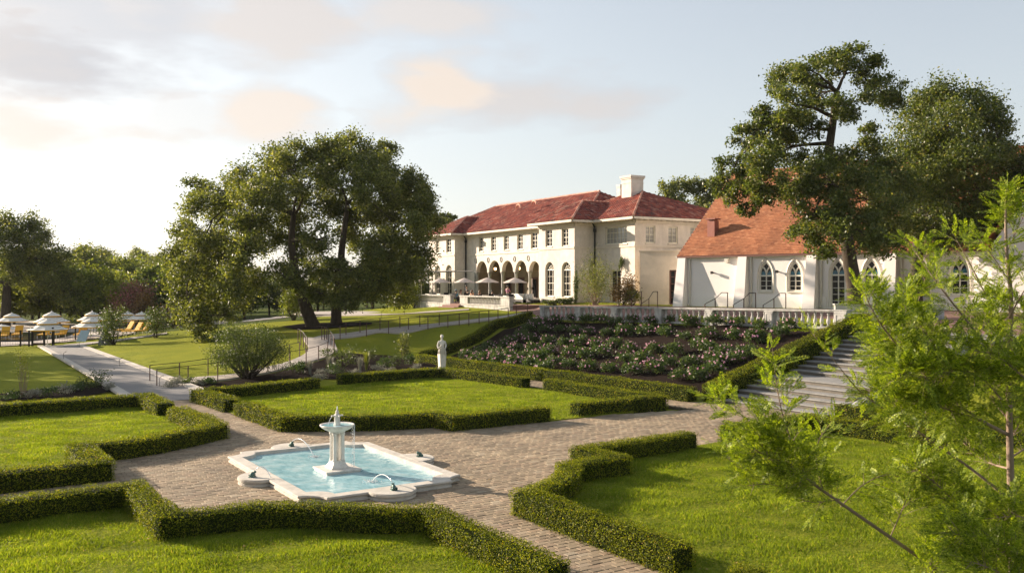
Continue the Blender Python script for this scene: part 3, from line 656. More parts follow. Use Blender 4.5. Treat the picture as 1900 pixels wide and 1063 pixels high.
for (fx, fy, lb), jt, inw in zip(pxs, jets, (BX, AX, -BX, -AX)):
    c = W(fx, fy, .175); ang = math.atan2(inw.y, inw.x)
    # ledge: half disc reaching outwards from under the frog
    mb = MB(); base = G(*{468: (-.25, -2.22), 731: (-3.38, -.12), 779: (-.23, 2.05), 541: (3.28, -.2)}[fx]); rad = .56
    n = 20; poly = [(math.cos(math.pi*k/n+math.pi/2)*rad, math.sin(math.pi*k/n+math.pi/2)*rad*1.05) for k in range(n+1)]
    for (sc_, z0, z1) in ((.97, -.05, .055), (.91, .055, .1), (1.0, .1, .152), (.96, .152, .166)):
        pl = []
        for x, y in poly: 
            v = Vector((x*sc_-.02, y*sc_)); pl.append((base.x+v.x*math.cos(ang)-v.y*math.sin(ang), base.y+v.x*math.sin(ang)+v.y*math.cos(ang)))
        pl2 = [(p0+inw.x*.16, p1+inw.y*.16) for p0, p1 in (pl[-1], pl[0])]
        mb.prism(pl+[pl2[0], pl2[1]], z0, z1)
    o = mb.build('ledge', M['coping'], fb, wc=True); bm = bmesh.new(); bm.from_mesh(o.data); bmesh.ops.recalc_face_normals(bm, faces=bm.faces[:]); bm.to_mesh(o.data); bm.free()
    f = link('frog_statue', fm); f.location = (c.x, c.y, .17); f.scale = (.92, .92, .92); f.rotation_euler = (0, 0, ang); tag(f, lb, 'frog statue', 'frog spouts round the basin')
    if jt:
        e = W(jt[0], jt[1], .08); s = Vector((c.x, c.y, .34))+inw*.09; pts = [s.lerp(e, k/16)+Vector((0, 0, jt[2]*4*(k/16)*(1-k/16)*.55)) for k in range(17)]
        mb = MB(); mb.tube(pts, [.010+.004*k/16 for k in range(17)], 6)
        for k in range(60): 
            d = Vector((rr.gauss(0, .08), rr.gauss(0, .08), 0)); q_ = e+d; mb.lathe([(.0, 0), (.014, .004), (.0, rr.uniform(.01, .05))], q_, 4, cap=False)
        tag(mb.build('water_jet', M['spray'], None, True), 'thin white water jet arching from the %s frog' % ('left' if fx < 500 else 'nearest' if fx > 700 else 'far left'), 'water jet')
# central fountain
pc = G(-.3, -.22, .14)
ft = thing('marble_fountain', 'white marble fountain of clustered columns carrying a wide bowl and a small spire', 'fountain', (pc.x, pc.y, .1), 0)
def fpart(mb, name, mat='marble', smooth=True, bv=0): return mb.build(name, M[mat], ft, smooth, wc=True, bevel=bv)
mb = MB(); mb.box((pc.x, pc.y, .03), (.92, .92, .16), GANG); mb.box((pc.x, pc.y, .13), (.98, .98, .045), GANG); fpart(mb, 'plinth', smooth=False, bv=.008)
S_ = 1667/24.0   # px per m here
mb = MB()
def sqring(mb, prof):
    n0 = len(mb.v)
    for h_, z in prof:
        for sx, sy in ((-1, -1), (1, -1), (1, 1), (-1, 1)):
            v = AX*(h_*sx)+BX*(h_*sy); mb.v.append((pc.x+v.x, pc.y+v.y, z))
    m = len(prof); mb.f += [(n0+i*4+k, n0+i*4+(k+1) % 4, n0+(i+1)*4+(k+1) % 4, n0+(i+1)*4+k) for i in range(m-1) for k in range(4)]+[tuple(n0+(m-1)*4+k for k in range(4))]
sqring(mb, [(.25, .15), (.25, .175), (.235, .185), (.20, .23), (.17, .28), (.16, .32), (.155, .345)]); o = fpart(mb, 'base_moulding', smooth=False)
for sa, sb in ((1, 1), (1, -1), (-1, 1), (-1, -1)):
    p = Vector((pc.x, pc.y, 0))+AX*(.11*sa)+BX*(.11*sb); mb = MB(); mb.lathe([(.062, .34), (.066, .36), (.052, .38), (.047, .42), (.046, .98), (.05, 1.01), (.062, 1.04), (.064, 1.08)], p, 14); fpart(mb, 'column')
mb = MB(); mb.lathe([(.04, .34), (.04, .6), (.04, 1.08)], (pc.x, pc.y, 0), 12); fpart(mb, 'inner_pipe')
mb = MB(); mb.lathe([(.17, 1.07), (.21, 1.09), (.22, 1.115), (.31, 1.15), (.40, 1.205), (.43, 1.24), (.45, 1.262), (.45, 1.285), (.425, 1.285), (.38, 1.255), (.3, 1.22), (.05, 1.21)], (pc.x, pc.y, 0), 40, cap=False); fpart(mb, 'bowl')
mb = MB(); mb.lathe([(.0, 1.262), (.40, 1.264)], (pc.x, pc.y, 0), 24, cap=False); o = fpart(mb, 'bowl_water', 'fwater')
mb = MB(); mb.lathe([(.09, 1.2), (.09, 1.30), (.078, 1.315), (.074, 1.48), (.08, 1.5), (.095, 1.52), (.055, 1.555), (.042, 1.59), (.05, 1.61), (.03, 1.65), (.008, 1.70)], (pc.x, pc.y, 0), 10)
for k in range(4): mb.box((pc.x+math.cos(GANG+k*math.pi/2)*.12, pc.y+math.sin(GANG+k*math.pi/2)*.12, 1.515), (.08, .035, .035), GANG+k*math.pi/2)
fpart(mb, 'spire', smooth=False)
mb = MB(); s = Vector((pc.x-.12, pc.y, 1.515)); mb.tube([s, s+Vector((-.05, 0, -.07)), s+Vector((-.10, 0, -.17)), s+Vector((-.13, 0, -.27))], .006, 5); mb.lathe([(.015, 1.68), (.02, 1.71), (.01, 1.75), (.0, 1.77)], (pc.x, pc.y, 0), 8, cap=False)
for k in range(420):
    an = rr.uniform(-.55, .75); ra = .455; z = rr.uniform(.1, 1.26); x = pc.x+math.cos(an)*ra; y = pc.y+math.sin(an)*ra; L = rr.uniform(.01, .045); mb.lathe([(0, 0), (.005, L*.3), (0, L)], (x, y, z), 4, cap=False)
tag(mb.build('falling_water', M['spray'], None, True), 'thin strings of water dripping from the fountain bowl', 'water')

# ------------------------------------------------------------------ stone stairs
st = thing('stone_stairs', 'wide weathered stone stairs climbing beside the rose bed with a landing', 'stairs', G(1.6, 18.4))
RISE, TREAD, NST = .17, .5, 16
b = 18.45; z = 0; a0, a1 = -1.35, 4.62
stair_b = []
for i in range(NST):
    ztop = (i+1)*RISE; depth = TREAD if i != 5 else 1.75
    if i >= 6: depth = .50
    mb = MB()
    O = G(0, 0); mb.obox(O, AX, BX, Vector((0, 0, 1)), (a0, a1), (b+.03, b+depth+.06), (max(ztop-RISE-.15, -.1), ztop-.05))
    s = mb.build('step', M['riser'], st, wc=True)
    n = 4; xs = [a0-.02]+sorted(a0+(a1-a0)*(k/n)+rr.uniform(-.3, .3) for k in range(1, n))+[a1]
    for k in range(n):
        mb = MB(); dz = rr.uniform(-.004, .004); mb.obox(O, AX, BX, Vector((0, 0, 1)), (xs[k]+.004, xs[k+1]-.004), (b-.02+rr.uniform(-.006, .006), b+depth+.02), (ztop-.048, ztop+dz))
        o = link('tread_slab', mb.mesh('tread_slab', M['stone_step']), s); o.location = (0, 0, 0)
    stair_b.append((b, ztop)); b += depth
TOPB, TOPZ = b, NST*RISE
drape('stair_landing', [G(a0-1.2, TOPB-.02), G(a1+.2, TOPB-.02), G(a1+.2, TOPB+2.2), G(a0-1.2, TOPB+2.2)], M['stone_step'], .06)
# side parapet on the right of the stairs
mb = MB(); prof = [(18.0, 0, .15), (23.2, 1.0, 1.25), (28.4, 2.6, 2.75)]
P = [G(-1.4, 18.5), G(-1.7, 18.5), G(-1.7, 27.6), G(-1.4, 27.6)]; mb.prism([(p.x, p.y) for p in P], -.1, [.12, .12, 2.75, 2.75]); tag(mb.build('stair_side_wall', M['stone'], None), 'low sloping stone side wall right of the stairs behind the sapling', 'wall')
# ------------------------------------------------------------------ balustrade
bal = thing('stone_balustrade', 'long weathered stone balustrade running along the top of the rose bed', 'balustrade', (0, 0, 0))
E0, E1 = at(1004, 567, 62.9), at(1573, 575, 43.0); bal.location = (E1.x, E1.y, E1.z-.93)
D = (E1-E0); LEN = Vector((D.x, D.y, 0)).length; U = Vector((D.x, D.y, 0)).normalized(); SL = (E1.z-E0.z)/LEN; NV = Vector((-U.y, U.x, 0))
def BP(t, w=0, z=0): return E0+U*t+NV*w+Vector((0, 0, SL*t+z))     # z relative to the rail top
def slab(mb, t0, t1, w, z0, z1):
    vs = [BP(t, ww, zq) for zq in (z0, z1) for ww in (-w, w) for t in (t0, t1)]; mb.add(vs, [(0, 2, 3, 1), (4, 5, 7, 6), (0, 1, 5, 4), (1, 3, 7, 5), (3, 2, 6, 7), (2, 0, 4, 6)])
pedx = [1010, 1076, 1144, 1226, 1320, 1431, 1564]
def tpx(px):                                # parameter along the balustrade line seen at px
    r = (px-950)/FPX; return (E0.x-r*E0.y)/(r*U.y-U.x)
peds = [tpx(p) for p in pedx]
for k, t in enumerate(peds):
    w_ = .24 if k < 6 else .3
    mb = MB(); slab(mb, t-w_, t+w_, .21, -.82, -.11); slab(mb, t-w_-.05, t+w_+.05, .25, -.96, -.80); slab(mb, t-w_-.04, t+w_+.04, .24, -.16, -.10)
    s = mb.build('pedestal', M['stone'], bal, wc=True)
    for sd_ in (-1,):
        m2 = MB(); ww = sd_*.215
        for (ta, tb, za, zb) in ((-w_+.04, w_-.04, -.26, -.22), (-w_+.04, w_-.04, -.74, -.70), (-w_+.04, -w_+.08, -.70, -.26), (w_-.08, w_-.04, -.70, -.26)):
            vs = [BP(t+tt, ww+dw, zq) for zq in (za, zb) for dw in (-.014, .014) for tt in (ta, tb)]; m2.add(vs, [(0, 2, 3, 1), (4, 5, 7, 6), (0, 1, 5, 4), (1, 3, 7, 5), (3, 2, 6, 7), (2, 0, 4, 6)])
        link('panel_moulding', m2.mesh('panel_moulding', M['stone']), s)
prof = [(.085, -.82), (.085, -.79), (.055, -.76), (.05, -.73), (.085, -.66), (.098, -.58), (.088, -.5), (.055, -.38), (.042, -.28), (.045, -.25), (.07, -.23), (.07, -.2), (.05, -.18), (.08, -.15), (.08, -.1)]
mb = MB(); mb.lathe([(r_*1.06, z_+.93) for r_, z_ in prof], (0, 0, 0), 12); bmesh_ = mb.mesh('baluster', M['stone'], True)
edges = peds
for k in range(len(peds)-1):
    t0, t1 = peds[k]+.24, peds[k+1]-.24; n = [7, 7, 8, 8, 9, 10][k]
    for j in range(n):
        t = t0+(t1-t0)*(j+.5)/n; p = BP(t, 0, -.93); o = link('baluster', bmesh_, bal); o.location = p-bal.location
    mb = MB(); slab(mb, t0, t1, .15, -.93, -.82); link('plinth_course', mb.mesh('plinth_course', M['stone']), bal).location = -bal.location
    mb = MB(); slab(mb, peds[k], peds[k+1]-.006, .19, -.10, -.05); slab(mb, peds[k], peds[k+1]-.006, .225, -.048, 0); link('hand_rail', mb.mesh('hand_rail', M['stone']), bal).location = -bal.location
mb = MB(); slab(mb, peds[-1], peds[-1]+.36, .225, -.048, 0); slab(mb, peds[-1], peds[-1]+.34, .19, -.10, -.05); slab(mb, peds[0]-.32, peds[0], .225, -.048, 0); slab(mb, peds[0]-.3, peds[0], .19, -.10, -.05); link('hand_rail', mb.mesh('hand_rail', M['stone']), bal).location = -bal.location
# second short balustrade pier and bench right of the stairs' head
mb = MB(); p = at(1697, 600, 46); mb.box((p.x, p.y, 3.05), (.5, .5, .95), GANG); mb.box((p.x, p.y, 3.57), (.62, .62, .10), GANG); tag(mb.build('stone_pier', M['stone'], bevel=.01), 'square stone pier with a flat cap right of the head of the stairs', 'pier')
bn = at(1592, 590, 46.5); mb = MB(); zb = H(bn.x, bn.y)
tb = thing('stone_bench', 'curved grey stone bench against the low wall at the top of the stairs', 'bench', (bn.x+.7, bn.y, zb))
mb.box((bn.x+.7, bn.y, zb+.5), (2.2, .5, .08), -.1); mb.build('seat', M['stone'], tb, wc=True, bevel=.01)
for s in (-.8, .8): mb = MB(); mb.box((bn.x+.7+s, bn.y, zb+.22), (.2, .4, .48), -.1); mb.build('leg', M['stone'], tb, wc=True)
mb = MB(); mb.box((bn.x+2, bn.y+1.0, zb+.42), (5.5, .35, 1.0), -.12); mb.box((bn.x+2, bn.y+1.0, zb+.95), (5.6, .45, .07), -.12); tag(mb.build('low_stone_wall', M['stone']), 'low grey stone wall behind the bench at the top of the stairs', 'wall')

# ------------------------------------------------------------------ rose bed
bedpoly = [G(4.9, 18.9), G(10, 18.55), G(16, 18.2), G(26.6, 17.4), G(29.2, 26.6), G(20, 27.2), G(4.9, 27.9)]
drape('rose_bed_mulch', bedpoly, M['mulch'], .05, .5)
def rose_variant(seed, flowers):
    rng = np.random.default_rng(seed); n = 26; c = rng.normal(size=(n, 3)); c /= np.linalg.norm(c, axis=1, keepdims=True); c *= rng.uniform(.55, 1.0, (n, 1)); c *= np.array([[.42, .42, .34]]); c[:, 2] = np.abs(c[:, 2])*1.0+.22
    C = np.repeat(c, 34, 0)+rng.normal(size=(n*34, 3))*.085; P, Fq = leaf_quads(C, .085, .4, None, 1, .6, rng); fol = npmesh('rose_foliage', P, Fq, M['rose_leaf'])
    mb = MB()
    for i in range(0, n, 3): mb.tube([(0, 0, -.05), (c[i][0]*.4, c[i][1]*.4, c[i][2]*.6), tuple(c[i])], [.012, .008, .005], 4)
    stem = mb.mesh('rose_stem', M['bark'])
    d = rng.normal(size=(flowers, 3)); d[:, 2] = np.abs(d[:, 2])*.8; d /= np.linalg.norm(d, axis=1, keepdims=True); fc_ = d*np.array([[.47, .47, .38]])*rng.uniform(.85, 1.12, (flowers, 1))+np.array([[0, 0, .28]])
    Cc = np.repeat(fc_, 7, 0)+rng.normal(size=(flowers*7, 3))*.016; P, Fq = leaf_quads(Cc, .052, .2, np.repeat(d, 7, 0), .7, .9, rng); return stem, fol, npmesh('rose_blooms', P, Fq, M['rose_pink'])
rv = [rose_variant(100+i, (10, 17, 6, 13, 21, 3)[i]) for i in range(6)]
RS = [(1007, 598), (1034, 597), (1064, 594), (1088, 597), (1115, 596), (1143, 599), (1175, 596), (1206, 600), (1247, 599), (1278, 603),
      (1011, 612), (1040, 612), (1067, 614), (1092, 616), (1126, 620), (1158, 620), (1198, 618), (1233, 620), (1270, 626), (1312, 625), (1270+14, 602), (1327, 602), (1368, 602), (1413, 605), (1462, 608), (1358, 626), (1402, 632), (1313, 650), (1345, 655), (1449, 622), (1400, 634),
      (1018, 634), (1047, 640), (1074, 638), (1106, 642), (1140, 640), (1168, 648), (1213, 652), (1250, 656), (1298, 645), (1018, 654), (1057, 660), (1088, 662), (1118, 660), (1158, 668), (1192, 672), (1240, 676), (1281, 678), (1320, 674), (1338, 676),
      (1030, 674), (1056, 680), (1090, 684), (1130, 686), (1174, 692), (1212, 690), (1262, 702), (1295, 704), (1325, 695), (1384, 660), (1363, 670),
      (995, 604), (980, 612), (968, 624), (985, 632), (948, 632), (935, 642), (958, 648), (990, 650), (908, 644), (920, 656), (890, 652), (945, 664), (975, 662), (1000, 668), (865, 662), (880, 668), (903, 670), (925, 674), (955, 678), (985, 682), (1010, 688)]
rowl = ['in the row beside the balustrade', 'on the upper slope', 'in the middle of the slope', 'near the foot of the slope']
AB = [('pink rose bush %s', 26)]
def nearest_desc(px, py, p):
    a, b_ = (p.xy-FC.xy).dot(AX.xy), (p.xy-FC.xy).dot(BX.xy); r_ = 0 if b_ > 25.2 else 1 if b_ > 22.8 else 2 if b_ > 20.3 else 3
    return r_, a
RSI = [(x, y) for x, y in RS]; info = []
for i, (x, y) in enumerate(RSI):
    p = T(x, y+6); r_, a = nearest_desc(x, y, p); info.append([p, r_, a, i])
rows = {}
for it in info: rows.setdefault(it[1], []).append(it)
made = {}
ordn = ['first', 'second', 'third', 'fourth', 'fifth', 'sixth', 'seventh', 'eighth', 'ninth', 'tenth', 'eleventh', 'twelfth', 'thirteenth', 'fourteenth', 'fifteenth', 'sixteenth', 'seventeenth', 'eighteenth', 'nineteenth', 'twentieth', 'twenty-first', 'twenty-second', 'twenty-third', 'twenty-fourth', 'twenty-fifth', 'twenty-sixth', 'twenty-seventh', 'twenty-eighth', 'twenty-ninth', 'thirtieth']
look = ['pink-flowered rose bush', 'rose bush with many blooms', 'rose bush with few blooms', 'round pink-flowered rose bush', 'rose bush covered in pink blooms', 'mostly green rose bush']
for r_, l in rows.items():
    l.sort(key=lambda it: it[0].x/it[0].y)
    for j, (p, _, a, i) in enumerate(l):
        v = (i*7+j*3) % 6 if j % 2 else (i*5) % 5
        nm = ordn[min(j, len(l)-1-j)] if min(j, len(l)-1-j) < len(ordn) else ''; side = 'left' if j <= len(l)-1-j else 'right'
        lab = '%s, %s from the %s %s' % (look[v], nm, side, rowl[r_])
        if v in made: o = copy_tree(made[v]); o['label'] = lab
        else:
            o = thing('rose_bush', lab, 'rose bush', p, 0, 'rose bushes on the sloping bed')
            link('stem', rv[v][0], o); tag(link('foliage', rv[v][1], o), kind='stuff'); tag(link('blossom', rv[v][2], o), kind='stuff'); made[v] = o
        o.location = p; o.rotation_euler = (0, 0, i*1.7); s = .96+.38*rr.random(); o.scale = (s, s, s*rr.uniform(.85, 1.05))

# ------------------------------------------------------------------ paths
gp0 = [G(17.2, -1.75), G(50, -1.75)]; gp1 = [G(17.2, 1.35), G(50, 1.0)]
ribbon('gravel_path', [G(17.2, -1.6), G(25, -1.55), G(35, -1.5), G(57.6, -1.4)], [G(17.2, 1.2), G(25, 1.15), G(35, 1.1), G(57.6, .95)], M['gravel'], .155, 6)
ribbon('path_kerb', [G(17.2, 1.2), G(25, 1.15), G(35, 1.1), G(57.6, .95)], [G(17.2, 1.7), G(25, 1.6), G(35, 1.5), G(57.6, 1.35)], M['kerb'], .19, 3)
ribbon('path_kerb', [G(17.2, -2.1), G(25, -2.0), G(35, -1.9), G(57.6, -1.8)], [G(17.2, -1.6), G(25, -1.55), G(35, -1.5), G(57.6, -1.4)], M['kerb'], .19, 3)
lo = [T(292, 719), T(345, 714), T(398, 708), T(450, 701), T(510, 690), T(562, 676), T(607, 663), T(625, 654), T(622, 640), T(612, 630)]
up = [T(278, 713), T(340, 707), T(395, 700), T(445, 694), T(500, 682), T(540, 671), T(566, 658), T(572, 645), T(566, 636), T(563, 628)]
ribbon('concrete_ramp', up, lo, M['concrete'], .09, 5)
lo2 = [T(612, 630.5), T(660, 626), T(720, 618.5), T(800, 609), T(880, 599), T(940, 591), T(985, 583)]
up2 = [T(566, 633), T(600, 623.5), T(660, 617.5), T(740, 608), T(840, 598), T(920, 589.5), T(975, 581)]
ribbon('concrete_footpath', up2, lo2, M['concrete'], .08, 5)
ribbon('upper_footpath', [T(300, 604), T(420, 597), T(500, 591), T(560, 585.5), T(700, 583), T(800, 578.5), T(870, 574)], [T(300, 607), T(420, 600), T(500, 593.5), T(560, 588), T(700, 585.5), T(800, 581), T(870, 576)], M['concrete'], .08, 4)
ribbon('side_footpath', [T(118, 641), T(180, 635), T(250, 626.5), T(310, 618)], [T(120, 643), T(180, 637.5), T(250, 629), T(310, 620)], M['concrete'], .08, 4)
drape('brick_terrace_path', [at(955, 566, 74).xy, at(1003, 566.5, 66).xy, at(1010, 567, 64).xy, G(4.6, 29.6).xy, G(-9, 29.6).xy, (36, 49), (30, 53), (21, 58.5), (12, 66.5), (9, 70), (6, 74), (1, 80), (-2, 84)], M['redbrick'], .06, 1.0)
drape('stair_head_lawn', [G(4.4, 28.6), G(18, 27.9), G(19, 31), G(4.6, 32)], M['grass'], .10, .6)
drape('mulch_bed', [T(305, 722), T(340, 716), T(400, 711), T(455, 703), T(512, 692.5), T(566, 679), T(612, 665), T(640, 656), T(720, 660), T(790, 664), T(815, 676), T(812, 690), T(640, 706), T(590, 704), T(430, 722), T(345, 730)], M['mulch'], .05, .5)
drape('left_bed', [T(0, 732), T(90, 722), T(190, 713), T(212, 727), T(160, 738), T(0, 746)], M['mulch'], .06, .5)
drape('oak_mulch_ring', [T(522, 607), T(560, 602), T(600, 600), T(650, 599.5), T(690, 599.5), T(690, 603), T(640, 608), T(600, 611), T(550, 613)], M['mulch'], .07, .5)
# round paved circle on the upper lawn
c0 = T(635, 582.5); mb = MB(); mb.lathe([(5, 0), (5, .12), (4.6, .13)], (c0.x, c0.y, c0.z+.02), 40); tag(mb.build('round_stone_platform', M['concrete']), 'low round stone platform on the lawn behind the two oaks', 'platform')

# ------------------------------------------------------------------ steel rail fences
def rail_fence(label, pts, hgt=.95, posts=None, group='steel rail fences along the ramp', n=None):
    o = thing('rail_fence', label, 'fence', pts[0], 0, group)
    for p in pts:
        mb = MB(); mb.box((p.x, p.y, p.z+hgt/2-.04), (.05, .05, hgt+.08), .4); mb.build('post', M['rust'], o, wc=True)
    mb = MB(); mb.tube([p+Vector((0, 0, hgt)) for p in pts], .017, 5); mb.build('rail', M['iron'], o, wc=True)
    mb = MB()
    for f in (.12, .3, .48, .66, .84): mb.tube([p+Vector((0, 0, hgt*f)) for p in pts], .003, 3)
    mb.build('wire', M['iron'], o, wc=True); return o
rail_fence('steel rail fence along the near edge of the ramp, starting beside the gravel path', [T(291, 721), T(349, 714), T(404, 707.5), T(455, 700), T(497, 692), T(538, 684), T(568, 679), T(591, 672), T(608, 664)])
rail_fence('steel rail fence along the far edge of the ramp, behind the big bush', [T(278, 712), T(333, 706.5), T(386, 699), T(440, 692), T(500, 680), T(537, 669), T(556, 664)])
rail_fence('short curved steel rail on the left side of the ramp bend', [T(553, 637), T(558, 640), T(563, 645), T(567, 652), T(570, 655)], 1.0)
rail_fence('short curved steel rail on the right side of the ramp bend', [T(597, 632), T(602, 633), T(609, 638), T(614, 644), T(619, 652), T(620, 657)], 1.0)
rail_fence('long steel rail fence along the near edge of the upper footpath', [T(606, 632), T(631, 629.5), T(680, 624.5), T(721, 619), T(758, 613.5), T(794, 611.5), T(831, 608), T(870, 604), T(907, 600), T(943, 596)])
rail_fence('long steel rail fence along the far edge of the upper footpath', [T(642, 623), T(668, 619), T(705, 614), T(742, 610), T(779, 608), T(815, 605), T(852, 604.5), T(889, 601), T(924, 598), T(958, 592), T(979, 588)])

# ------------------------------------------------------------------ statue
YST = 48.6; sb = at(820, 684, YST); sb.z = 0
tS = thing('statue', 'white marble statue of a draped woman on a tapering pedestal behind the middle lawn hedge', 'statue', (sb.x, sb.y, 0), 0)
hB = CH+(HZ-681)*YST/FPX
mb = MB(); z0 = hB-.05; kx = YST/FPX
def sq_loft(mb, prof, c, rz=.5):
    n0 = len(mb.v)
    for hx, hy, z_ in prof:
        for sx, sy in ((-1, -1), (1, -1), (1, 1), (-1, 1)):
            x, y = sx*hx, sy*hy; mb.v.append((c.x+x*math.cos(rz)-y*math.sin(rz), c.y+x*math.sin(rz)+y*math.cos(rz), z_))
    m = len(prof); mb.f += [(n0+i*4+k, n0+i*4+(k+1) % 4, n0+(i+1)*4+(k+1) % 4, n0+(i+1)*4+k) for i in range(m-1) for k in range(4)]+[tuple(n0+(m-1)*4+k for k in range(4)), (n0+3, n0+2, n0+1, n0)]
ztop = CH+(HZ-620)*YST/FPX   # head top
Ht = ztop-z0
sq_loft(mb, [(.24, .24, -.05), (.24, .24, z0-.12), (.2, .2, z0-.1), (.16, .16, z0), (.155, .155, z0+.1), (.19, .18, z0+Ht*.42)], sb); mb.build('pedestal', M['marble'], tS, wc=True, bevel=.01)
def skin(name, joints, edges, mat, parent, sub=2, wc=True):
    me = bpy.data.meshes.new(name); me.from_pydata([j[0] for j in joints], edges, []); o = link(name, me, parent, wc); me.materials.append(mat)
    sm = o.modifiers.new('skin', 'SKIN'); sm.use_smooth_shade = True; sv = me.skin_vertices[0].data
    for i, j in enumerate(joints): rad = j[1]; sv[i].radius = rad if isinstance(rad, tuple) else (rad, rad); sv[i].use_root = (i == 0)
    ss = o.modifiers.new('s', 'SUBSURF'); ss.levels = sub; ss.render_levels = sub; return o
def SV(x, y, z): return (sb.x+x, sb.y+y, z0+z*Ht)
J = [(SV(0, 0, .40), (.15, .14)), (SV(0, 0, .48), (.155, .135)), (SV(0, 0, .56), (.13, .115)), (SV(0, 0, .66), (.115, .10)), (SV(0, 0, .745), (.145, .10)), (SV(0, 0, .82), (.06, .06)), (SV(0, -.01, .865), (.05, .05)), (SV(0, -.02, .92), (.078, .085)), (SV(0, -.01, .965), (.055, .065)),
     (SV(-.17, 0, .775), .058), (SV(-.23, -.03, .67), .05), (SV(-.19, -.12, .58), .042), (SV(-.04, -.19, .66), .034), (SV(.02, -.2, .70), .03),
     (SV(.17, 0, .775), .058), (SV(.22, -.03, .67), .05), (SV(.18, -.13, .575), .042), (SV(.03, -.2, .60), .034), (SV(-.03, -.2, .62), .03)]
skin('body', J, [(0, 1), (1, 2), (2, 3), (3, 4), (4, 5), (5, 6), (6, 7), (7, 8), (4, 9), (9, 10), (10, 11), (11, 12), (12, 13), (4, 14), (14, 15), (15, 16), (16, 17), (17, 18)], M['marble'], tS)
mb = MB()
for k in range(11):                          # folds of drapery round the hips
    an = k/11*2*math.pi; r0 = .15; mb.tube([SV(math.cos(an)*.14, math.sin(an)*.12, .58-.02*math.sin(an*2)), SV(math.cos(an+.1)*.185, math.sin(an+.1)*.16, .50), SV(math.cos(an+.16)*.19, math.sin(an+.16)*.17, .41)], [.02, .032, .026], 6)
mb.tube([SV(-.17, -.09, .62), SV(-.05, -.15, .56), SV(.1, -.14, .54), SV(.19, -.05, .57)], [.03, .04, .04, .03], 7); mb.tube([SV(.17, -.09, .56), SV(.2, -.1, .47), SV(.19, -.1, .37)], [.03, .045, .03], 7)
mb.build('drapery', M['marble'], tS, True, wc=True)
mb = MB(); mb.lathe([(.02, .90), (.085, .915), (.09, .94), (.07, .975), (.03, .99)], (0, 0, 0), 12); mb.v = [(sb.x+x, sb.y+.03+y, z0+z*Ht) for x, y, z in mb.v]; mb.lathe([(.0, -.03), (.035, 0), (0, .035)], SV(0, .1, .955), 8); mb.build('hair', M['marble'], tS, True, wc=True)

# ------------------------------------------------------------------ walls with real openings
UP = Vector((0, 0, 1))
def arch_pts(u0, u1, zs, kind, n=10, rise=None):
    r_ = (u1-u0)/2; c = (u0+u1)/2
    if kind == 'rect': return [(u0, zs), (u1, zs)]
    if kind == 'round': return [(c-r_*math.cos(math.pi*k/n), zs+r_*math.sin(math.pi*k/n)*(rise or 1)) for k in range(n+1)]
    w = u1-u0; h_ = (rise or .95)*w; out = []
    for k in range(n//2+1):                 # pointed
        t = k/(n//2); ang = t*math.radians(60); out.append((u1-w*math.cos(ang), zs+w*math.sin(ang)*h_/(w*.866)))
    return out+[(u0+u1-x, z_) for x, z_ in out[-2::-1]]
def facade(name, parent, P0, U, NO_, L, z0, z1, ops, depth, mat, u_start=0):
    """ops: list (u0,u1,zsill,zspring,kind,rise) sorted by u. NO_ outward normal"""
    mb = MB()
    def pt(u, z, d=0): return P0+U*u-NO_*d+Vector((0, 0, z-P0.z))
    cur = u_start
    for (u0, u1, zs, zp, kind, rise) in ops:
        mb.quad(pt(cur, z0), pt(u0, z0), pt(u0, z1), pt(cur, z1))
        if zs > z0+.001: mb.quad(pt(u0, z0), pt(u1, z0), pt(u1, zs), pt(u0, zs))
        ap = arch_pts(u0, u1, zp, kind, 12, rise)
        for (a, za), (b_, zb_) in zip(ap[:-1], ap[1:]): mb.quad(pt(a, za), pt(b_, zb_), pt(b_, z1), pt(a, z1))
        ol = [(u0, zs)]+ap+[(u1, zs)] if kind != 'rect' else [(u0, zs), (u0, zp), (u1, zp), (u1, zs)]
        for (a, za), (b_, zb_) in zip(ol, ol[1:]+ol[:1]):
            if abs(a-b_)+abs(za-zb_) > 1e-5: mb.quad(pt(a, za), pt(b_, zb_), pt(b_, zb_, depth), pt(a, za, depth))
        cur = u1
    mb.quad(pt(cur, z0), pt(L, z0), pt(L, z1), pt(cur, z1))
    return mb.build(name, mat, parent, wc=True)
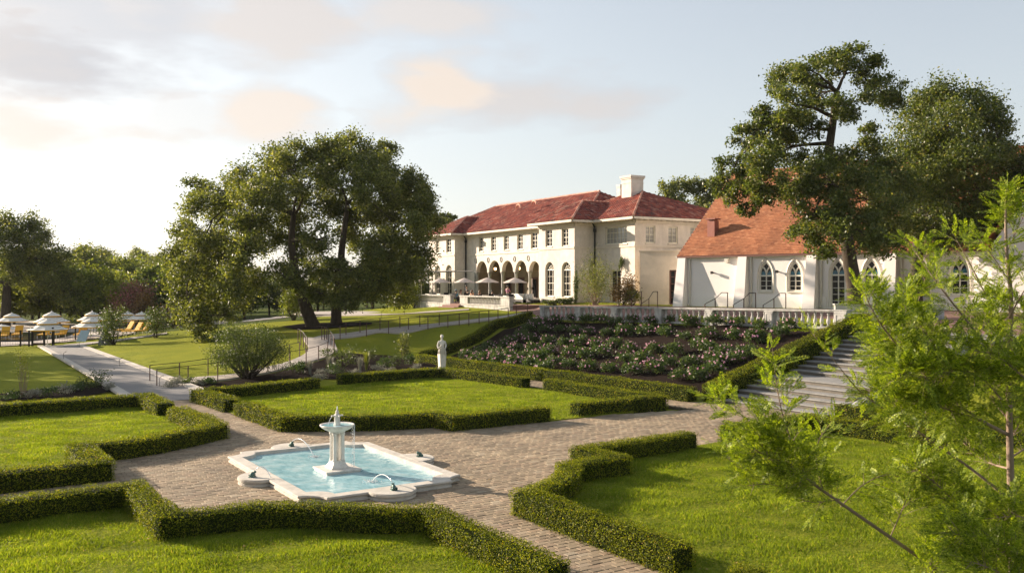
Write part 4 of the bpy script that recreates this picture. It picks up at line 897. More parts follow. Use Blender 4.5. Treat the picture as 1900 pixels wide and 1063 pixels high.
def window(parent, P0, U, NO_, u0, u1, zs, zp, kind, rise, cols, rows_, inset=.18, fr=.07, glass='glass', frm='frame', mun=.022, tracery=None, name='window', midrail=None):
    def pt(u, z, d=0): return P0+U*u-NO_*d+Vector((0, 0, z-P0.z))
    mb = MB()
    def bar(a, za, b_, zb_, w, d0, d1):
        v = Vector((b_-a, zb_-za)); L = v.length
        if L < 1e-4: return
        n = Vector((-v.y, v.x))/L*w/2; q = [(a+n.x, za+n.y), (a-n.x, za-n.y), (b_-n.x, zb_-n.y), (b_+n.x, zb_+n.y)]
        vs = [pt(x, z, d0) for x, z in q]+[pt(x, z, d1) for x, z in q]; mb.add(vs, [(0, 1, 2, 3), (7, 6, 5, 4), (0, 4, 5, 1), (1, 5, 6, 2), (2, 6, 7, 3), (3, 7, 4, 0)])
    ap = arch_pts(u0+fr/2, u1-fr/2, zp if kind != 'rect' else zp-fr/2, kind, 12, rise)
    ol = [(u0+fr/2, zs+fr/2)]+ap+[(u1-fr/2, zs+fr/2)]
    for (a, za), (b_, zb_) in zip(ol, ol[1:]+ol[:1]): bar(a, za, b_, zb_, fr, inset-.06, inset+.05)
    if kind != 'rect': bar(u0, zp, u1, zp, fr, inset-.055, inset+.05)
    zt_ = zp
    for c in range(1, cols): u = u0+(u1-u0)*c/cols; bar(u, zs, u, zt_, mun*(2.2 if cols == 2 else 1), inset-.03, inset+.04)
    for r_ in range(1, rows_): z_ = zs+(zt_-zs)*r_/rows_; bar(u0, z_, u1, z_, mun*(2.0 if (midrail and r_ == midrail) else 1), inset-.034, inset+.04)
    c = (u0+u1)/2; r_ = (u1-u0)/2
    if tracery == 'fan':
        for an in (35, 70, 110, 145): bar(c, zp, c+r_*.95*math.cos(R(an)), zp+r_*.95*math.sin(R(an))*(rise or 1), mun, inset-.03, inset+.04)
        for k in range(5): a1_, a2_ = R(180*k/5), R(180*(k+1)/5); bar(c+r_*.5*math.cos(a1_), zp+r_*.5*math.sin(a1_), c+r_*.5*math.cos(a2_), zp+r_*.5*math.sin(a2_), mun, inset-.031, inset+.04)
    if tracery == 'gothic':
        w = (u1-u0)
        for (ca, cb) in ((u0, c), (c, u1)):
            sub = arch_pts(ca, cb, zp+w*.12, 'pointed', 8, 1.0)
            for (a, za), (b_, zb_) in zip(sub[:-1], sub[1:]): bar(a, za, b_, zb_, mun*1.8, inset-.04, inset+.04)
        bar(c, zp, c, zp+w*.3, mun*2, inset-.04, inset+.04)
        for sgn in (-1, 1):
            pp = [(c, zp+w*.12), (c+sgn*w*.10, zp+w*.42), (c+sgn*w*.27, zp+w*.62)]
            for (a, za), (b_, zb_) in zip(pp[:-1], pp[1:]): bar(a, za, b_, zb_, mun*1.8, inset-.035, inset+.04)
    o = mb.build(name, M[frm], parent, wc=True)
    gl = MB(); ap = arch_pts(u0, u1, zp, kind, 12, rise)
    if kind == 'rect': gl.quad(pt(u0, zs, inset+.02), pt(u1, zs, inset+.02), pt(u1, zp, inset+.02), pt(u0, zp, inset+.02))
    else:
        gl.quad(pt(u0, zs, inset+.02), pt(u1, zs, inset+.02), pt(u1, zp, inset+.02), pt(u0, zp, inset+.02))
        if tracery == 'gothic':
            ug = MB(); w = (u1-u0); lo_ = zp+w*.33
            n = len(ap); ug.add([pt(x, z, inset+.02) for x, z in ap], [tuple(range(n))]); link('pane', ug.mesh('pane', M['glass']), o)
            for (ca, cb) in ((u0, c), (c, u1)):
                bg_ = MB(); bg_.add([pt(x, z, inset+.012) for x, z in ((ca+.03, zp+.03), (cb-.03, zp+.03), (cb-.03, zp+w*.17), ((ca+cb)/2, zp+w*.34), (ca+.03, zp+w*.17))], [(0, 1, 2, 3, 4)]); link('coloured_pane', bg_.mesh('coloured_pane', M['blueglass']), o)
        else: n = len(ap); gl.add([pt(x, z, inset+.02) for x, z in ap], [tuple(range(n))])
    g = link('pane', gl.mesh('pane', M[glass]), o); return o
def sillbar(parent, P0, U, NO_, u0, u1, z, h_=.09, d=.07, mat='stucco_trim', name='sill'):
    mb = MB(); o_ = P0+Vector((0, 0, z-P0.z)); mb.obox(o_, U, NO_, UP, (u0-.06, u1+.06), (-.02, d), (-h_, 0)); mb.build(name, M[mat], parent, wc=True)

def tile_plane(mb, O, U, V, N_, poly, tw, tl, kind, rng, lap=.04):
    """cover a polygon in the (u,v) plane with tiles; v up the slope"""
    us = [p[0] for p in poly]; n = len(poly); u = min(us)+tw/2; ci = 0
    while u < max(us):
        for row in range(400):
            off = (tw/2 if (row % 2 and kind == 'shingle') else 0)
            break
        def span(uu):
            xs = []
            for i in range(n):
                (x0, y0), (x1, y1) = poly[i], poly[(i+1) % n]
                if (x0 <= uu < x1) or (x1 <= uu < x0): xs.append(y0+(y1-y0)*(uu-x0)/(x1-x0))
            return (min(xs), max(xs)) if len(xs) >= 2 else None
        sp = span(u)
        if sp:
            v0, v1 = sp; k0 = math.floor(v0/tl); v = max(v0, k0*tl)
            k = k0
            while k*tl < v1-.02:
                va = max(v0, k*tl); vb = min(v1, (k+1)*tl+lap*.5); uo = u+(tw/2 if (k % 2 and kind == 'shingle') else 0)
                if kind == 'barrel':
                    r_ = tw*.40; lift0, lift1 = .045+rng.uniform(0, .012), .0; du = rng.uniform(-.008, .008)
                    A_ = []
                    for (vv, lf) in ((va-.01, lift0), (vb, lift1)):
                        for an in (0, 55, 125, 180): A_.append(O+U*(uo+du-r_*math.cos(R(an)))+V*vv+N_*(lf+r_*.62*math.sin(R(an))))
                    mb.add(A_, [(0, 1, 5, 4), (1, 2, 6, 5), (2, 3, 7, 6), (0, 3, 2, 1)])
                else:
                    lf = .022+rng.uniform(0, .012); w_ = tw/2-.006
                    A_ = [O+U*(uo-w_)+V*(va-.01)+N_*lf, O+U*(uo+w_)+V*(va-.01)+N_*lf, O+U*(uo+w_)+V*vb+N_*.006, O+U*(uo-w_)+V*vb+N_*.006, O+U*(uo-w_)+V*(va-.01), O+U*(uo+w_)+V*(va-.01)]
                    mb.add(A_, [(0, 1, 2, 3), (4, 5, 1, 0)])
                k += 1
        u += tw; ci += 1
RT = random.Random(11)
def hip_roof(parent, C0_, U, I, L, Dp, zE, zR, o=.8, hipL=True, hipR=True, skip=(), kind='barrel', tw=.30, tl=.40, run0=None, run1=None):
    """rect roof: C0_ front corner, U along front, I inward; L length, Dp depth, ridge in the middle"""
    half = Dp/2+o; r0 = (run0 if run0 is not None else half) if hipL else 0; r1 = (run1 if run1 is not None else half) if hipR else 0
    c = lambda u, w, z: C0_+U*u+I*w+Vector((0, 0, z-C0_.z))
    f0, f1, b0, b1 = c(-o, -o, zE), c(L+o, -o, zE), c(-o, Dp+o, zE), c(L+o, Dp+o, zE); R0, R1 = c(-o+r0, Dp/2, zR), c(L+o-r1, Dp/2, zR)
    base = MB(); base.v = [tuple(v) for v in (f0, f1, b1, b0, R0, R1)]; base.f = [(0, 1, 5, 4), (2, 3, 4, 5), (1, 2, 5), (3, 0, 4), (3, 2, 1, 0)]; ro = base.build('roof', M['underroof'], parent, wc=True)
    tm = MB(); faces = {'front': (f0, f1, [f0, f1, R1, R0]), 'left': (b0, f0, [b0, f0, R0]), 'right': (f1, b1, [f1, b1, R1])}
    for nm, (a, b_, pl) in faces.items():
        if nm in skip: continue
        Uu = (b_-a).normalized(); nn = Uu.cross(pl[2]-b_).normalized()
        if nn.z < 0: nn = -nn
        Vv = nn.cross(Uu).normalized()
        if Vv.z < 0: Vv = -Vv
        poly = [((p-a).dot(Uu), (p-a).dot(Vv)) for p in pl]; tile_plane(tm, a, Uu, Vv, nn, poly, tw, tl, kind, RT)
    tag(link('roof_tiles', tm.mesh('roof_tiles', M['tile' if kind == 'barrel' else 'shingle']), ro), kind='stuff')
    rm = MB()
    for a, b_ in ((f0, R0), (f1, R1), (R0, R1)):
        n_ = max(1, int((b_-a).length/.4))
        for k in range(n_): p, q_ = a.lerp(b_, k/n_)+Vector((0, 0, .09)), a.lerp(b_, (k+1)/n_)+Vector((0, 0, .075)); rm.tube([p, q_], [.115, .095], 7)
    tag(link('ridge_tiles', rm.mesh('ridge_tiles', M['ridge']), ro), kind='stuff')
    return ro
def eaves(parent, pts, zE, o=.75, mat='stucco_trim', brk=True):
    """soffit, fascia and brackets along a chain of outer wall corners (counter-clockwise seen from above, outside on the right)"""
    mb = MB(); bk = MB(); g = MB()
    for a, b_ in zip(pts[:-1], pts[1:]):
        U = (b_-a).normalized(); Nn = Vector((U.y, -U.x, 0)); L = (b_-a).length
        q = Vector((a.x, a.y, zE)); g.obox(q, U, Nn, UP, (-.72, L+.72), (o-.02, o+.10), (-.16, .04)); mb.obox(q, U, Nn, UP, (0, L), (0, .12), (-.42, -.14)); mb.obox(q, U, Nn, UP, (-.7, L+.7), (0, o-.03), (-.06, -.02))
        k = .25
        while k < L: bk.obox(q, U, Nn, UP, (k-.07, k+.07), (.121, o-.05), (-.2, -.062)); k += .62
    mb.build('eave', M[mat], parent, wc=True); g.build('gutter', M[mat], parent, wc=True)
    if brk: tag(bk.build('eave_bracket', M[mat], parent, wc=True), kind='stuff')

# ------------------------------------------------------------------ the mansion
MA = Vector((-.511, .859, 0)).normalized(); MI = Vector((.859, .511, 0)).normalized(); MO = -MI
C0 = Vector((10.26, 75, 0)); GZ = 3.1
mans = thing('mansion', 'pale stucco mansion with a red barrel tiled hip roof and an arched loggia', 'house', (C0.x, C0.y, GZ))
def TX(px, P=C0, Uv=MA): r_ = (px-950)/FPX; return (P.x-r_*P.y)/(r_*Uv.y-Uv.x)
def ZY(py, P, u, Uv=MA): return CH+(HZ-py)*(P.y+Uv.y*u)/FPX
zE, zS = 10.45, 8.12
t1 = TX(1104); C1 = C0+MA*t1; C2 = C1+MO*2.21; tw_ = TX(1000, C2); C3 = C2+MA*tw_; C3i = C3+MI*2.21
t5 = TX(865); C5 = C0+MA*t5; C6 = C5+MO*1.45; tw2 = TX(797, C6); C7 = C6+MA*tw2; C7i = C7+MI*1.45; C8 = C7i+MA*3.2
inner_depth = 12.0
def ops_from(P, lst, Uv=MA):                # lst: (px0, px1, pytop, pybottom, kind, py_spring)
    out = []
    for (x0, x1, yt, yb, kind, ys) in lst:
        ua, ub = sorted((TX(x0, P, Uv), TX(x1, P, Uv))); um = (ua+ub)/2; zb_, zt_ = ZY(yb, P, um, Uv), ZY(yt, P, um, Uv)
        if kind == 'rect': out.append((ua, ub, zb_, zt_, 'rect', None))
        else: zp_ = zt_-(ub-ua)/2; out.append((ua, ub, zb_, zp_, 'round', 1))
    return sorted(out)
def wing(P, Uv, NOv, L, lower, upper, wn_low=(2, 4), wn_up=(2, 4), gl_low='glass', gl_up='glass', z0=GZ-.6):
    facade('wall', mans, P, Uv, NOv, L, z0, zS, lower, .3, M['stucco']); facade('wall', mans, P, Uv, NOv, L, zS, zE, upper, .25, M['stucco'])
    mb = MB(); mb.obox(Vector((P.x, P.y, 0)), Uv, NOv, UP, (-.03, L+.03), (-.01, .07), (zS-.09, zS+.07)); mb.build('string_course', M['stucco_trim'], mans, wc=True)
    for o_ in lower:
        window(mans, P, Uv, NOv, *o_[:6], *( (3, 4) if o_[4] == 'round' else wn_low), glass=gl_low, tracery='fan' if o_[4] == 'round' else None, inset=.2, fr=.09, midrail=2); sillbar(mans, P, Uv, NOv, o_[0], o_[1], o_[2])
    for o_ in upper:
        window(mans, P, Uv, NOv, *o_[:6], *(wn_up if o_[1]-o_[0] < 2 else (6, 3)), glass=gl_up, inset=.16, fr=.09, midrail=2); sillbar(mans, P, Uv, NOv, o_[0], o_[1], o_[2])
# right block, long side: big window above, brown door below
up_ = ops_from(C0, [(1123, 1163.5, 421, 453, 'rect', 0)]); 
dr = ops_from(C0, [(1132, 1152, 501, 562, 'rect', 0)])
wing(C0, MA, MO, t1, dr, up_, (2, 5), (6, 3), 'glass', 'curtain')
# right side face
SR = -MA; sd_ops = []
def TXs(px): return TX(px, C0, MI)
su = ops_from(C0, [(1198, 1216, 419, 451, 'rect', 0), (1240, 1258, 421, 452, 'rect', 0), (1281, 1300, 421, 452, 'rect', 0)], MI)
wing(C0, MI, SR, inner_depth, [], su, gl_up='curtain')
# projecting wing: front and both returns
lo_ = ops_from(C2, [(1011.5, 1027.5, 486, 550, 'round', 0), (1042, 1058.5, 486, 551, 'round', 0)]); up_ = ops_from(C2, [(1012, 1024.5, 426, 458, 'rect', 0), (1042, 1054.5, 424, 457, 'rect', 0)])
wing(C2, MA, MO, tw_, lo_, up_); wing(C2, MI, -MA, 2.21, [], []); 
facade('wall', mans, C3, MI, MA, 2.21, GZ-.6, zE, [], .2, M['stucco'])
# loggia front
LOG = C3i; LL_ = (C5-C3i).length
cap = 6.16
ar = []
cols_px = [883.5, 906, 930.2, 954.5, 980]
arx = [(884, 904), (907, 928), (931, 952), (956, 977), (981.5, 1001.5)]
for x0, x1 in arx:
    ua, ub = sorted((TX(x0, LOG), TX(x1, LOG))); ua = max(ua, .06); ar.append((ua, ub, cap, cap, 'round', 1.0))
ar.sort(); tL = ar[-1][1]+.45
facade('wall', mans, LOG, MA, MO, LL_, cap, zS, ar, .45, M['stucco'])
facade('wall', mans, LOG+MA*tL, MA, MO, LL_-tL, GZ-.6, cap, [], .3, M['stucco'])
upl = ops_from(LOG, [(888.5, 897, 440, 467, 'rect', 0), (911, 920, 438, 465.5, 'rect', 0), (934.5, 944, 436, 464, 'rect', 0), (959.5, 970, 433.5, 463, 'rect', 0), (985, 997, 431, 461.5, 'rect', 0)])
facade('wall', mans, LOG, MA, MO, LL_, zS, zE, upl, .25, M['stucco'])
for o_ in upl: window(mans, LOG, MA, MO, *o_[:6], 2, 4, inset=.16, fr=.09, midrail=2); sillbar(mans, LOG, MA, MO, o_[0], o_[1], o_[2])
mb = MB(); mb.obox(LOG, MA, MO, UP, (0, LL_), (-.01, .07), (zS-.09, zS+.07)); mb.build('string_course', M['stucco_trim'], mans, wc=True)
for i, o_ in enumerate(ar):                    # columns and roundels
    for uu in ([o_[1]+.12] if i < 4 else [o_[1]+.1, o_[1]+.5]):
        p = LOG+MA*uu-MO*.2; mb = MB(); mb.lathe([(.23, GZ-.1), (.23, GZ), (.19, GZ+.08), (.165, GZ+.15), (.15, cap-.5), (.17, cap-.45), (.16, cap-.38), (.21, cap-.15), (.26, cap-.06), (.27, cap)], (p.x, p.y, 0), 14); mb.build('column', M['stone'], mans, True, wc=True)
    c = LOG+MA*(o_[1]+.12)+MO*.03+Vector((0, 0, 7.45)); mb = MB(); pts = [c+MA*(.2*math.cos(k*math.pi/8))+UP*(.27*math.sin(k*math.pi/8)) for k in range(17)]; mb.tube(pts, .035, 5, cap=False); mb.build('roundel', M['stone'], mans, wc=True)
mb = MB(); bk = LOG+MI*3.2; mb.obox(Vector((bk.x, bk.y, 0)), MA, MI, UP, (-.2, tL+.3), (0, .2), (GZ-.3, 8.1)); mb.obox(Vector((LOG.x, LOG.y, 0)), MA, MI, UP, (.05, tL+.2), (.46, 3.19), (7.9, 8.1)); mb.obox(Vector((LOG.x, LOG.y, 0)), MA, MI, UP, (-.1, tL), (-.3, 3.19), (GZ-.2, GZ-.05)); mb.obox(Vector((LOG.x, LOG.y, 0)), MA, MI, UP, (tL+.02, tL+.3), (.31, 3.19), (GZ, 7.89)); mb.build('loggia_wall', plain('shade_toned_plaster', (.30, .25, .19), (.22, .18, .14), 2, .85), mans, wc=True)  # plaster coloured darker to deepen the shade behind the arches
for i, o_ in enumerate(ar):
    c_ = (o_[0]+o_[1])/2+2.4
    if c_ > tL-.6: continue
    mb = MB(); mb.obox(Vector((bk.x, bk.y, 0)), MA, MO, UP, (c_-.55, c_+.55), (.002, .06), (GZ, 5.6)); d_ = mb.build('loggia_door', M['door_brown'], mans, wc=True); m2 = MB(); m2.obox(Vector((bk.x, bk.y, 0)), MA, MO, UP, (c_-.42, c_+.42), (.062, .075), (GZ+.4, 5.4)); link('pane', m2.mesh('pane', M['glass']), d_)
for px_, py_ in ((889.5, 511), (919, 499), (963, 498)):
    u = TX(px_, LOG+MI*1.4); p = LOG+MI*1.4+MA*u; z_ = CH+(HZ-py_)*p.y/FPX
    o = thing('hanging_lantern', {889.5: 'lit orange wall lantern deep in the leftmost loggia arch', 919: 'lit lantern hanging in the second loggia arch from the left', 963: 'lit lantern hanging in the fourth loggia arch from the left'}[px_], 'lantern', (p.x, p.y, z_), 0, 'lit lanterns in the loggia')
    m2 = MB(); m2.lathe([(.05, -.14), (.12, -.10), (.14, .08), (.08, .14)], (0, 0, 0), 8); m2.build('lamp_glass', M['brass_glow'], o); m2 = MB(); m2.tube([(0, 0, .14), (0, 0, min(1.2, 7.85-z_))], .012, 5); m2.lathe([(.13, .13), (.05, .2), (.02, .24)], (0, 0, 0), 8); m2.build('lamp_frame', M['iron'], o)
# left wing
wing(C6, MI, -MA, 1.45, [], [])
lo_ = ops_from(C6, [(806.5, 817.5, 492.5, 546, 'round', 0), (827, 838.5, 491.5, 546, 'round', 0)]); up_ = ops_from(C6, [(808.5, 815, 446, 470, 'rect', 0), (828, 837, 442.5, 469, 'rect', 0)])
wing(C6, MA, MO, tw2, lo_, up_)
facade('wall', mans, C7, MI, MA, 1.45, GZ-.6, zE, [], .2, M['stucco']); facade('wall', mans, C7i, MA, MO, 3.2, GZ-.6, zE, [(TX(799, C7i)+.0, TX(792, C7i)+.3, 8.9, 10.0, 'rect', None)] if 0 < TX(799, C7i) < TX(792, C7i)+.3 < 3.2 else [], .2, M['stucco']); facade('wall', mans, C8, MI, MA, inner_depth, GZ-.6, zE, [], .2, M['stucco'])
# back wall and cap so no light leaks
mb = MB(); mb.obox(Vector((C0.x, C0.y, 0)), MA, MI, UP, (.4, (C8-C0).length-.3), (3.6, inner_depth-.1), (GZ, zE-.1)); mb.obox(Vector((C0.x, C0.y, 0)), MA, MI, UP, (.35, t1+tw_-.1), (.35, 3.59), (GZ, zE-.1)); mb.build('inner_core', M['stucco_trim'], mans, wc=True)
eaves(mans, [C8, C7i], zE); eaves(mans, [C7, C6], zE); eaves(mans, [C6, C5], zE); eaves(mans, [C5, C3i], zE); eaves(mans, [C3, C2], zE); eaves(mans, [C2, C1], zE); eaves(mans, [C1, C0], zE); eaves(mans, [C0, C0+MI*inner_depth], zE)
zEr = zE+.05
hip_roof(mans, C0+MA*7.1, MA, MI, (C8-C0).length-7.1, inner_depth, zEr, 14.05, skip=())
hip_roof(mans, Vector((C0.x, C0.y, 0)), MA, MI, 13.5, inner_depth, zEr, 13.5, run0=7.2)
def wing_roof(P, U, L, depth, zR):
    hip_roof(mans, P, U, MI, L, depth, zEr, zR)
def wing_hip(P, L, proj, rise=.53):
    """small pyramid-like hip running back into the main slope"""
    o = .8; h_ = L/2+o; back = proj+h_*1.0+2.6
    c = lambda u, w, z: P+MA*u+MI*w+Vector((0, 0, z-P.z)); zR = zEr+h_*rise
    f0, f1 = c(-o, -o, zEr), c(L+o, -o, zEr); pk = c(L/2, -o+h_, zR); bkp = c(L/2, back+1.0, zR); b0, b1 = c(-o, back, zEr), c(L+o, back, zEr)
    base = MB(); base.v = [tuple(v) for v in (f0, f1, pk, bkp, b0, b1)]; base.f = [(0, 1, 2), (1, 5, 3, 2), (4, 0, 2, 3)]; ro = base.build('roof', M['underroof'], mans, wc=True)
    tm = MB()
    for (a, b_, pl) in ((f0, f1, [f0, f1, pk]), (b0, f0, [b0, f0, pk, bkp]), (f1, b1, [f1, b1, bkp, pk])):
        Uu = (b_-a).normalized(); nn = Uu.cross(pl[2]-b_).normalized(); nn = nn if nn.z > 0 else -nn; Vv = nn.cross(Uu).normalized(); Vv = Vv if Vv.z > 0 else -Vv
        tile_plane(tm, a, Uu, Vv, nn, [((p-a).dot(Uu), (p-a).dot(Vv)) for p in pl], .30, .40, 'barrel', RT)
    tag(link('roof_tiles', tm.mesh('roof_tiles', M['tile']), ro), kind='stuff'); rm = MB()
    for a, b_ in ((f0, pk), (f1, pk), (pk, bkp)):
        n_ = max(1, int((b_-a).length/.4))
        for k in range(n_): p, q_ = a.lerp(b_, k/n_)+Vector((0, 0, .09)), a.lerp(b_, (k+1)/n_)+Vector((0, 0, .075)); rm.tube([p, q_], [.115, .095], 7)
    tag(link('ridge_tiles', rm.mesh('ridge_tiles', M['ridge']), ro), kind='stuff')
wing_hip(Vector((C2.x, C2.y, 0)), tw_, 2.21); wing_hip(Vector((C6.x, C6.y, 0)), tw2, 1.45)
# chimneys
def chimney(px0, px1, pyb, pyt, Y, rz, w=1.5):
    c = at((px0+px1)/2, pyt, Y); zt_ = c.z; zb_ = CH+(HZ-pyb)*Y/FPX-1.2; W_ = (px1-px0)*Y/FPX/1.36; mb = MB()
    mb.box((c.x, c.y, (zb_+zt_-.35)/2), (W_*.9, W_*.9, zt_-.35-zb_), rz); mb.box((c.x, c.y, zt_-.28), (W_*.98, W_*.98, .12), rz); mb.box((c.x, c.y, zt_-.11), (W_*1.06, W_*1.06, .2), rz); mb.box((c.x, c.y, zt_-.7), (W_*.94, W_*.94, .06), rz)
    mb.build('chimney', M['stucco'], mans, wc=True)
ra = math.atan2(MI.y, MI.x); chimney(1152, 1195, 375, 327, 83.5, ra); chimney(1144, 1160, 360, 343, 90, ra)
for px_, py_ in ((962, 385), (991, 378)):
    p = at(px_, py_, 94); mb = MB(); mb.tube([p+MA*.5*math.cos(k*math.pi/6)+UP*(.4*math.sin(k*math.pi/6)-.1) for k in range(7)], .1, 6); mb.build('roof_vent', M['ridge'], mans, wc=True)
# downspouts
for P_, off in ((C1+MO*.12-MA*.12, 0), (C5+MO*.12-MA*.12, 0)):
    mb = MB(); mb.tube([P_+Vector((0, 0, GZ)), P_+Vector((0, 0, zE-.5)), P_+MO*.3+Vector((0, 0, zE-.1))], .07, 6); mb.box((P_.x, P_.y, zE-.8), (.25, .25, .3)); mb.build('downspout', M['iron'], mans, wc=True)
# carved name panel over the door (no legible text in the photo)
ua, ub = TX(1134), TX(1151); mb = MB(); mb.obox(Vector((C0.x, C0.y, 0)), MA, MO, UP, (min(ua, ub), max(ua, ub)), (0, .04), (ZY(491, C0, 3), ZY(480, C0, 3))); mb.build('relief_panel', M['stucco_trim'], mans, wc=True)

# tan annex between mansion and chapel
CHU = Vector((.724, -.69, 0)); CHI = Vector((.69, .724, 0)); CHO = -CHI       # chapel wall runs to the right and towards us
AP = at(1187, 466, 72.2); AP.z = 0
ann = thing('annex', 'plain tan stucco flat-roofed annex between the mansion and the chapel', 'building', (AP.x, AP.y, 3.2))
AU = Vector((.86, -.51, 0)).normalized(); AI = Vector((.51, .86, 0)).normalized(); AL = 6.0
dop = ops_from(AP, [(1241.5, 1263, 501, 565, 'rect', 0)], AU); facade('wall', ann, AP, AU, -AI, AL, 2.6, 7.5, dop, .2, M['tan_stucco'])
window(ann, AP, AU, -AI, *dop[0][:6], 2, 5, inset=.12, fr=.11, mun=.05, frm='door_brown', name='door')
mb = MB(); mb.obox(AP, AU, AI, UP, (0, .02), (.01, 5), (2.6, 7.5)); mb.obox(AP, AU, AI, UP, (.03, AL), (.5, 5), (2.6, 7.45)); mb.obox(AP, AU, AI, UP, (-.04, AL), (-.05, .3), (7.5, 7.58)); mb.build('parapet', M['tan_stucco'], ann, wc=True)
mb = MB(); mb.obox(AP, AU, AI, UP, (-.01, dop[0][0]-.1), (-.035, -.002), (2.6, 4.3)); mb.build('base_course', M['tan_stucco'], ann, wc=True)

# ------------------------------------------------------------------ the chapel
K0 = Vector(((1265-950)/FPX*68.4, 68.4, 0)); KZ = 3.28; KE = 7.05
chap = thing('chapel', 'white chapel with a steep red shingle roof, tapered buttresses and pointed windows', 'chapel', (K0.x, K0.y, KZ))
KL = 27.0
def kop(x0, x1, yt, yb):
    ua, ub = sorted((TX(x0, K0, CHU), TX(x1, K0, CHU))); um = (ua+ub)/2; zt_, zb_ = ZY(yt, K0, um, CHU), ZY(yb, K0, um, CHU); w = ub-ua; return (ua, ub, zb_, zt_-w*1.02, 'pointed', 1.02)
kw = [kop(1408, 1433, 484, 540), kop(1462, 1487.5, 484, 540.5), kop(1540.5, 1568.5, 481, 570), kop(1601.5, 1631, 480, 543), kop(1691.5, 1723, 476.5, 545), kop(1763, 1797, 475.5, 547), kop(1862, 1900, 473, 552)]
facade('wall', chap, K0, CHU, CHO, KL, KZ-.5, KE, kw, .22, M['chapel_white'])
for i, o_ in enumerate(kw):
    window(chap, K0, CHU, CHO, *o_[:6], 2, 5 if i == 2 else 3, inset=.14, fr=.1, mun=.035, frm='chapel_trim', tracery='gothic', name='door' if i == 2 else 'window')
    # raised hood frame round the opening
    mb = MB(); ap = arch_pts(o_[0]-.09, o_[1]+.09, o_[3], 'pointed', 12, 1.02); pts = [(o_[0]-.09, o_[2])]+ap+[(o_[1]+.09, o_[2])]
    P3 = [K0+CHU*u+CHO*.01+Vector((0, 0, z_)) for u, z_ in pts]; mb.tube(P3, .05, 5); mb.build('window_surround', M['chapel_trim'], chap, wc=True)
    if i != 2: sillbar(chap, K0, CHU, CHO, o_[0], o_[1], o_[2], .1, .09, 'chapel_trim')
mb = MB(); mb.obox(K0, CHU, CHO, UP, (0, kw[2][0]-.25), (0, .06), (KZ-.4, KZ+.78)); mb.obox(K0, CHU, CHO, UP, (kw[2][1]+.25, KL), (0, .06), (KZ-.4, KZ+.78)); mb.build('base_course', M['chapel_white'], chap, wc=True)
# buttresses
for bx0, bx1 in ((1256, 1278), (1367, 1392), (1494, 1521), (1644, 1669), (1815, 1846)):
    uc = TX(bx1-3, K0, CHU)-.32; hw = .34; mb = MB(); dp0, dp1 = .95, .35; ztop_ = KE-.12
    if uc < .4: uc = .2
    vs = []
    for (w_, z_, d_) in ((hw+.10, KZ-.4, dp0), (hw, ztop_-.05, dp1)):
        for uu, dd in ((-w_, 0), (w_, 0), (w_, d_), (-w_, d_)): vs.append(K0+CHU*(uc+uu)+CHO*dd+Vector((0, 0, z_)))
    mb.add(vs, [(3, 2, 1, 0), (4, 5, 6, 7), (0, 1, 5, 4), (1, 2, 6, 5), (2, 3, 7, 6), (3, 0, 4, 7)]); mb.build('buttress', M['chapel_white'], chap, wc=True)
    p = K0+CHU*(uc+hw+.24)+CHO*.12; mb = MB(); mb.box((p.x, p.y, (KZ+KE)/2), (.09, .09, KE-KZ-.35), math.atan2(CHU.y, CHU.x)); mb.tube([p+Vector((0, 0, KZ+.2)), p+CHO*.25+Vector((0, 0, KZ+.05))], .05, 5); mb.build('downspout', M['chapel_trim'], chap, wc=True)
mb = MB(); mb.obox(K0, CHU, CHO, UP, (-.35, KL), (.12, .28), (KE-.16, KE)); mb.obox(K0, CHU, CHO, UP, (-.3, KL), (0, .12), (KE-.26, KE-.02)); mb.build('gutter', M['chapel_trim'], chap, wc=True)
for px_, py_ in ((1324, 506), (1444, 504), (1740, 501)):
    u = TX(px_, K0, CHU); p = K0+CHU*u+Vector((0, 0, ZY(py_, K0, u, CHU))); mb = MB(); mb.obox(p, CHU, CHO, UP, (-.07, .07), (.16, .34), (-.1, .1)); mb.obox(p, CHU, CHO, UP, (-.04, .04), (0, .16), (-.04, .04)); mb.build('wall_lamp', M['iron'], chap, wc=True)
mb = MB(); u = TX(1349.5, K0, CHU); mb.obox(K0, CHU, CHO, UP, (u-.15, u+.15), (.02, .2), (KE-.55, KE-.25)); mb.build('wall_box', M['chapel_trim'], chap, wc=True)
# gable walls and roof
run, rise = 7.85, 6.9; ov = .3
mb = MB(); a, b_, c_ = K0+Vector((0, 0, KZ-.5)), K0+CHI*2*run+Vector((0, 0, KZ-.5)), K0+CHI*run
mb.add([a, b_, K0+CHI*2*run+Vector((0, 0, KE)), K0+CHI*run+Vector((0, 0, KE+rise-.15)), K0+Vector((0, 0, KE))], [(0, 1, 2, 3, 4)]); mb.build('gable_wall', M['chapel_white'], chap, wc=True)
f0 = K0-CHU*.25+CHO*ov+Vector((0, 0, KE-.02)); f1 = f0+CHU*(KL+.25); r0 = K0-CHU*.25+CHI*run+Vector((0, 0, KE+rise)); r1 = r0+CHU*(KL+.25); b0 = K0-CHU*.25+CHI*2*run+Vector((0, 0, KE)); b1 = b0+CHU*(KL+.25)
mb = MB(); e = Vector((0, 0, -.14)); mb.add([f0, f1, r1, r0, b0, b1, f0+e, f1+e, r1+e, r0+e, b0+e, b1+e], [(0, 1, 2, 3), (3, 2, 5, 4), (7, 6, 9, 8), (8, 9, 10, 11), (0, 6, 7, 1), (0, 3, 9, 6), (3, 4, 10, 9), (1, 7, 8, 2), (2, 8, 11, 5)]); rf = mb.build('roof', M['underroof'], chap, wc=True)
tm = MB(); Uu = CHU; nn = CHU.cross(r0-f0).normalized(); nn = nn if nn.z > 0 else -nn; Vv = nn.cross(Uu).normalized(); Vv = Vv if Vv.z > 0 else -Vv
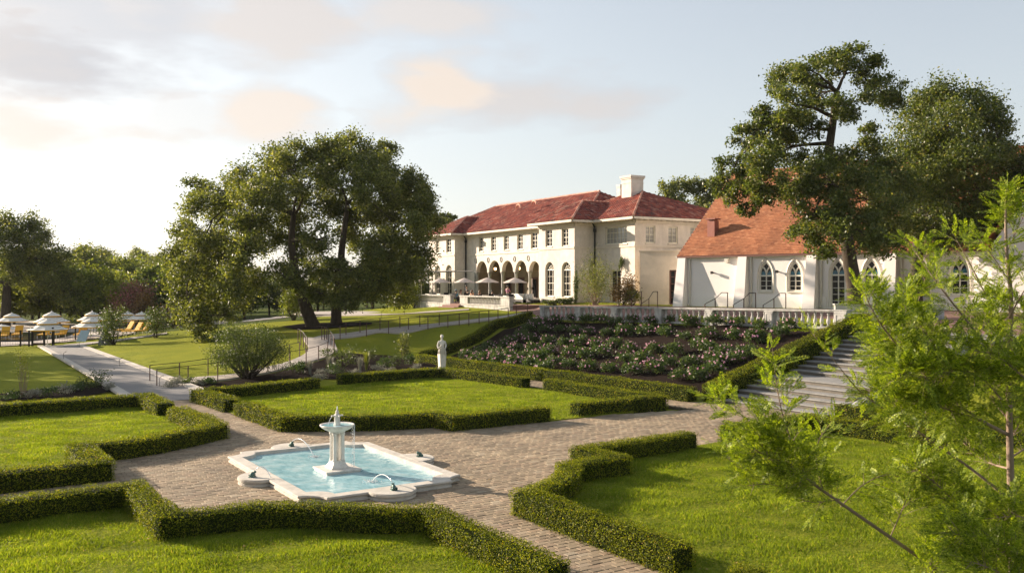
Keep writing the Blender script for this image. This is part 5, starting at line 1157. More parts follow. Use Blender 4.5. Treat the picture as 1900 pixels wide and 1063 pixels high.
tile_plane(tm, f0, Uu, Vv, nn, [((p-f0).dot(Uu), (p-f0).dot(Vv)) for p in (f0, f1, r1, r0)], .27, .185, 'shingle', RT); tag(link('roof_shingles', tm.mesh('roof_shingles', M['shingle']), rf), kind='stuff')
rm = MB(); n_ = 90
for k in range(n_): rm.tube([r0.lerp(r1, k/n_)+UP*.06, r0.lerp(r1, (k+1)/n_)+UP*.05], [.1, .085], 6)
tag(link('ridge_tiles', rm.mesh('ridge_tiles', M['shingle']), rf), kind='stuff')
# small red vent stack on the roof
def on_roof(px_, py_, lift=0):
    d = Vector(((px_-950)/FPX, 1, (HZ-py_)/FPX)); o_ = Vector((0, 0, CH)); t = (f0-o_).dot(nn)/d.dot(nn); return o_+d*t+nn*lift
p = on_roof(1323, 434); mb = MB(); rzc = math.atan2(CHU.y, CHU.x); M['red_metal'] = plain('red_metal', (.36, .13, .09), None, 4, .5); mb.box((p.x, p.y, p.z+.35), (.62, .62, 1.3), rzc); mb.box((p.x, p.y, p.z+1.12), (.85, .85, .1), rzc); mb.box((p.x, p.y, p.z+1.02), (.5, .5, .14), rzc); mb.build('roof_stack', M['red_metal'], chap, wc=True)
# cross wing at the far right, mostly behind foliage
mb = MB(); X0 = K0+CHU*(TX(1846, K0, CHU)+1.2); xw = thing('chapel_cross_wing', 'white gabled wing at the right end of the chapel, behind foliage', 'building', (X0.x, X0.y, KZ))
X0 = K0+CHU*TX(1850, K0, CHU)+CHO*1.0; w_ = 8.0; mb.add([X0+UP*(KZ-.4), X0+CHU*w_+UP*(KZ-.4), X0+CHU*w_+UP*(KE+.2), X0+CHU*w_/2+UP*(KE+6), X0+UP*(KE+.2), X0+CHI*6+UP*(KZ-.4), X0+CHI*6+UP*(KE+.2)], [(0, 1, 2, 3, 4), (5, 0, 4, 6)])
mb.build('wall', M['chapel_white'], xw, wc=True)
mb = MB(); mb.add([X0+UP*(KE+.2)-CHU*.4+CHO*.3, X0+CHU*w_/2+UP*(KE+6.3)+CHO*.3, X0+CHU*w_/2+UP*(KE+6.3)+CHI*9, X0+UP*(KE+.2)-CHU*.4+CHI*9, X0+CHU*w_+UP*(KE+.2)+CHU*.4+CHO*.3, X0+CHU*w_+UP*(KE+.2)+CHU*.4+CHI*9], [(0, 1, 2, 3), (1, 4, 5, 2)]); mb.build('roof', M['shingle'], xw, wc=True)
# handrails on the steps up to the chapel terrace
for i, (x0, x1, x2, y0, y1, lb) in enumerate(((1308, 1327, 1350, 571, 543, 'left of the three in front of the chapel wall'), (1361, 1380, 1402, 572, 543.5, 'middle of the three in front of the chapel wall'), (1416, 1436, 1458, 573, 544, 'right of the three in front of the chapel wall'), (1148, 1172, 1190, 570, 541, 'beside the bronze-leaved magnolia'), (1189, 1204, 1220, 571, 541, 'in front of the tan annex'))):
    Yb = 52 if i < 3 else 60; o = None
    pa, pm, pb, pe = at(x0, y0+4, Yb), at(x1, 571, Yb+.8), at(x2, 571, Yb+1.8), None
    ta, tm_, tb = at(x0, y0-7, Yb), at(x1, 554, Yb+.6), at(x2-11 if i < 3 else x2-8, y1, Yb+1.4); tc_ = at(x2, y1, Yb+1.8)
    o = thing('handrail', 'dark steel handrail, '+lb, 'handrail', pa, 0, 'steel handrails by the chapel steps')
    pa.z -= .5; pm.z -= .4; pb.z -= .3
    for (q0_, q1_) in ((pa, ta), (pm, tm_.lerp(ta, .0)), (pb, tc_)): mb = MB(); mb.tube([q0_, q1_], .03, 4); mb.build('post', M['rust'], o, wc=True)
    mb = MB(); mb.tube([ta, tm_, tb, tc_], .022, 5); mb.build('rail', M['iron'], o, wc=True)

# ------------------------------------------------------------------ dining terrace in front of the loggia
TO = MO; TP = C0+MO*8; TZ = GZ-.04
def tt(px): return TX(px, TP)
def TPt(u, w=0, z=0): return TP+MA*u+MO*w+Vector((0, 0, z))
ter = thing('dining_terrace', 'raised stone terrace with two balustrades and red steps in front of the loggia', 'terrace', TPt(8, 0, 2.6))
uR, uL = tt(951), tt(773)
mb = MB(); mb.obox(TP, MA, MI, UP, (uR, uL), (.02, 8.2), (1.6, TZ)); mb.build('terrace_floor', M['redbrick'], ter, wc=True)
zr = 3.84
def ter_bal(x0, x1):
    u0, u1 = sorted((tt(x0), tt(x1)))
    mb = MB(); mb.obox(TP, MA, MO, UP, (u0, u1), (-.05, .3), (1.7, TZ-.04)); mb.obox(TP, MA, MO, UP, (u0, u1), (-.08, .34), (TZ-.04, TZ+.06)); mb.build('terrace_wall', M['stone'], ter, wc=True)
    mb = MB(); mb.obox(TP, MA, MO, UP, (u0-.05, u1+.05), (-.1, .36), (zr-.12, zr)); mb.build('rail', M['stone'], ter, wc=True)
    for (pa, pb) in ((u0, u0+1.5), (u1-1.5, u1)): mb = MB(); mb.obox(TP, MA, MO, UP, (pa, pb), (-.06, .32), (TZ+.06, zr-.12)); mb.build('pedestal', M['stone'], ter, wc=True)
    n = int((u1-u0-3)/.27); m2 = MB(); m2.lathe([(.08, 0), (.05, .06), (.09, .2), (.05, .42), (.04, .5), (.08, .62)], (0, 0, 0), 8); me_ = m2.mesh('baluster', M['stone'], True)
    for k in range(n): p = TPt(u0+1.5+(k+.5)*(u1-u0-3)/n, .12, TZ+.06); o = link('baluster', me_, ter); o.location = p-ter.location
ter_bal(859, 951); ter_bal(773, 841)
for i in range(4):
    u0, u1 = tt(864)+.0, tt(829); u0, u1 = sorted((tt(862), tt(836))); mb = MB(); mb.obox(TP, MA, MO, UP, (u0-.2, u1+.3), (.35, 2.1-i*.45), (1.7, 2.45+i*.155)); mb.build('step', M['redbrick'], ter, wc=True)
u0, u1 = sorted((tt(859), tt(841))); mb = MB(); mb.obox(TP, MA, MO, UP, (u0, u1), (-.02, .35), (1.7, TZ)); mb.build('step', M['redbrick'], ter, wc=True)

# ------------------------------------------------------------------ trees
def vnorm(v): return v/(np.linalg.norm(v)+1e-9)
def limb_path(a, b, sag, rng, n=7):
    a, b = Vector(a), Vector(b); mid = a.lerp(b, .45)+Vector((rng.uniform(-1, 1), rng.uniform(-1, 1), sag))*(b-a).length*.16; out = []
    for k in range(n): t = k/(n-1); p = a*(1-t)**2+mid*2*t*(1-t)+b*t*t; w = math.sin(t*math.pi)*(b-a).length*.03; out.append(p+Vector((rng.uniform(-w, w), rng.uniform(-w, w), rng.uniform(-w, w))))
    return out
def tree(name, label, trunk, r0, clumps, nleaf, lsize, leaf, bark='bark', seed=1, group=None, cat='tree', sub=14, loose=.26, flat=.8, hang=None, attach=.35, hollow=.5):
    """trunk: polyline (world). clumps: (centre, (rx,ry,rz)) world"""
    rng = np.random.default_rng(seed); base = Vector(trunk[0]); o = thing(name, label, cat, base, 0, group)
    tp = [Vector(p)-base for p in trunk]; L = len(tp); wd = MB()
    path = smooth_line(tp, 5); m = len(path); rad = [r0*(1.35 if i == 0 else 1.1 if i == 1 else 1)*(1-.62*i/(m-1)) for i in range(m)]
    path = [p+Vector((0, 0, -.25 if i == 0 else 0)) for i, p in enumerate(path)]; wd.tube(path, rad, 12)
    cents = []; limbs = []
    for c, r_ in clumps:
        c = Vector(c)-base; cand = [i for i in range(int(m*attach), m)]
        i = min(cand, key=lambda i: (path[i]-c).length+max(0, path[i].z-c.z)*.9+abs(path[i].z-c.z)*.15); src, rs = path[i], rad[i]*.6
        # prefer leaving from an existing limb when it is closer
        for lp, lr in limbs:
            for k in (3, 4, 5):
                if (lp[k]-c).length < (src-c).length*.72: src, rs = lp[k], lr*.55
        rs = max(rs, r0*.12); lp = limb_path(src, c, .5 if c.z > src.z else -.2, rng); wd.tube(lp, [rs*(1-.72*k/6) for k in range(7)], 7); limbs.append((lp, rs))
        n = sub
        for k in range(n):
            d = rng.normal(size=3); d = d/np.linalg.norm(d)*rng.uniform(hollow, 1.0)**.6; e = Vector((c.x+d[0]*r_[0], c.y+d[1]*r_[1], c.z+d[2]*r_[2])); s_ = lp[int(rng.integers(3, 7))]
            q = limb_path(s_, e, .2, rng, 4); wd.tube(q, [rs*.22, rs*.16, rs*.1, rs*.05], 4, cap=False); cents.append((e, min(r_)))
            cents.append((q[2].lerp(e, .5), min(r_)*.8))
    tag(wd.build('trunk', M[bark], o, True), None)
    w = np.array([r for _, r in cents])**2; w /= w.sum(); idx = rng.choice(len(cents), nleaf, p=w); ce = np.array([list(c) for c, _ in cents]); rd = np.array([r for _, r in cents])
    C = ce[idx]+rng.normal(size=(nleaf, 3))*(rd[idx, None]*loose)*np.array([[1, 1, flat]])
    P, Fq = leaf_quads(C, lsize, .5, None, 1, .6, rng); tag(link('crown', npmesh('crown', P, Fq, M[leaf]), o), kind='stuff'); return o
KR = 1.0
def CL(px, py, Y, rpx, rz=None, dy=None):
    k = Y/FPX*KR; c = at(px, py, Y); rx = rpx*k; return (c, (rx, dy if dy else rx, (rz or rpx*.8)*k))
RQ = random.Random(21)
# left oak of the pair
YO = 73.0
tA = T(581, 606); YA = tA.y
trunkA = [tA, at(569, 575, YA), at(560, 545, YA), at(552, 520, YA), at(545, 488, YA), at(541, 445, YA), at(545, 400, YA)]
clA = []
for (x, y, r_, dd) in ((545, 285, 34, 0), (500, 300, 34, 2), (585, 290, 22, 1), (462, 335, 36, -2), (520, 335, 44, 3), (575, 340, 36, -3), (415, 360, 38, 1), (380, 385, 36, -1), (365, 350, 24, 2), (468, 390, 44, -4), (525, 400, 40, 5), (420, 420, 42, 3), (370, 440, 40, -3), (350, 480, 40, 1), (400, 490, 42, 4), (455, 465, 34, -6), (360, 530, 46, -1), (410, 550, 44, 3), (345, 500, 26, -4), (350, 585, 30, -4), (388, 600, 22, -3), (430, 525, 38, -6), (480, 520, 30, 6), (375, 632, 14, -5), (410, 625, 13, -5), (355, 565, 30, 4), (425, 585, 18, -1), (590, 380, 38, 4), (500, 445, 30, 6), (600, 440, 34, -4), (360, 612, 16, -5), (335, 555, 24, -2), (398, 636, 11, -5), (545, 530, 26, -5), (600, 545, 26, -4), (520, 508, 26, -6), (500, 360, 40, -5), (470, 430, 40, 5), (540, 430, 34, 6), (560, 470, 30, 5), (430, 470, 36, 4), (590, 300, 26, 0), (350, 430, 26, 0), (520, 300, 24, -3)):
    clA.append(CL(x, y, YA+dd*1.1, r_))
tree('live_oak', 'huge spreading live oak with the leaning trunk, left of the pair on the lawn', trunkA, .56, clA, 100000, .215, 'oak_leaf', seed=31, group=None, sub=15, loose=.33, hollow=.65)
tB = T(624, 602); YB = tB.y
trunkB = [tB, at(624, 575, YB), at(627, 545, YB), at(632, 505, YB), at(634, 465, YB), at(640, 420, YB), at(645, 380, YB)]
clB = []
for (x, y, r_, dd) in ((615, 275, 30, 0), (655, 278, 36, 2), (695, 305, 36, -1), (640, 320, 40, -3), (740, 335, 34, 1), (690, 355, 42, -4), (770, 345, 26, 0), (640, 375, 36, 4), (740, 385, 42, 3), (785, 385, 32, -1), (690, 410, 42, 5), (750, 430, 42, -4), (795, 420, 26, 1), (770, 465, 40, 2), (705, 460, 38, -4), (650, 440, 30, 5), (735, 500, 40, -3), (780, 500, 26, 1), (690, 505, 36, 2), (700, 540, 30, -3), (660, 525, 30, -5), (640, 560, 24, -5), (740, 545, 28, 3), (790, 360, 18, 0), (605, 330, 28, 3), (620, 500, 26, -6), (590, 500, 28, -5), (715, 282, 22, 3)):
    clB.append(CL(x, y, YB+dd*1.1, r_))
tree('live_oak', 'tall live oak with the upright trunk, right of the pair in front of the mansion', trunkB, .47, clB, 92000, .215, 'oak_leaf', seed=32, sub=15, loose=.33, hollow=.65)
# the big oaks on the right, in front of the chapel
YC = 50.0; gz = H((1583-950)/FPX*YC, YC)
trC = [Vector(((1585-950)/FPX*YC, YC, gz)), at(1586, 540, YC), at(1578, 490, YC), at(1572, 450, YC), at(1560, 405, YC), at(1545, 350, YC), at(1538, 290, YC), at(1545, 230, YC), at(1553, 170, YC)]
KR = 1.2
clC = [CL(x, y, YC+dd, r_) for (x, y, r_, dd) in ((1575, 105, 26, 0), (1545, 118, 24, 1), (1610, 135, 28, 0), (1500, 130, 26, -1), (1455, 150, 28, 1), (1645, 165, 26, 1), (1520, 175, 30, 2), (1470, 195, 34, -2), (1420, 215, 22, 0), (1580, 190, 32, -2), (1430, 245, 32, 1), (1385, 255, 24, 0), (1405, 290, 34, -2), (1360, 310, 24, 0), (1460, 275, 34, 2), (1500, 240, 26, 0), (1340, 345, 20, 1), (1380, 345, 22, 0), (1430, 330, 34, -2), (1480, 340, 36, 2), (1415, 372, 18, -1), (1385, 390, 15, 0), (1530, 300, 26, -1), (1545, 340, 44, -3), (1600, 300, 42, 2), (1510, 400, 34, -3), (1490, 445, 26, -2), (1560, 425, 34, 3), (1610, 370, 50, -3), (1650, 330, 44, 2), (1600, 430, 40, -4), (1640, 455, 28, -3), (1530, 465, 18, -3), (1660, 400, 40, 2), (1610, 250, 20, 1), (1655, 190, 20, 0), (1355, 368, 14, 0))]
tree('post_oak', 'tall gnarled oak with the visible trunk in front of the chapel', trC, .46, clC, 92000, .165, 'postoak_leaf', seed=41, sub=13, loose=.29, hollow=.65)
YD = 56.0
trD = [Vector(((1700-950)/FPX*YD, YD, H((1700-950)/FPX*YD, YD))), at(1700, 520, YD), at(1705, 440, YD), at(1715, 370, YD), at(1740, 300, YD), at(1755, 230, YD)]
KR = 1.3
clD = [CL(x, y, YD+dd, r_) for (x, y, r_, dd) in ((1745, 170, 28, 0), (1720, 185, 26, 1), (1790, 195, 30, -1), (1830, 205, 26, 1), (1855, 225, 22, 0), (1700, 220, 30, 2), (1760, 235, 40, -2), (1820, 255, 36, 2), (1690, 270, 40, 0), (1740, 300, 46, 3), (1800, 310, 44, -3), (1850, 290, 26, 0), (1880, 310, 26, 1), (1700, 340, 44, -2), (1760, 365, 46, 2), (1830, 365, 42, -2), (1890, 350, 34, 1), (1720, 400, 34, -3), (1780, 420, 34, -2), (1840, 420, 36, 0), (1895, 400, 34, 2), (1745, 445, 20, -2), (1675, 400, 34, 2), (1800, 455, 18, -1), (1930, 380, 40, 1))]
tree('post_oak', 'broad dark oak behind the gnarled one at the right edge, over the chapel roof', trD, .42, clD, 92000, .18, 'postoak_leaf', seed=42, sub=14, loose=.38, hollow=.55)
KR = 1.0
# big dark oak at the left edge behind the pool
YE = 106.0; gE = H((-20-950)/FPX*YE, YE)
trE = [Vector(((8-950)/FPX*YE, YE, gE)), at(12, 560, YE), at(15, 520, YE), at(35, 490, YE), at(50, 450, YE)]
clE = [CL(x, y, YE+dd, r_) for (x, y, r_, dd) in ((60, 415, 24, 0), (25, 420, 30, 1), (-20, 430, 40, 0), (80, 445, 20, 1), (35, 450, 36, -2), (60, 478, 40, 2), (105, 480, 28, 0), (20, 500, 30, -2), (90, 515, 30, -1), (130, 520, 24, 1), (120, 545, 26, -1), (-10, 480, 36, 3), (150, 550, 16, 0), (-40, 520, 40, 1))]
tree('live_oak', 'dark spreading oak at the left edge of the photo behind the striped umbrellas', trE, .6, clE, 42000, .26, 'oak_leaf', seed=43, sub=11, loose=.4)
# trees behind the mansion roof
YF = 110.0
for k, (xs, lab) in enumerate((([(1235, 355, 22), (1262, 348, 24), (1292, 345, 26), (1320, 352, 26), (1250, 375, 26), (1290, 378, 30), (1330, 378, 26)], 'tree rising behind the mansion and the left end of the chapel roof'), ([(822, 406, 12), (836, 404, 10), (812, 414, 12), (830, 418, 14)], 'small tree top behind the left end of the mansion roof'), ([(1330, 340, 22), (1345, 360, 26)], 'tree behind the left slope of the chapel roof'))):
    Yk = YF if k != 1 else 125; x0 = sum(v[0] for v in xs)/len(xs); tree('background_oak', lab, [Vector(((x0-950)/FPX*Yk, Yk, 3)), at(x0, 450, Yk), at(x0, 400, Yk)], .4, [CL(x, y, Yk+RQ.uniform(-2, 2), r_) for x, y, r_ in xs], 9000 if k != 1 else 5000, .3, 'oak_leaf', seed=50+k, sub=10)

# generic woodland trees (shared meshes)
def wood_proto(seed, leaf, hgt, wid, nl=5200, ls=.42, dome=1.0):
    rr2 = random.Random(seed); cl = []
    for k in range(15):
        an = rr2.uniform(0, 2*math.pi); rr_ = rr2.uniform(0, 1)**.6*wid*.36; z_ = hgt*rr2.uniform(.34, .88); f = 1-((z_/hgt-.45)/.6)**2*.5; cl.append((Vector((math.cos(an)*rr_*f, math.sin(an)*rr_*f, z_)), (wid*.17, wid*.17, hgt*.12)))
    return tree('woodland_tree', 'proto', [Vector((0, 0, 0)), Vector((.2, 0, hgt*.3)), Vector((.1, .3, hgt*.55)), Vector((0, 0, hgt*.8))], hgt*.025, cl, nl, ls, leaf, seed=seed, sub=8, loose=.42)
protos = [wood_proto(61, 'wood_leaf', 10, 10), wood_proto(62, 'oak_leaf', 12, 9), wood_proto(63, 'wood_leaf', 8, 9), wood_proto(64, 'lime_leaf', 8, 7), wood_proto(65, 'dark_leaf', 9, 8)]
used = [False]*5
kinds = ['mid green tree', 'grey green oak', 'low bushy tree', 'yellow green tree', 'dark green tree']
def place_wood(v, x, y, z, s, label, group):
    if used[v]: o = copy_tree(protos[v])
    else: o = protos[v]; used[v] = True
    o.location = (x, y, z); o.rotation_euler = (0, 0, RQ.uniform(0, 6.28)); o.scale = (s*RQ.uniform(.85, 1.2), s*RQ.uniform(.85, 1.2), s); o['label'] = label; o['group'] = group; return o
# near row behind the pool and behind the pair of oaks
rowspec = [(-30, 600, 116, 3), (25, 600, 112, 3), (70, 610, 110, 3), (110, 610, 112, 2), (150, 600, 112, 4), (185, 600, 106, 0), (205, 600, 116, 0), (235, 600, 104, 3), (275, 600, 112, 4), (300, 600, 100, 4), (335, 600, 104, 0), (290, 560, 130, 1), (365, 600, 116, 4), (410, 600, 120, 4), (455, 600, 112, 4), (500, 600, 118, 4), (545, 600, 116, 4), (590, 600, 120, 4), (640, 600, 118, 4), (690, 600, 112, 4), (730, 600, 106, 4), (765, 600, 112, 4), (755, 600, 125, 4), (450, 600, 135, 2), (520, 600, 140, 0), (600, 600, 140, 2), (680, 600, 138, 0), (740, 600, 140, 1), (60, 600, 125, 0), (130, 600, 130, 1), (190, 600, 135, 2), (250, 600, 140, 3), (320, 600, 140, 0), (380, 600, 140, 2)]
near_desc = ['beyond the left edge umbrellas', 'behind the far pool umbrellas', 'between the dark oak and the crape myrtle', 'behind the pink crape myrtle', 'under the limbs of the left oak', 'behind the trunks of the oak pair', 'between the oak pair and the mansion']
for i, (x, y, Yk, v) in enumerate(rowspec):
    X = (x-950)/FPX*Yk; d_ = near_desc[0 if x < 30 else 1 if x < 120 else 2 if x < 215 else 3 if x < 300 else 4 if x < 520 else 5 if x < 660 else 6]
    s = RQ.uniform(.75, .95) if x < 320 else RQ.uniform(.65, .85); dist = 'nearer' if Yk < 110 else 'middle' if Yk < 128 else 'farther'
    place_wood(v, X, Yk, H(X, Yk)-.8, s, '%s, %s row, %s' % (kinds[v], dist, d_), 'trees behind the lawn')
k = 0
for Yk, x0, x1, st_, gap in ((165, -40, 420, 46, 0), (200, -20, 430, 40, 1), (245, 0, 420, 33, 2), (300, 60, 400, 27, 3), (360, 80, 400, 23, 4)):
    x = x0
    while x < x1:
        X = (x-950)/FPX*Yk; v = (0, 1, 2, 0, 3, 1, 0)[k % 7]; place_wood(v, X, Yk+RQ.uniform(-8, 8), H(X, Yk)-1.5, RQ.uniform(.95, 1.25)*(1.0+.02*gap), '%s in the %s row of the wooded hill' % (kinds[v], ('nearest', 'second', 'middle', 'fourth', 'farthest')[gap]), 'trees of the far wooded hill'); x += st_*RQ.uniform(.8, 1.2); k += 1
for (x, Yk, v) in ((1340, 100, 1), (1870, 80, 1), (1950, 78, 1), (2050, 70, 0)): X = (x-950)/FPX*Yk; place_wood(v, X, Yk, H(X, Yk)-.5, 1.0, 'oak standing behind the chapel roof near photo column %s' % {1340: 'of the stack', 1870: 'of its right end', 1950: 'past its right end', 2050: 'far past its right end'}[x] if False else {1340: 'oak standing behind the left end of the chapel roof', 1870: 'oak behind the right end of the chapel roof', 1950: 'oak at the right edge behind the cross wing', 2050: 'oak past the right edge of the cross wing'}[x], 'oaks behind the chapel')
# hidden-side trees that cast the long evening shadows over the left lawn
for (x, y, v, s) in ((-50, 58, 1, 1.15), (-57, 70, 0, 1.35), (-54, 48, 1, .9)): place_wood(v, x, y, -.2, s, 'oak beyond the left edge of the lawn', 'oaks left of the lawn')
# ------------------------------------------------------------------ bushes
def bush(name, label, base, w, h_, nl, ls, leaf, seed, stems=8, cat='shrub', group=None, bark='bark', n=14, loose=.3, low=.25):
    rr2 = random.Random(seed); base = Vector(base); cl = []
    rng = np.random.default_rng(seed); o = thing(name, label, cat, base, 0, group); wd = MB(); ce = []
    for k in range(n):
        an = rr2.uniform(0, 2*math.pi); q = rr2.uniform(.2, 1)**.7; z_ = h_*rr2.uniform(low, .95); f = math.sqrt(max(.1, 1-((z_/h_-.45)/.62)**2)); c = Vector((math.cos(an)*q*w*.42*f, math.sin(an)*q*w*.42*f, z_)); ce.append(c)
        if k < stems*2: wd.tube(limb_path((rr2.uniform(-.08, .08)*w*.5, rr2.uniform(-.08, .08)*w*.5, -.1), c, -.2, rng, 5), [max(.012, w*.012)*(1-.17*j) for j in range(5)], 5)
    tag(wd.build('stem', M[bark], o, True)); ce = np.array([list(c) for c in ce]); idx = rng.integers(0, n, nl); C = ce[idx]+rng.normal(size=(nl, 3))*np.array([[w*loose*.4, w*loose*.4, h_*loose*.4]]); C[:, 2] = np.maximum(C[:, 2], .03)
    P, Fq = leaf_quads(C, ls, .4, None, 1, .55, rng); tag(link('foliage', npmesh('foliage', P, Fq, M[leaf]), o), kind='stuff'); return o
b0_ = T(462, 702); bush('yaupon_bush', 'large dark rounded multi-stemmed bush beside the ramp in the mulch bed', b0_, 4.3, 2.75, 24000, .075, 'dark_leaf', 71, 14, n=70, loose=.17, low=.22)
bush('young_shrub', 'upright green shrub behind the mulch bed left of the statue', T(748, 668), 1.1, 1.5, 1100, .11, 'oak_leaf', 72, 6)
bush('airy_sapling', 'thin airy sapling with sparse yellow green leaves on the left lawn', T(43, 736), 1.1, 2.1, 620, .07, 'lime_leaf', 73, 8, bark='lightbark', low=.55, cat='sapling')
k = 0
bedl = [('silver_shrub', 'silver_leaf'), ('grass_clump', 'lime_leaf'), ('low_shrub', 'rose_leaf'), ('low_shrub', 'dark_leaf')]
bedp = [(318, 724, 0, .8, .5), (333, 722, 0, .8, .55), (347, 716, 3, .9, .5), (328, 716, 0, .7, .45), (372, 716, 0, .5, .3), (390, 714, 2, .7, .35), (548, 694, 2, 1.1, .6), (575, 696, 1, .9, .9), (560, 684, 2, .8, .4), (612, 690, 1, 1.2, 1.0), (622, 696, 2, 1.0, .6), (640, 680, 3, 1.4, .8), (655, 700, 0, .8, .4), (668, 692, 1, .9, 1.0), (680, 688, 1, .9, 1.2), (700, 690, 0, .8, .4), (715, 684, 2, 1.0, .6), (735, 682, 3, 1.0, .7), (760, 678, 2, .8, .6), (600, 700, 0, .9, .4), (592, 706, 0, .8, .35), (770, 688, 0, .7, .4), (650, 668, 3, 1.4, .9), (690, 668, 3, 1.0, .8), (610, 666, 3, 1.2, .6), (725, 696, 0, .6, .4),
        (165, 722, 3, 1.2, .6), (185, 718, 2, 1.5, .8), (120, 732, 0, 1.1, .5), (95, 736, 2, .9, .4), (65, 738, 0, .8, .35), (205, 726, 0, .7, .4), (20, 742, 2, 1.0, .4), (140, 728, 2, .9, .4)]
desc = {0: 'silvery low shrub', 1: 'pale feathery grass clump', 2: 'low green shrub', 3: 'dark green low shrub'}
plc = lambda x, y: ('behind the left lawn hedge' if x < 210 else 'at the foot of the ramp' if x < 400 else 'behind the middle lawn hedge')
cnt = {}
for i, (x, y, v, w_, h_) in enumerate(bedp):
    key = (v, plc(x, y)); cnt[key] = cnt.get(key, 0)+1
for i, (x, y, v, w_, h_) in enumerate(bedp):
    key = (v, plc(x, y)); same = sorted(b_[0] for b_ in bedp if (b_[2], plc(b_[0], b_[1])) == key); j = same.index(x); tot_ = len(same)
    lb = desc[v]+' '+plc(x, y)+('' if tot_ == 1 else ', %s of them from the left' % ordn[j])
    if v == 1:
        p = T(x, y); o = thing('grass_clump', lb, 'grass clump', p, 0, 'pale grass clumps in the mulch bed'); rng = np.random.default_rng(i); n = 260; an = rng.uniform(0, 6.28, n); le = rng.uniform(.5, 1, n)*h_; sp = rng.uniform(.05, .5, n)*w_*.5
        a_ = np.stack([np.cos(an)*.04, np.sin(an)*.04, 0*an], 1); m_ = np.stack([np.cos(an)*sp*.5, np.sin(an)*sp*.5, le*.7], 1); e_ = np.stack([np.cos(an)*sp*1.3, np.sin(an)*sp*1.3, le*.95], 1); sw = np.stack([-np.sin(an), np.cos(an), 0*an], 1)*.012
        Vv_ = np.stack([a_-sw, a_+sw, m_+sw, m_-sw, e_], 1).reshape(-1, 3); Fl = [tuple(np.array([0, 1, 2, 3])+5*q_) for q_ in range(n)]+[(5*q_+3, 5*q_+2, 5*q_+4) for q_ in range(n)]
        mb = MB(); mb.v = [tuple(v_) for v_ in Vv_]; mb.f = [tuple(int(z_) for z_ in f_) for f_ in Fl]; tag(mb.build('blades', M['silver_leaf' if i % 2 else 'lime_leaf'], o), kind='stuff')
    else: bush(bedl[v][0], lb, T(x, y), w_, h_, 520, .07 if v == 0 else .085, bedl[v][1], 200+i, 5, group='low plants in the mulch beds')
# planting by the mansion
def bpt(px_, py_, Y): p = at(px_, py_, Y); p.z = H(p.x, p.y); return p
bush('olive_tree', 'slender loose olive tree growing against the mansion wall', bpt(1103, 565, 73), 3.0, 4.0, 5200, .11, 'oak_leaf', 81, 10, 'tree', bark='lightbark', n=34, low=.12)
bush('magnolia_bush', 'bronze-leaved magnolia bush beside the mansion door', bpt(1157, 565, 70.5), 2.1, 2.3, 3800, .13, 'magnolia_leaf', 82, 8, 'tree', n=26, low=.1)
bush('green_shrub', 'green shrub at the right foot of the bronze magnolia', bpt(1174, 566, 70), 1.3, 1.3, 1200, .11, 'wood_leaf', 83, 6)
bush('columnar_cypress', 'thin columnar cypress against the projecting wing of the mansion', bpt(1068, 565, 77.5), .42, 2.7, 1500, .10, 'dark_leaf', 84, 6, 'tree', n=20, low=.08)
for i, (x, lb) in enumerate(((1018, 'first'), (1028, 'second'), (1040, 'third'), (1050, 'fourth'), (1060, 'fifth'))): bush('low_shrub', 'low blue green shrub at the foot of the projecting wing, %s from the left' % lb, bpt(x, 563, 77), 1.1, .5, 500, .12, 'dark_leaf', 90+i, 4, group='low shrubs at the foot of the mansion')
bush('wall_climber', 'dark climber bunched on the mansion downspout', C1+MO*.3+Vector((0, 0, 5.1)), .7, 1.6, 900, .12, 'dark_leaf', 96, 4, 'climber')
bush('wall_climber', 'small dark climber above the brown mansion door', C0+MA*TX(1157)+MO*.25+Vector((0, 0, 6.0)), .55, 1.1, 600, .12, 'dark_leaf', 97, 4, 'climber')
bush('crape_myrtle', 'crape myrtle with dusty pink flowers behind the pool umbrellas', bpt(243, 610, 97), 4.6, 5.0, 3600, .22, 'red_leaf', 98, 8, 'tree', n=24, low=.3)
bush('rusty_shrub', 'rust-coloured shrub beside the pink crape myrtle', bpt(268, 610, 94), 3.0, 3.6, 2200, .2, 'magnolia_leaf', 99, 8, n=18)
bush('pool_tree', 'small dark green tree among the striped pool umbrellas', bpt(210, 622, 72), 2.6, 2.9, 3000, .13, 'dark_leaf', 100, 6, 'tree', n=22, low=.2)
bush('dark_shrub', 'dark bush at the right end of the pool umbrellas', bpt(289, 620, 78), 2.6, 2.4, 2400, .13, 'dark_leaf', 101, 6, n=20)
bush('round_lawn_bush', 'small round bush hanging under the left oak behind its trunk', bpt(545, 590, 82), 2.6, 2.6, 2600, .18, 'wood_leaf', 102, 8, n=18)
for i, x in enumerate((320, 345, 300)): bush('hedge_bush', ('reddish bush at the edge of the lawn left of the oaks', 'second reddish bush at the edge of the lawn under the oak', 'bush at the lawn edge right of the umbrellas')[i], bpt(x, 608, 90+i*2), 4, 2.2, 2200, .2, ('magnolia_leaf', 'dark_leaf', 'dark_leaf')[i], 110+i, 6, n=18)
for i, (x, s) in enumerate(((768, .9), (752, 1.2), (741, 1.0))): bush('terrace_shrub', ('climbing green shrub at the left end of the dining terrace', 'leafy shrub left of the striped awning', 'low shrub beside the awning on the lawn edge')[i], bpt(x, 566, 92+i), 2.2*s, 2.4*s, 1400, .16, 'wood_leaf', 120+i, 6, n=14)

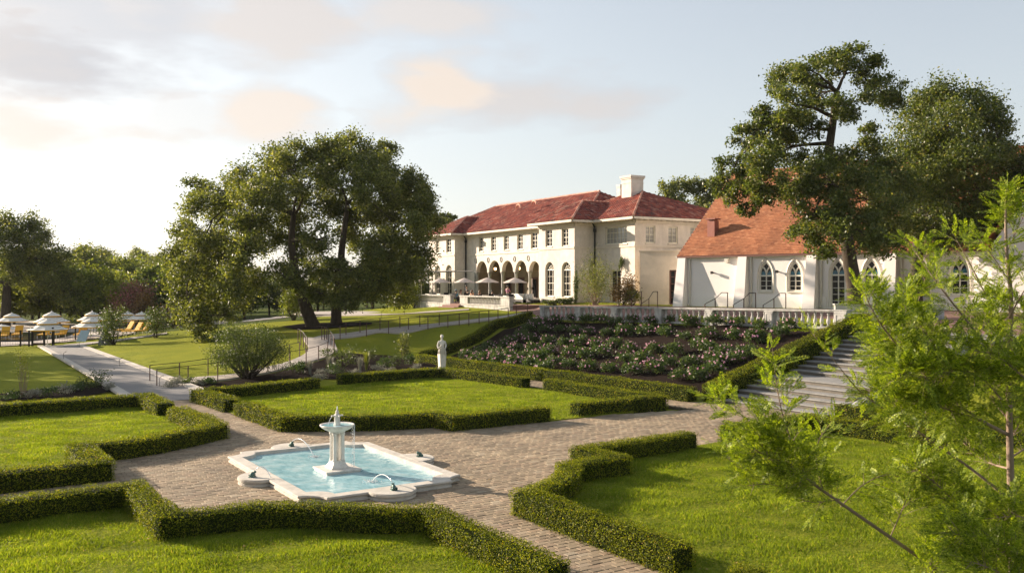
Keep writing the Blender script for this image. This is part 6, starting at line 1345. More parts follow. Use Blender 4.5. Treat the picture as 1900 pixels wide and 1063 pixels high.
# ------------------------------------------------------------------ pool corner
px0 = [(-60, 646), (70, 641), (240, 630), (300, 612), (60, 596), (-80, 600)]
drape('pool_deck', [W(x, y, -.1).xy for x, y in px0], M['concrete'], .08, 1.5)
pw = [W(-60, 634), W(52, 634), W(120, 628), W(150, 619), W(-60, 619)]; mb = MB(); zq = max(H(p.x, p.y) for p in pw)+.13; mb.prism([(p.x, p.y) for p in pw][::-1], zq-.2, zq); tag(mb.build('pool_water', M['water_dark']), kind='structure')
M['stripe'], t, p, _ = newmat('striped_canvas')
tcn = t.nodes.new('ShaderNodeTexCoord'); sp_ = t.nodes.new('ShaderNodeSeparateXYZ'); t.links.new(tcn.outputs['Object'], sp_.inputs[0]); rr_ = mathn(t, 'SQRT', mathn(t, 'ADD', mathn(t, 'POWER', sp_.outputs[0], 2), mathn(t, 'POWER', sp_.outputs[1], 2)))
fr_ = mathn(t, 'GREATER_THAN', mathn(t, 'FRACT', mathn(t, 'MULTIPLY', rr_, 3.6)), .62); t.links.new(mixc(t, fr_, (.86, .83, .76), (.46, .44, .36)), p.inputs['Base Color']); p.inputs['Roughness'].default_value = .8
M['yellow'] = plain('yellow_canvas', (.72, .40, .03), (.66, .35, .03), 4, .8)
M['white_paint'] = plain('white_paint', (.78, .76, .7), None, 4, .4)
def umbrella_proto(label, stripe=True, w=1.55, hh=2.35, group='striped pool umbrellas'):
    o = thing('pool_umbrella' if stripe else 'terrace_umbrella', label, 'umbrella', (0, 0, 0), 0, group); n = 10 if stripe else 6
    mb = MB(); mb.tube([(0, 0, 0), (0, 0, hh+.05)], .03, 8); mb.lathe([(.25, 0), (.25, .06), (.05, .1)], (0, 0, 0), 12); mb.build('pole', M['white_paint' if stripe else 'iron'], o)
    mb = MB(); prof = [(w, hh-.78), (w*.8, hh-.64), (w*.45, hh-.33), (w*.40, hh-.31)] if stripe else [(w, hh-.42), (w*.5, hh-.18), (.04, hh+.02)]
    rings = []
    for j, (r_, z_) in enumerate(prof):
        for k in range(n*2):
            an = math.pi*k/n; sag = 1-(.035 if k % 2 else 0)*(r_/w); mb.v.append((r_*math.cos(an)*sag, r_*math.sin(an)*sag, z_-(.03 if k % 2 else 0)*(r_/w)))
    m = len(prof); N2 = n*2; mb.f = [(i*N2+k, i*N2+(k+1) % N2, (i+1)*N2+(k+1) % N2, (i+1)*N2+k) for i in range(m-1) for k in range(N2)]
    can = mb.build('canopy', M['stripe' if stripe else 'canvas'], o); sm = can.modifiers.new('t', 'SOLIDIFY'); sm.thickness = .012
    if stripe:
        mb = MB(); mb.lathe([(w*.5, hh-.22), (w*.35, hh-.06), (w*.14, hh+.10), (.04, hh+.2)], (0, 0, 0), 20, cap=False); mb.build('top_canopy', M['stripe'], o); mb = MB(); mb.lathe([(w*.5, hh-.31), (w*.5, hh-.215)], (0, 0, 0), 20, cap=False); mb.build('top_valance', M['yellow'], o)
        mb = MB(); mb.lathe([(w*.985, hh-.90), (w*.99, hh-.79)], (0, 0, 0), 20, cap=False); mb.build('valance', M['yellow'], o); mb = MB(); mb.lathe([(.03, hh+.18), (.05, hh+.24), (0, hh+.32)], (0, 0, 0), 8); mb.build('finial', M['white_paint'], o)
    mb = MB()
    for k in range(n): an = 2*math.pi*k/n; mb.tube([(w*.97*math.cos(an), w*.97*math.sin(an), hh-(.80 if stripe else .44)), (.05*math.cos(an), .05*math.sin(an), hh-(.2 if stripe else .06))], .009, 4)
    mb.build('rib', M['white_paint' if stripe else 'iron'], o); return o
upos = [(22, 579, 57, 'at the left edge of the back row'), (96, 576, 62, 'in the back row above the gate'), (88, 590, 71, 'nearest one, left front above the path end'), (171, 576, 52, 'in the back row left of the dark tree'), (168, 589, 66, 'in the front row left of the dark tree'), (237, 576, 46, 'just right of the dark tree in the back row'), (263, 577, 50, 'at the right end of the back row'), (249, 583, 52, 'in the front row right of the dark tree'), (3, 601, 60, 'cut off by the left edge of the photo'), (336, 590, 34, 'small and far, behind the drooping oak branch')]
pu = None
for (x, y, w_, lb) in upos:
    Y = 3.1*FPX/w_; Y = min(Y, 92); top = at(x, y, Y); gzz = H(top.x, top.y)
    if pu is None: o = pu = umbrella_proto('')
    else: o = copy_tree(pu)
    s = (w_*Y/FPX)/3.1; o['label'] = 'white and yellow striped pool umbrella, '+lb; o.location = (top.x, top.y, max(gzz, -.1)); o.scale = (s, s, (top.z-max(gzz, -.1))/2.66); o.rotation_euler = (0, 0, x)
lg = None
for i, (x, y, Y, rz, lb) in enumerate(((8, 622, 80, .3, 'leftmost by the pool'), (33, 619, 82, .3, 'second from the left under the back umbrella'), (82, 620, 80, .2, 'behind the nearest umbrella pole'), (112, 622, 80, -.2, 'right of the nearest umbrella'), (150, 622, 79, .1, 'under the front umbrella beside the pale towel'), (233, 612, 82, -.6, 'with the pale cushion right of the dark tree'), (248, 613, 80, -.6, 'second right of the dark tree'), (264, 613, 80, -.6, 'rightmost of the loungers'))):
    p = bpt(x, y, Y); p.z = max(p.z, -.1)+.1
    if lg is None:
        lg = o = thing('sun_lounger', '', 'sun lounger', p, 0, 'yellow sun loungers by the pool'); mb = MB(); mb.box((0, -.35, .35), (.65, 1.3, .12)); mb.build('seat_cushion', M['yellow'], o); mb = MB(); mb.obox(Vector((0, .3, .35)), Vector((1, 0, 0)), Vector((0, .55, .83)), Vector((0, -.83, .55)), (-.325, .325), (0, .85), (-.06, .06)); mb.build('back_cushion', M['yellow'], o)
        for sx in (-.3, .3):
            for sy in (-.9, .25): mb = MB(); mb.box((sx, sy, .14), (.05, .05, .3)); mb.build('leg', M['white_paint'], o)
    else: o = copy_tree(lg)
    o.location = p; o.rotation_euler = (0, 0, rz); o['label'] = 'yellow cushioned sun lounger, '+lb
p = bpt(153, 624, 74); mb = MB(); mb.obox(Vector((p.x, p.y, .5)), Vector((1, .2, 0)), Vector((.2, .3, .8)), Vector((0, -1, .3)), (-.35, .35), (-.4, .75), (-.03, .03)); tag(mb.build('towel', plain('pale_blue_towel', (.45, .58, .66))), 'pale blue towel hung over a lounger under the front umbrella', 'towel')
p = bpt(195, 622, 72.5); mb = MB(); mb.lathe([(.55, 0), (.5, .5), (.12, 1.35), (0, 1.5)], (p.x, p.y, 0), 8); tag(mb.build('folded_cover', plain('grey_cover', (.12, .13, .14))), 'dark grey cone-shaped furniture cover left of the dark tree', 'cover')
def ironfence(label, pts, h_=1.3, sp=.0):
    o = thing('pool_fence', label, 'fence', pts[0], 0, 'pool fence sections')
    for p in pts: mb = MB(); mb.box((p.x, p.y, p.z+h_/2), (.09, .09, h_)); mb.build('post', M['iron'], o, wc=True)
    mb = MB()
    for f in (.15, .95): mb.tube([p+UP*h_*f for p in pts], .02, 4)
    L_ = [pts[i].lerp(pts[i+1], k/8) for i in range(len(pts)-1) for k in range(8)]
    for q in L_: mb.tube([q+UP*h_*.1, q+UP*h_*.95], .008, 3)
    mb.build('bars', M['iron'], o, wc=True)
def W0(x, y): p = W(x, y, -.05); return p
ironfence('black iron pool fence section at the left edge', [W0(-40, 645), W0(0, 644), W0(38, 643), W0(54, 643)]); ironfence('black iron pool fence section between the gate and the oak lawn', [W0(100, 640), W0(140, 634), W0(184, 627), W0(222, 622), W0(257, 619)], 1.35)
mb = MB(); g = thing('pool_gate', 'dark iron pool gate at the end of the gravel path', 'gate', W0(60, 642)); 
for x in (60, 82, 98): p = W0(x, 642); m2 = MB(); m2.box((p.x, p.y, .7), (.12, .12, 1.5)); m2.build('post', M['iron'], g, wc=True)
a_, b_ = W0(62, 642), W0(80, 642); m2 = MB(); m2.obox(a_, (b_-a_).normalized(), Vector((0, 1, 0)), UP, (0, (b_-a_).length), (-.02, .02), (.15, .25)); m2.obox(a_, (b_-a_).normalized(), Vector((0, 1, 0)), UP, (0, (b_-a_).length), (-.02, .02), (1.1, 1.2))
for k in range(8): q = a_.lerp(b_, k/7); m2.tube([q+UP*.15, q+UP*1.15], .012, 4)
m2.build('gate_leaf', M['rust'], g, wc=True)
# little angled path lights
for (x, y, lb) in ((147, 648, 'right of the gravel path near its far end'), (118, 671, 'on the left kerb of the gravel path, farther one'), (222, 684, 'on the lawn right of the gravel path'), (193, 710, 'on the left kerb of the gravel path, nearer one'), (296, 722, 'at the foot of the ramp fence'), (751, 585, 'on the upper lawn in front of the mansion'), (463, 594, 'on the upper lawn left of the oak trunks'), (708, 590, 'on the upper lawn right of the oak trunks')):
    p = T(x, y); o = thing('path_light', 'thin black angled path light '+lb, 'path light', p, 0, 'thin black path lights'); mb = MB(); mb.tube([(0, 0, -.05), (0, 0, .55)], .013, 5); mb.build('stem', M['iron'], o); mb = MB(); mb.tube([(0, 0, .55), (.14, 0, .66), (.19, 0, .66)], [.014, .014, .022], 5); mb.build('lamp_head', M['iron'], o)

# ------------------------------------------------------------------ dining terrace furniture and guests
tu = None
for (xc, y, hw, lb) in ((817, 516, 40, 'leftmost on the dining terrace'), (862, 515.5, 40, 'second from the left on the dining terrace'), (904, 515, 45, 'third from the left on the dining terrace'), (955.5, 515, 46, 'rightmost on the dining terrace')):
    u = TX(xc, TP+MI*2.2); p = TP+MI*2.2+MA*u; z_ = CH+(HZ-y)*p.y/FPX
    if tu is None: o = tu = umbrella_proto('', False, 1.9, 2.35, 'beige terrace umbrellas')
    else: o = copy_tree(tu)
    s = hw*.5*p.y/FPX/1.9*1.0; o['label'] = 'beige square-ish market umbrella, '+lb; o.location = (p.x, p.y, TZ); o.scale = (s, s, (z_-TZ)/2.37)
M['skin'] = plain('skin', (.45, .27, .19), None, 5, .6); M['hairb'] = plain('dark_hair', (.03, .02, .015), None, 20, .5)
def person(label, loc, rz, seated, shirt, hair=(.04, .025, .018), hat=None, long_hair=False, s=1.0, trousers=(.03, .03, .04)):
    o = thing('person', label, 'person', loc, rz); hz_ = .46 if seated else .92
    P = lambda x, y, z: (x*s, y*s, z*s); t0_ = hz_
    J = [(P(0, 0, t0_), (.135, .10)), (P(0, 0, t0_+.18), (.12, .09)), (P(0, 0, t0_+.38), (.16, .10)), (P(0, 0, t0_+.50), (.07, .065)), (P(0, .005, t0_+.57), .05), (P(0, .015, t0_+.66), (.075, .09)), (P(0, .01, t0_+.74), (.06, .07)),
         (P(-.18, 0, t0_+.44), .055), (P(-.24, .04, t0_+.2), .045), (P(-.17, .24, t0_+.18), .035), (P(-.1, .34, t0_+.22), .03), (P(.18, 0, t0_+.44), .055), (P(.24, .04, t0_+.2), .045), (P(.17, .24, t0_+.18), .035), (P(.1, .34, t0_+.22), .03)]
    if seated: J += [(P(-.09, .05, t0_), .085), (P(-.1, .42, t0_), .065), (P(-.1, .42, .08), .045), (P(-.1, .54, .04), .04), (P(.09, .05, t0_), .085), (P(.1, .42, t0_), .065), (P(.1, .42, .08), .045), (P(.1, .54, .04), .04)]
    else: J += [(P(-.09, 0, t0_-.06), .09), (P(-.1, .02, .5), .06), (P(-.1, 0, .09), .045), (P(-.1, .13, .04), .04), (P(.09, 0, t0_-.06), .09), (P(.1, .02, .5), .06), (P(.1, 0, .09), .045), (P(.1, .13, .04), .04)]
    E_ = [(0, 1), (1, 2), (2, 3), (3, 4), (4, 5), (5, 6), (2, 7), (7, 8), (8, 9), (9, 10), (2, 11), (11, 12), (12, 13), (13, 14), (0, 15), (15, 16), (16, 17), (17, 18), (0, 19), (19, 20), (20, 21), (21, 22)]
    skin('body', J, E_, M['skin'], o, 1, wc=False)
    sh = plain('shirt_cloth', shirt, None, 8, .8); J2 = [(j[0], tuple(r_*1.14 for r_ in (j[1] if isinstance(j[1], tuple) else (j[1], j[1])))) for j in (J[0], J[1], J[2], J[7], J[8], J[11], J[12])]; J2[0] = (J2[0][0], (.15, .12)); skin('shirt', J2, [(0, 1), (1, 2), (2, 3), (3, 4), (2, 5), (5, 6)], sh, o, 1, wc=False)
    tr = plain('trouser_cloth', trousers, None, 8, .8); J3 = [(j[0], tuple(r_*1.15 for r_ in (j[1] if isinstance(j[1], tuple) else (j[1], j[1])))) for j in (J[0], J[15], J[16], J[17], J[19], J[20], J[21])]; skin('trousers', J3, [(0, 1), (1, 2), (2, 3), (0, 4), (4, 5), (5, 6)], tr, o, 1, wc=False)
    mb = MB(); hc = P(0, -.012, t0_+.72); mb.lathe([(.0, -.10), (.085, -.08), (.10, -.01), (.085, .06), (.04, .095), (0, .10)], hc, 10, cap=False, sy=1.05); 
    if long_hair: mb.tube([P(0, -.06, t0_+.75), P(0, -.11, t0_+.6), P(0, -.12, t0_+.42)], [.08, .08, .05], 8)
    mb.build('hair', plain('hair_tone', hair, None, 20, .5), o, True)
    if hat: mb = MB(); mb.lathe([(.14, 0), (.10, .01), (.095, .08), (.04, .1)], P(0, 0, t0_+.76), 12); mb.build('cap', plain('cap_cloth', hat), o, True)
    return o
def tp(px_, w): Pq = TP+MI*w; u = TX(px_, Pq); p = Pq+MA*u; return Vector((p.x, p.y, TZ))
RZ = math.atan2(MA.y, MA.x)-math.pi/2
chair_proto = None
def chair(label, loc, rz):
    global chair_proto
    if chair_proto is None:
        o = chair_proto = thing('dining_chair', label, 'chair', loc, rz, 'dining chairs on the terrace'); mb = MB(); mb.box((0, 0, .45), (.5, .48, .05)); mb.build('seat', M['iron'], o); mb = MB(); mb.box((0, -.24, .72), (.5, .04, .45)); mb.build('backrest', M['iron'], o)
        for sx in (-.22, .22):
            for sy in (-.2, .2): mb = MB(); mb.box((sx, sy, .22), (.04, .04, .44)); mb.build('leg', M['iron'], o)
    else: o = copy_tree(chair_proto)
    o.location = loc; o.rotation_euler = (0, 0, rz); o['label'] = label; return o
tab_proto = None
def table(label, loc, cloth=True, sx=1.0):
    global tab_proto
    if tab_proto is None:
        o = tab_proto = thing('dining_table', label, 'table', loc, ra, 'dining tables on the terrace'); mb = MB(); mb.box((0, 0, .74), (.95, .95, .03)); mb.build('tabletop', M['white_paint'], o); mb = MB(); mb.box((0, 0, .66), (.97, .97, .14)); mb.build('cloth_edge', M['white_paint'], o); mb = MB(); mb.tube([(0, 0, 0), (0, 0, .72)], .05, 8); mb.box((0, 0, .02), (.5, .5, .04)); mb.build('leg', M['iron'], o)
    else: o = copy_tree(tab_proto)
    o.location = loc; o['label'] = label; o.scale = (sx, 1, 1)
def tblset(px_, w, lb): table('white-topped dining table '+lb, tp(px_, w))
for px_, w, lb in ((850, 3.0, 'behind the guest in the blue shirt'), (876, 2.8, 'under the third umbrella from the left'), (900, 3.0, 'beside the woman in black'), (922, 3.0, 'behind the guest in pale blue'), (943, 3.2, 'right of the standing guest in pink'), (820, 3.0, 'under the leftmost umbrella'), (800, 3.2, 'at the far left end of the terrace')): tblset(px_, w, lb)
for px_, w, rz, lb in ((845.5, 1.3, 0, 'holding the guest in the blue shirt'), (808, 2.4, 0, 'at the table under the leftmost umbrella'), (829, 2.4, .5, 'empty, left of the guest in blue'), (866, 2.0, .6, 'beside the waiter'), (886, 2.2, 0, 'under the woman in black'), (913, 2.1, .3, 'under the guest in pale blue'), (932, 2.2, 0, 'dark, at the table right of the guest in pale blue'), (950, 2.4, .4, 'dark, at the right end of the balustrade'), (940, 4.2, 3.1, 'behind the standing guest in pink')): chair('black dining chair '+lb, tp(px_, w), RZ+rz-1.2)
person('man in a blue shirt and cap seated at the head of the terrace steps', tp(846, 1.35), RZ-1.0, True, (.12, .36, .50), hat=(.2, .33, .4))
person('woman with brown hair seated left behind the balustrade', tp(855.5, 3.6), RZ-2.2, True, (.35, .22, .17), (.12, .06, .03), long_hair=True)
person('waiter in a white shirt standing behind the seated guests', tp(865.5, 4.2), RZ-2.6, False, (.6, .58, .56), (.02, .015, .012))
person('woman in an orange and white top seated under the umbrella', tp(876, 3.2), RZ-1.2, True, (.55, .25, .10), (.10, .05, .03), long_hair=True)
person('guest in a red top seated beside the waiter', tp(867.5, 2.6), RZ-1.8, True, (.40, .07, .03), (.03, .02, .015))
person('woman in black with long fair hair seated behind the balustrade', tp(890, 2.3), RZ-1.0, True, (.012, .012, .014), (.22, .14, .07), long_hair=True)
person('guest in a pale blue shirt seated right of the woman in black', tp(913, 2.2), RZ-1.4, True, (.34, .42, .55), (.03, .02, .015))
person('man in a pink shirt standing on the terrace with his back turned', tp(942, 4.6), RZ-1.1, False, (.45, .18, .28), (.02, .015, .012), trousers=(.02, .02, .025))
# sofa set with white stripes near the wing
for i, (x, w, lb) in enumerate(((966, 4.8, 'left one beside the projecting wing'), (984, 5.0, 'right one against the projecting wing'))):
    p = tp(x, w); p.z = TZ; o = thing('terrace_sofa', 'low dark sofa with white striped cushions, '+lb, 'sofa', p, ra-1.57, 'striped sofas on the terrace'); mb = MB(); mb.box((0, 0, .2), (2.1, .8, .4)); mb.build('frame', M['iron'], o); mb = MB(); mb.box((0, .02, .47), (2.0, .75, .14)); mb.build('seat_cushion', M['white_paint'], o); mb = MB()
    for k in range(6): mb.box((-.85+k*.34, -.33, .72), (.3, .14, .42))
    mb.build('back_cushion', M['white_paint'], o)
# striped awning and steel pergola at the left end
aw = thing('awning', 'striped white awning tent on the left end of the mansion', 'awning', C8); M['awn'], t, p, _ = newmat('awning_stripe'); tcn = t.nodes.new('ShaderNodeTexCoord'); w_ = t.nodes.new('ShaderNodeTexWave'); w_.inputs['Scale'].default_value = 1.4; t.links.new(tcn.outputs['Object'], w_.inputs['Vector']); t.links.new(ramp(t, w_.outputs[0], [(.45, (.60, .56, .48)), (.55, (.14, .14, .13))]), p.inputs['Base Color']); p.inputs['Roughness'].default_value = .85
mb = MB(); a1_, a2_ = at(748, 545, 100), at(790, 522, 98); mb.add([at(746, 527, 97), at(792, 519, 96), at(792, 506, 102), at(752, 505, 104)], [(0, 1, 2, 3)]); aa = mb.build('awning_roof', M['canvas'], aw, wc=True); sm = aa.modifiers.new('t', 'SOLIDIFY'); sm.thickness = .05
mb = MB(); n = 16; T0, T1 = at(746, 527, 97), at(782, 522, 96); B0, B1 = at(747, 560, 97), at(783, 556, 96)
for k in range(n+1): f = k/n; off = Vector((0, -.12 if k % 2 else .12, 0)); mb.v += [tuple(T0.lerp(T1, f)+off), tuple(B0.lerp(B1, f)+off)]
mb.f = [(2*k, 2*k+1, 2*k+3, 2*k+2) for k in range(n)]; aa = mb.build('side_curtain', M['awn'], aw, wc=True); sm = aa.modifiers.new('t', 'SOLIDIFY'); sm.thickness = .03
pg = thing('pergola', 'thin black steel pergola frame with string lights beside the awning', 'pergola', TPt(uL, 0, 3))
for x in (778, 796, 803): p = tp(x, 3.0); mb = MB(); mb.tube([p, Vector((p.x, p.y, CH+(HZ-505)*p.y/FPX))], .05, 6); mb.build('post', M['iron'], pg, wc=True)
mb = MB(); pA, pB = tp(770, 3.0), tp(846, 3.0)
for P_ in (pA, pB): P_.z = CH+(HZ-505)*P_.y/FPX
pB.z = pA.z; mb.tube([pA, pB], .07, 5); mb.tube([pA+MI*2, pB+MI*2], .05, 5); mb.build('beam', M['iron'], pg, wc=True)

# ------------------------------------------------------------------ feathery sapling close to the camera
YS = 4.0
sp0 = at(1880, 1063, YS); gz0 = H(sp0.x, sp0.y)
sap = thing('feathery_sapling', 'young feathery-leaved cypress sapling filling the right foreground', 'sapling', (sp0.x, sp0.y, gz0))
rs = random.Random(77); wd = MB(); FR = []         # fronds: (pos, dir, normal, length)
twigs = []; DM = 1.2
def branch(pxs, r0, r1, foliage=True, t_start=.15, dens=26, tl=(.05, .14), both=True, up_bias=.3):
    P = smooth_line([at(x, y, YS+d) for x, y, d in pxs], 6); n = len(P); wd.tube(P, [r0+(r1-r0)*i/(n-1) for i in range(n)], 7)
    if not foliage: return
    L = sum((P[i+1]-P[i]).length for i in range(n-1)); cnt_ = int(L*dens*DM)
    for k in range(cnt_):
        t = t_start+(1-t_start)*(k+rs.random())/cnt_; i = min(n-2, int(t*(n-1))); p = P[i].lerp(P[i+1], t*(n-1)-i); d = (P[i+1]-P[i]).normalized()
        side = Vector((rs.gauss(0, 1), rs.gauss(0, .8), rs.gauss(up_bias, 1))); side -= d*side.dot(d); side.normalize(); td = (d*rs.uniform(.5, 1.1)+side).normalized(); l = rs.uniform(*tl)*1.4*(1-.5*t); twigs.append((p, td, l))
    twigs.append((P[-1], (P[-1]-P[-2]).normalized(), tl[1]*.6))
tr_ = [(Vector((sp0.x+.03, sp0.y, gz0-.1))), at(1884, 1300, YS), at(1880, 1063, YS), at(1876, 930, YS), at(1873, 800, YS), at(1872, 680, YS+.02), at(1876, 560, YS), at(1868, 470, YS), at(1866, 400, YS), at(1867, 352, YS)]
pt_ = smooth_line(tr_, 5); n_ = len(pt_); wd.tube(pt_, [.021*(1-i/n_)+.0022 for i in range(n_)], 9)
for k in range(66):                      # twigs on the leader
    t = rs.uniform(.45, 1); i = min(n_-2, int(t*(n_-1))); p = pt_[i].lerp(pt_[i+1], t*(n_-1)-i); an = rs.uniform(0, 6.28); twigs.append((p, Vector((math.cos(an), math.sin(an), rs.uniform(.2, .9))).normalized(), rs.uniform(.05, .13)*(1.1-t)*1.9))
branch([(1960, 1230, .05), (1850, 1130, 0), (1750, 1063, -.1), (1650, 995, -.15), (1527, 910, -.2), (1470, 868, -.25), (1400, 835, -.3)], .011, .004, t_start=.62, dens=30)
branch([(1500, 890, -.2), (1478, 850, -.22), (1462, 800, -.25), (1450, 760, -.25), (1442, 720, -.25), (1436, 672, -.25)], .0045, .0012, dens=52, tl=(.05, .12), t_start=.0)
branch([(1480, 880, -.2), (1430, 850, -.3), (1400, 800, -.3), (1370, 765, -.32), (1325, 742, -.35)], .003, .001, dens=36, tl=(.04, .11))
branch([(1560, 925, -.2), (1500, 930, -.15), (1440, 900, -.15), (1390, 900, -.2)], .003, .001, dens=40, tl=(.05, .13)); branch([(1500, 890, -.2), (1430, 870, -.15), (1380, 870, -.15), (1350, 850, -.2)], .003, .001, dens=40, tl=(.05, .13)); branch([(1478, 860, -.22), (1430, 815, -.3), (1405, 780, -.3)], .003, .001, dens=40, tl=(.04, .09), t_start=.05)
branch([(1527, 910, -.2), (1515, 860, -.1), (1518, 820, -.1), (1530, 800, -.1)], .003, .001, dens=30)
DM = 2.0
branch([(1868, 922, 0), (1800, 868, .05), (1712, 806, .08), (1670, 775, .1), (1640, 740, .1), (1615, 725, .1)], .007, .002, t_start=.35, dens=40)
branch([(1870, 806, 0), (1812, 775, -.1), (1750, 730, -.15), (1702, 678, -.2), (1665, 640, -.2), (1630, 595, -.25), (1606, 550, -.25)], .009, .002, t_start=.2, dens=44)
DM = .7
branch([(1660, 770, -.15), (1600, 730, -.15), (1550, 672, -.2), (1508, 620, -.2)], .003, .001, dens=22, tl=(.03, .055))
DM = .9
DM = 1.1
branch([(1870, 760, 0), (1800, 700, .2), (1750, 640, .2), (1690, 600, .2), (1705, 555, .2), (1720, 515, .2)], .006, .0015, dens=34, t_start=.3)
DM = .62
branch([(1873, 690, 0), (1830, 640, -.2), (1790, 590, -.2), (1750, 540, -.25), (1728, 510, -.25), (1700, 470, -.2)], .006, .0015, dens=44, t_start=.2)
branch([(1874, 640, 0), (1850, 580, .2), (1820, 530, .2), (1800, 490, .2), (1775, 445, .2)], .005, .0015, dens=40)
branch([(1872, 590, 0), (1900, 540, -.1), (1930, 500, -.1)], .004, .0015, dens=44); branch([(1872, 700, 0), (1910, 660, -.15), (1960, 630, -.15)], .005, .0015, dens=44); branch([(1873, 850, 0), (1920, 820, .1), (1960, 790, .1)], .005, .0015, dens=36)
branch([(1871, 520, 0), (1845, 480, -.05), (1820, 450, -.05)], .003, .001, dens=50); branch([(1868, 470, 0), (1885, 430, .05), (1898, 405, .05)], .003, .001, dens=50)
DM = 2.1
branch([(1872, 730, 0), (1800, 715, .35), (1700, 700, .4), (1650, 670, .4), (1625, 650, .4)], .005, .0015, dens=44, t_start=.15)
branch([(1875, 870, 0), (1820, 850, .35), (1760, 790, .4), (1720, 755, .4), (1675, 740, .4)], .005, .0015, dens=44, t_start=.1)
branch([(1950, 1150, .1), (1860, 1020, .0), (1800, 960, -.1), (1740, 900, -.1), (1700, 870, -.1)], .006, .0015, dens=30, t_start=.3); branch([(1700, 1150, -.2), (1720, 1080, -.2), (1760, 1010, -.2), (1790, 960, -.2)], .004, .001, dens=36); branch([(1900, 1150, -.3), (1850, 1060, -.3), (1860, 990, -.3), (1880, 930, -.3)], .004, .001, dens=44, t_start=0)
branch([(1560, 940, -.1), (1600, 900, 0), (1650, 880, 0), (1700, 900, 0)], .003, .001, dens=20); branch([(1650, 1000, -.1), (1680, 930, 0), (1700, 870, .0)], .003, .001, dens=22)
branch([(1873, 780, 0), (1830, 720, .1), (1840, 650, .1), (1830, 600, .1)], .004, .001, dens=50, t_start=.1); branch([(1873, 820, 0), (1900, 760, .2), (1905, 700, .2)], .004, .001, dens=50, t_start=.1)
branch([(1812, 775, -.1), (1760, 760, -.2), (1710, 745, -.3), (1660, 745, -.35)], .004, .001, dens=52, t_start=.1); branch([(1750, 730, -.15), (1740, 660, -.2), (1710, 610, -.1), (1670, 575, -.1)], .004, .001, dens=44, t_start=.1)
branch([(2000, 1130, -.5), (1900, 1040, -.5), (1830, 1000, -.5), (1770, 990, -.5)], .005, .0015, dens=44, t_start=0)
branch([(1960, 1200, -.6), (1880, 1080, -.6), (1800, 1040, -.6)], .005, .0015, dens=44, t_start=0); branch([(1960, 1000, -.4), (1900, 960, -.4), (1850, 960, -.4)], .004, .001, dens=44, t_start=0)
branch([(1960, 740, -.3), (1900, 700, -.3), (1850, 660, -.3), (1800, 650, -.3)], .005, .0015, dens=50, t_start=0); branch([(1960, 620, .3), (1900, 590, .3), (1840, 560, .3)], .005, .0015, dens=50, t_start=0); branch([(1873, 760, 0), (1820, 700, -.3), (1760, 690, -.35), (1720, 700, -.4), (1670, 695, -.4)], .004, .001, dens=50, t_start=.1)
tag(wd.build('trunk', M['lightbark'], sap, True, wc=True))
tw = MB()
for (p, d, l) in twigs:
    droop = Vector((0, 0, -.25)); q1 = p+d*l*.5; q2 = q1+(d+droop*.6).normalized()*l*.5; tw.tube([p, q1, q2], [.0013, .001, .0006], 4, cap=False)
    nf = max(3, int(l/.019))
    for j in range(nf):
        t = .12+.88*(j+.5)/nf; pos = p.lerp(q1, t*2) if t < .5 else q1.lerp(q2, t*2-1); perp = d.cross(Vector((rs.gauss(0, .5), rs.gauss(0, .5), 1))).normalized(); sgn = 1 if j % 2 else -1
        fd = (d*.85+perp*sgn*.9+Vector((rs.gauss(0, .15), rs.gauss(0, .15), rs.gauss(.05, .2)))).normalized(); FR.append((pos, fd, rs.uniform(.075, .14)*(1.1-.5*t)))
    FR.append((q2, d, .05))
tag(tw.build('twig', M['lightbark'], sap, wc=True), kind='stuff')
fp = np.array([list(f[0]) for f in FR]); fd = np.array([list(f[1]) for f in FR]); fl = np.array([f[2] for f in FR]); nF = len(FR); rng = np.random.default_rng(5)
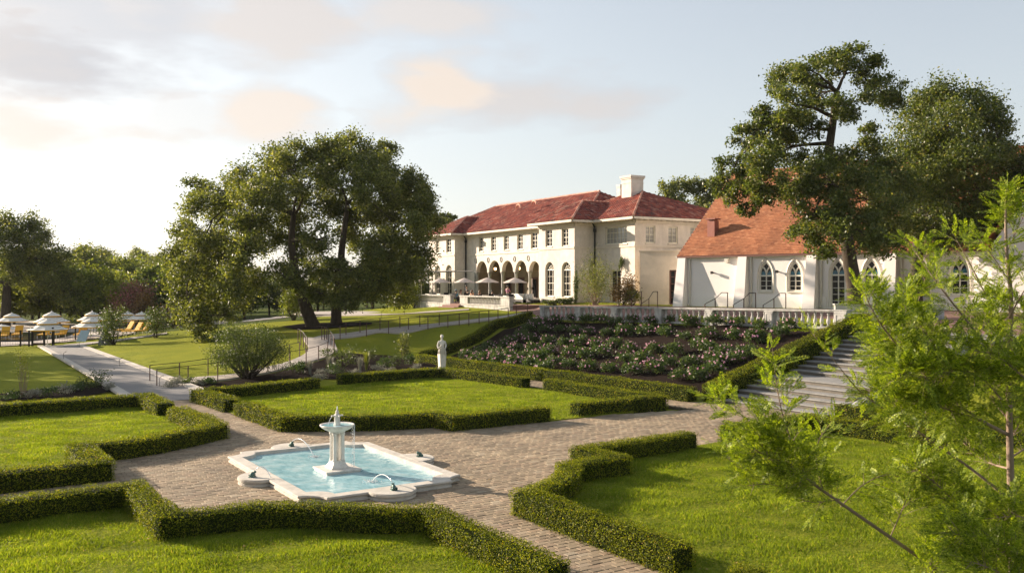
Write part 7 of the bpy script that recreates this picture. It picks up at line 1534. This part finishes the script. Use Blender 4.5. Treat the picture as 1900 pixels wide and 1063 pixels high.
upv = rng.normal(size=(nF, 3))*.45+np.array([[0, -.2, 1]]); sv = np.cross(fd, upv); sv /= np.linalg.norm(sv, axis=1, keepdims=True)+1e-9; nv = np.cross(sv, fd)
NN = 19; Vs = []; 
for j in range(NN):
    t = (j+.5)/NN; prof_ = math.sin(math.pi*(.12+.8*t))**.7; c = fp+fd*(fl*t)[:, None]+nv*((-.12*t*t)*fl)[:, None]
    for sg in (-1, 1):
        nl_ = (.0135*prof_*rng.uniform(.8, 1.15, nF)*(fl/.06)**.5)[:, None]; tip = c+(sv*sg*.88+fd*.48+nv*rng.normal(size=(nF, 1))*.18)*nl_; w_ = fd*.0019
        mid = (c+tip)/2; Vs.append(np.stack([c, mid+w_*1.3, tip, mid-w_*1.3], 1))
Vall = np.concatenate(Vs, 0).reshape(-1, 3); me = npmesh('needle_fronds', Vall, np.arange(len(Vall)).reshape(-1, 4), M['cypress_leaf']); tag(link('foliage', me, sap, True), kind='stuff'); print('fronds', nF, 'needle quads', len(Vall)//4)
for i, pr in enumerate(protos):
    if not used[i]: [bpy.data.objects.remove(c) for c in children(pr)]; bpy.data.objects.remove(pr)
byl = {}
for o in bpy.data.objects:
    if 'label' in o and o.parent is None: byl.setdefault(o['label'], []).append(o)
for l, os_ in byl.items():
    if len(os_) > 1:
        os_.sort(key=lambda o: o.location.x/max(o.location.y, 1))
        for i, o in enumerate(os_): o['label'] = l+', %s from left' % ordn[i]
tot_t = sum(len(o.data.polygons) for o in bpy.data.objects if o.type == 'MESH'); print('polys incl. shared copies', tot_t)

# ------------------------------------------------------------------ evening air
hm = bpy.data.materials.new('evening_air'); hm.use_nodes = True; t = hm.node_tree; t.nodes.clear(); o_ = t.nodes.new('ShaderNodeOutputMaterial'); pv = t.nodes.new('ShaderNodeVolumePrincipled'); pv.inputs['Color'].default_value = (.92, .93, .95, 1); pv.inputs['Density'].default_value = .00009; pv.inputs['Anisotropy'].default_value = 0; t.links.new(pv.outputs[0], o_.inputs['Volume'])
mb = MB(); mb.box((0, 0, 16), (7400, 7400, 44)); tag(mb.build('haze', hm), kind='stuff')
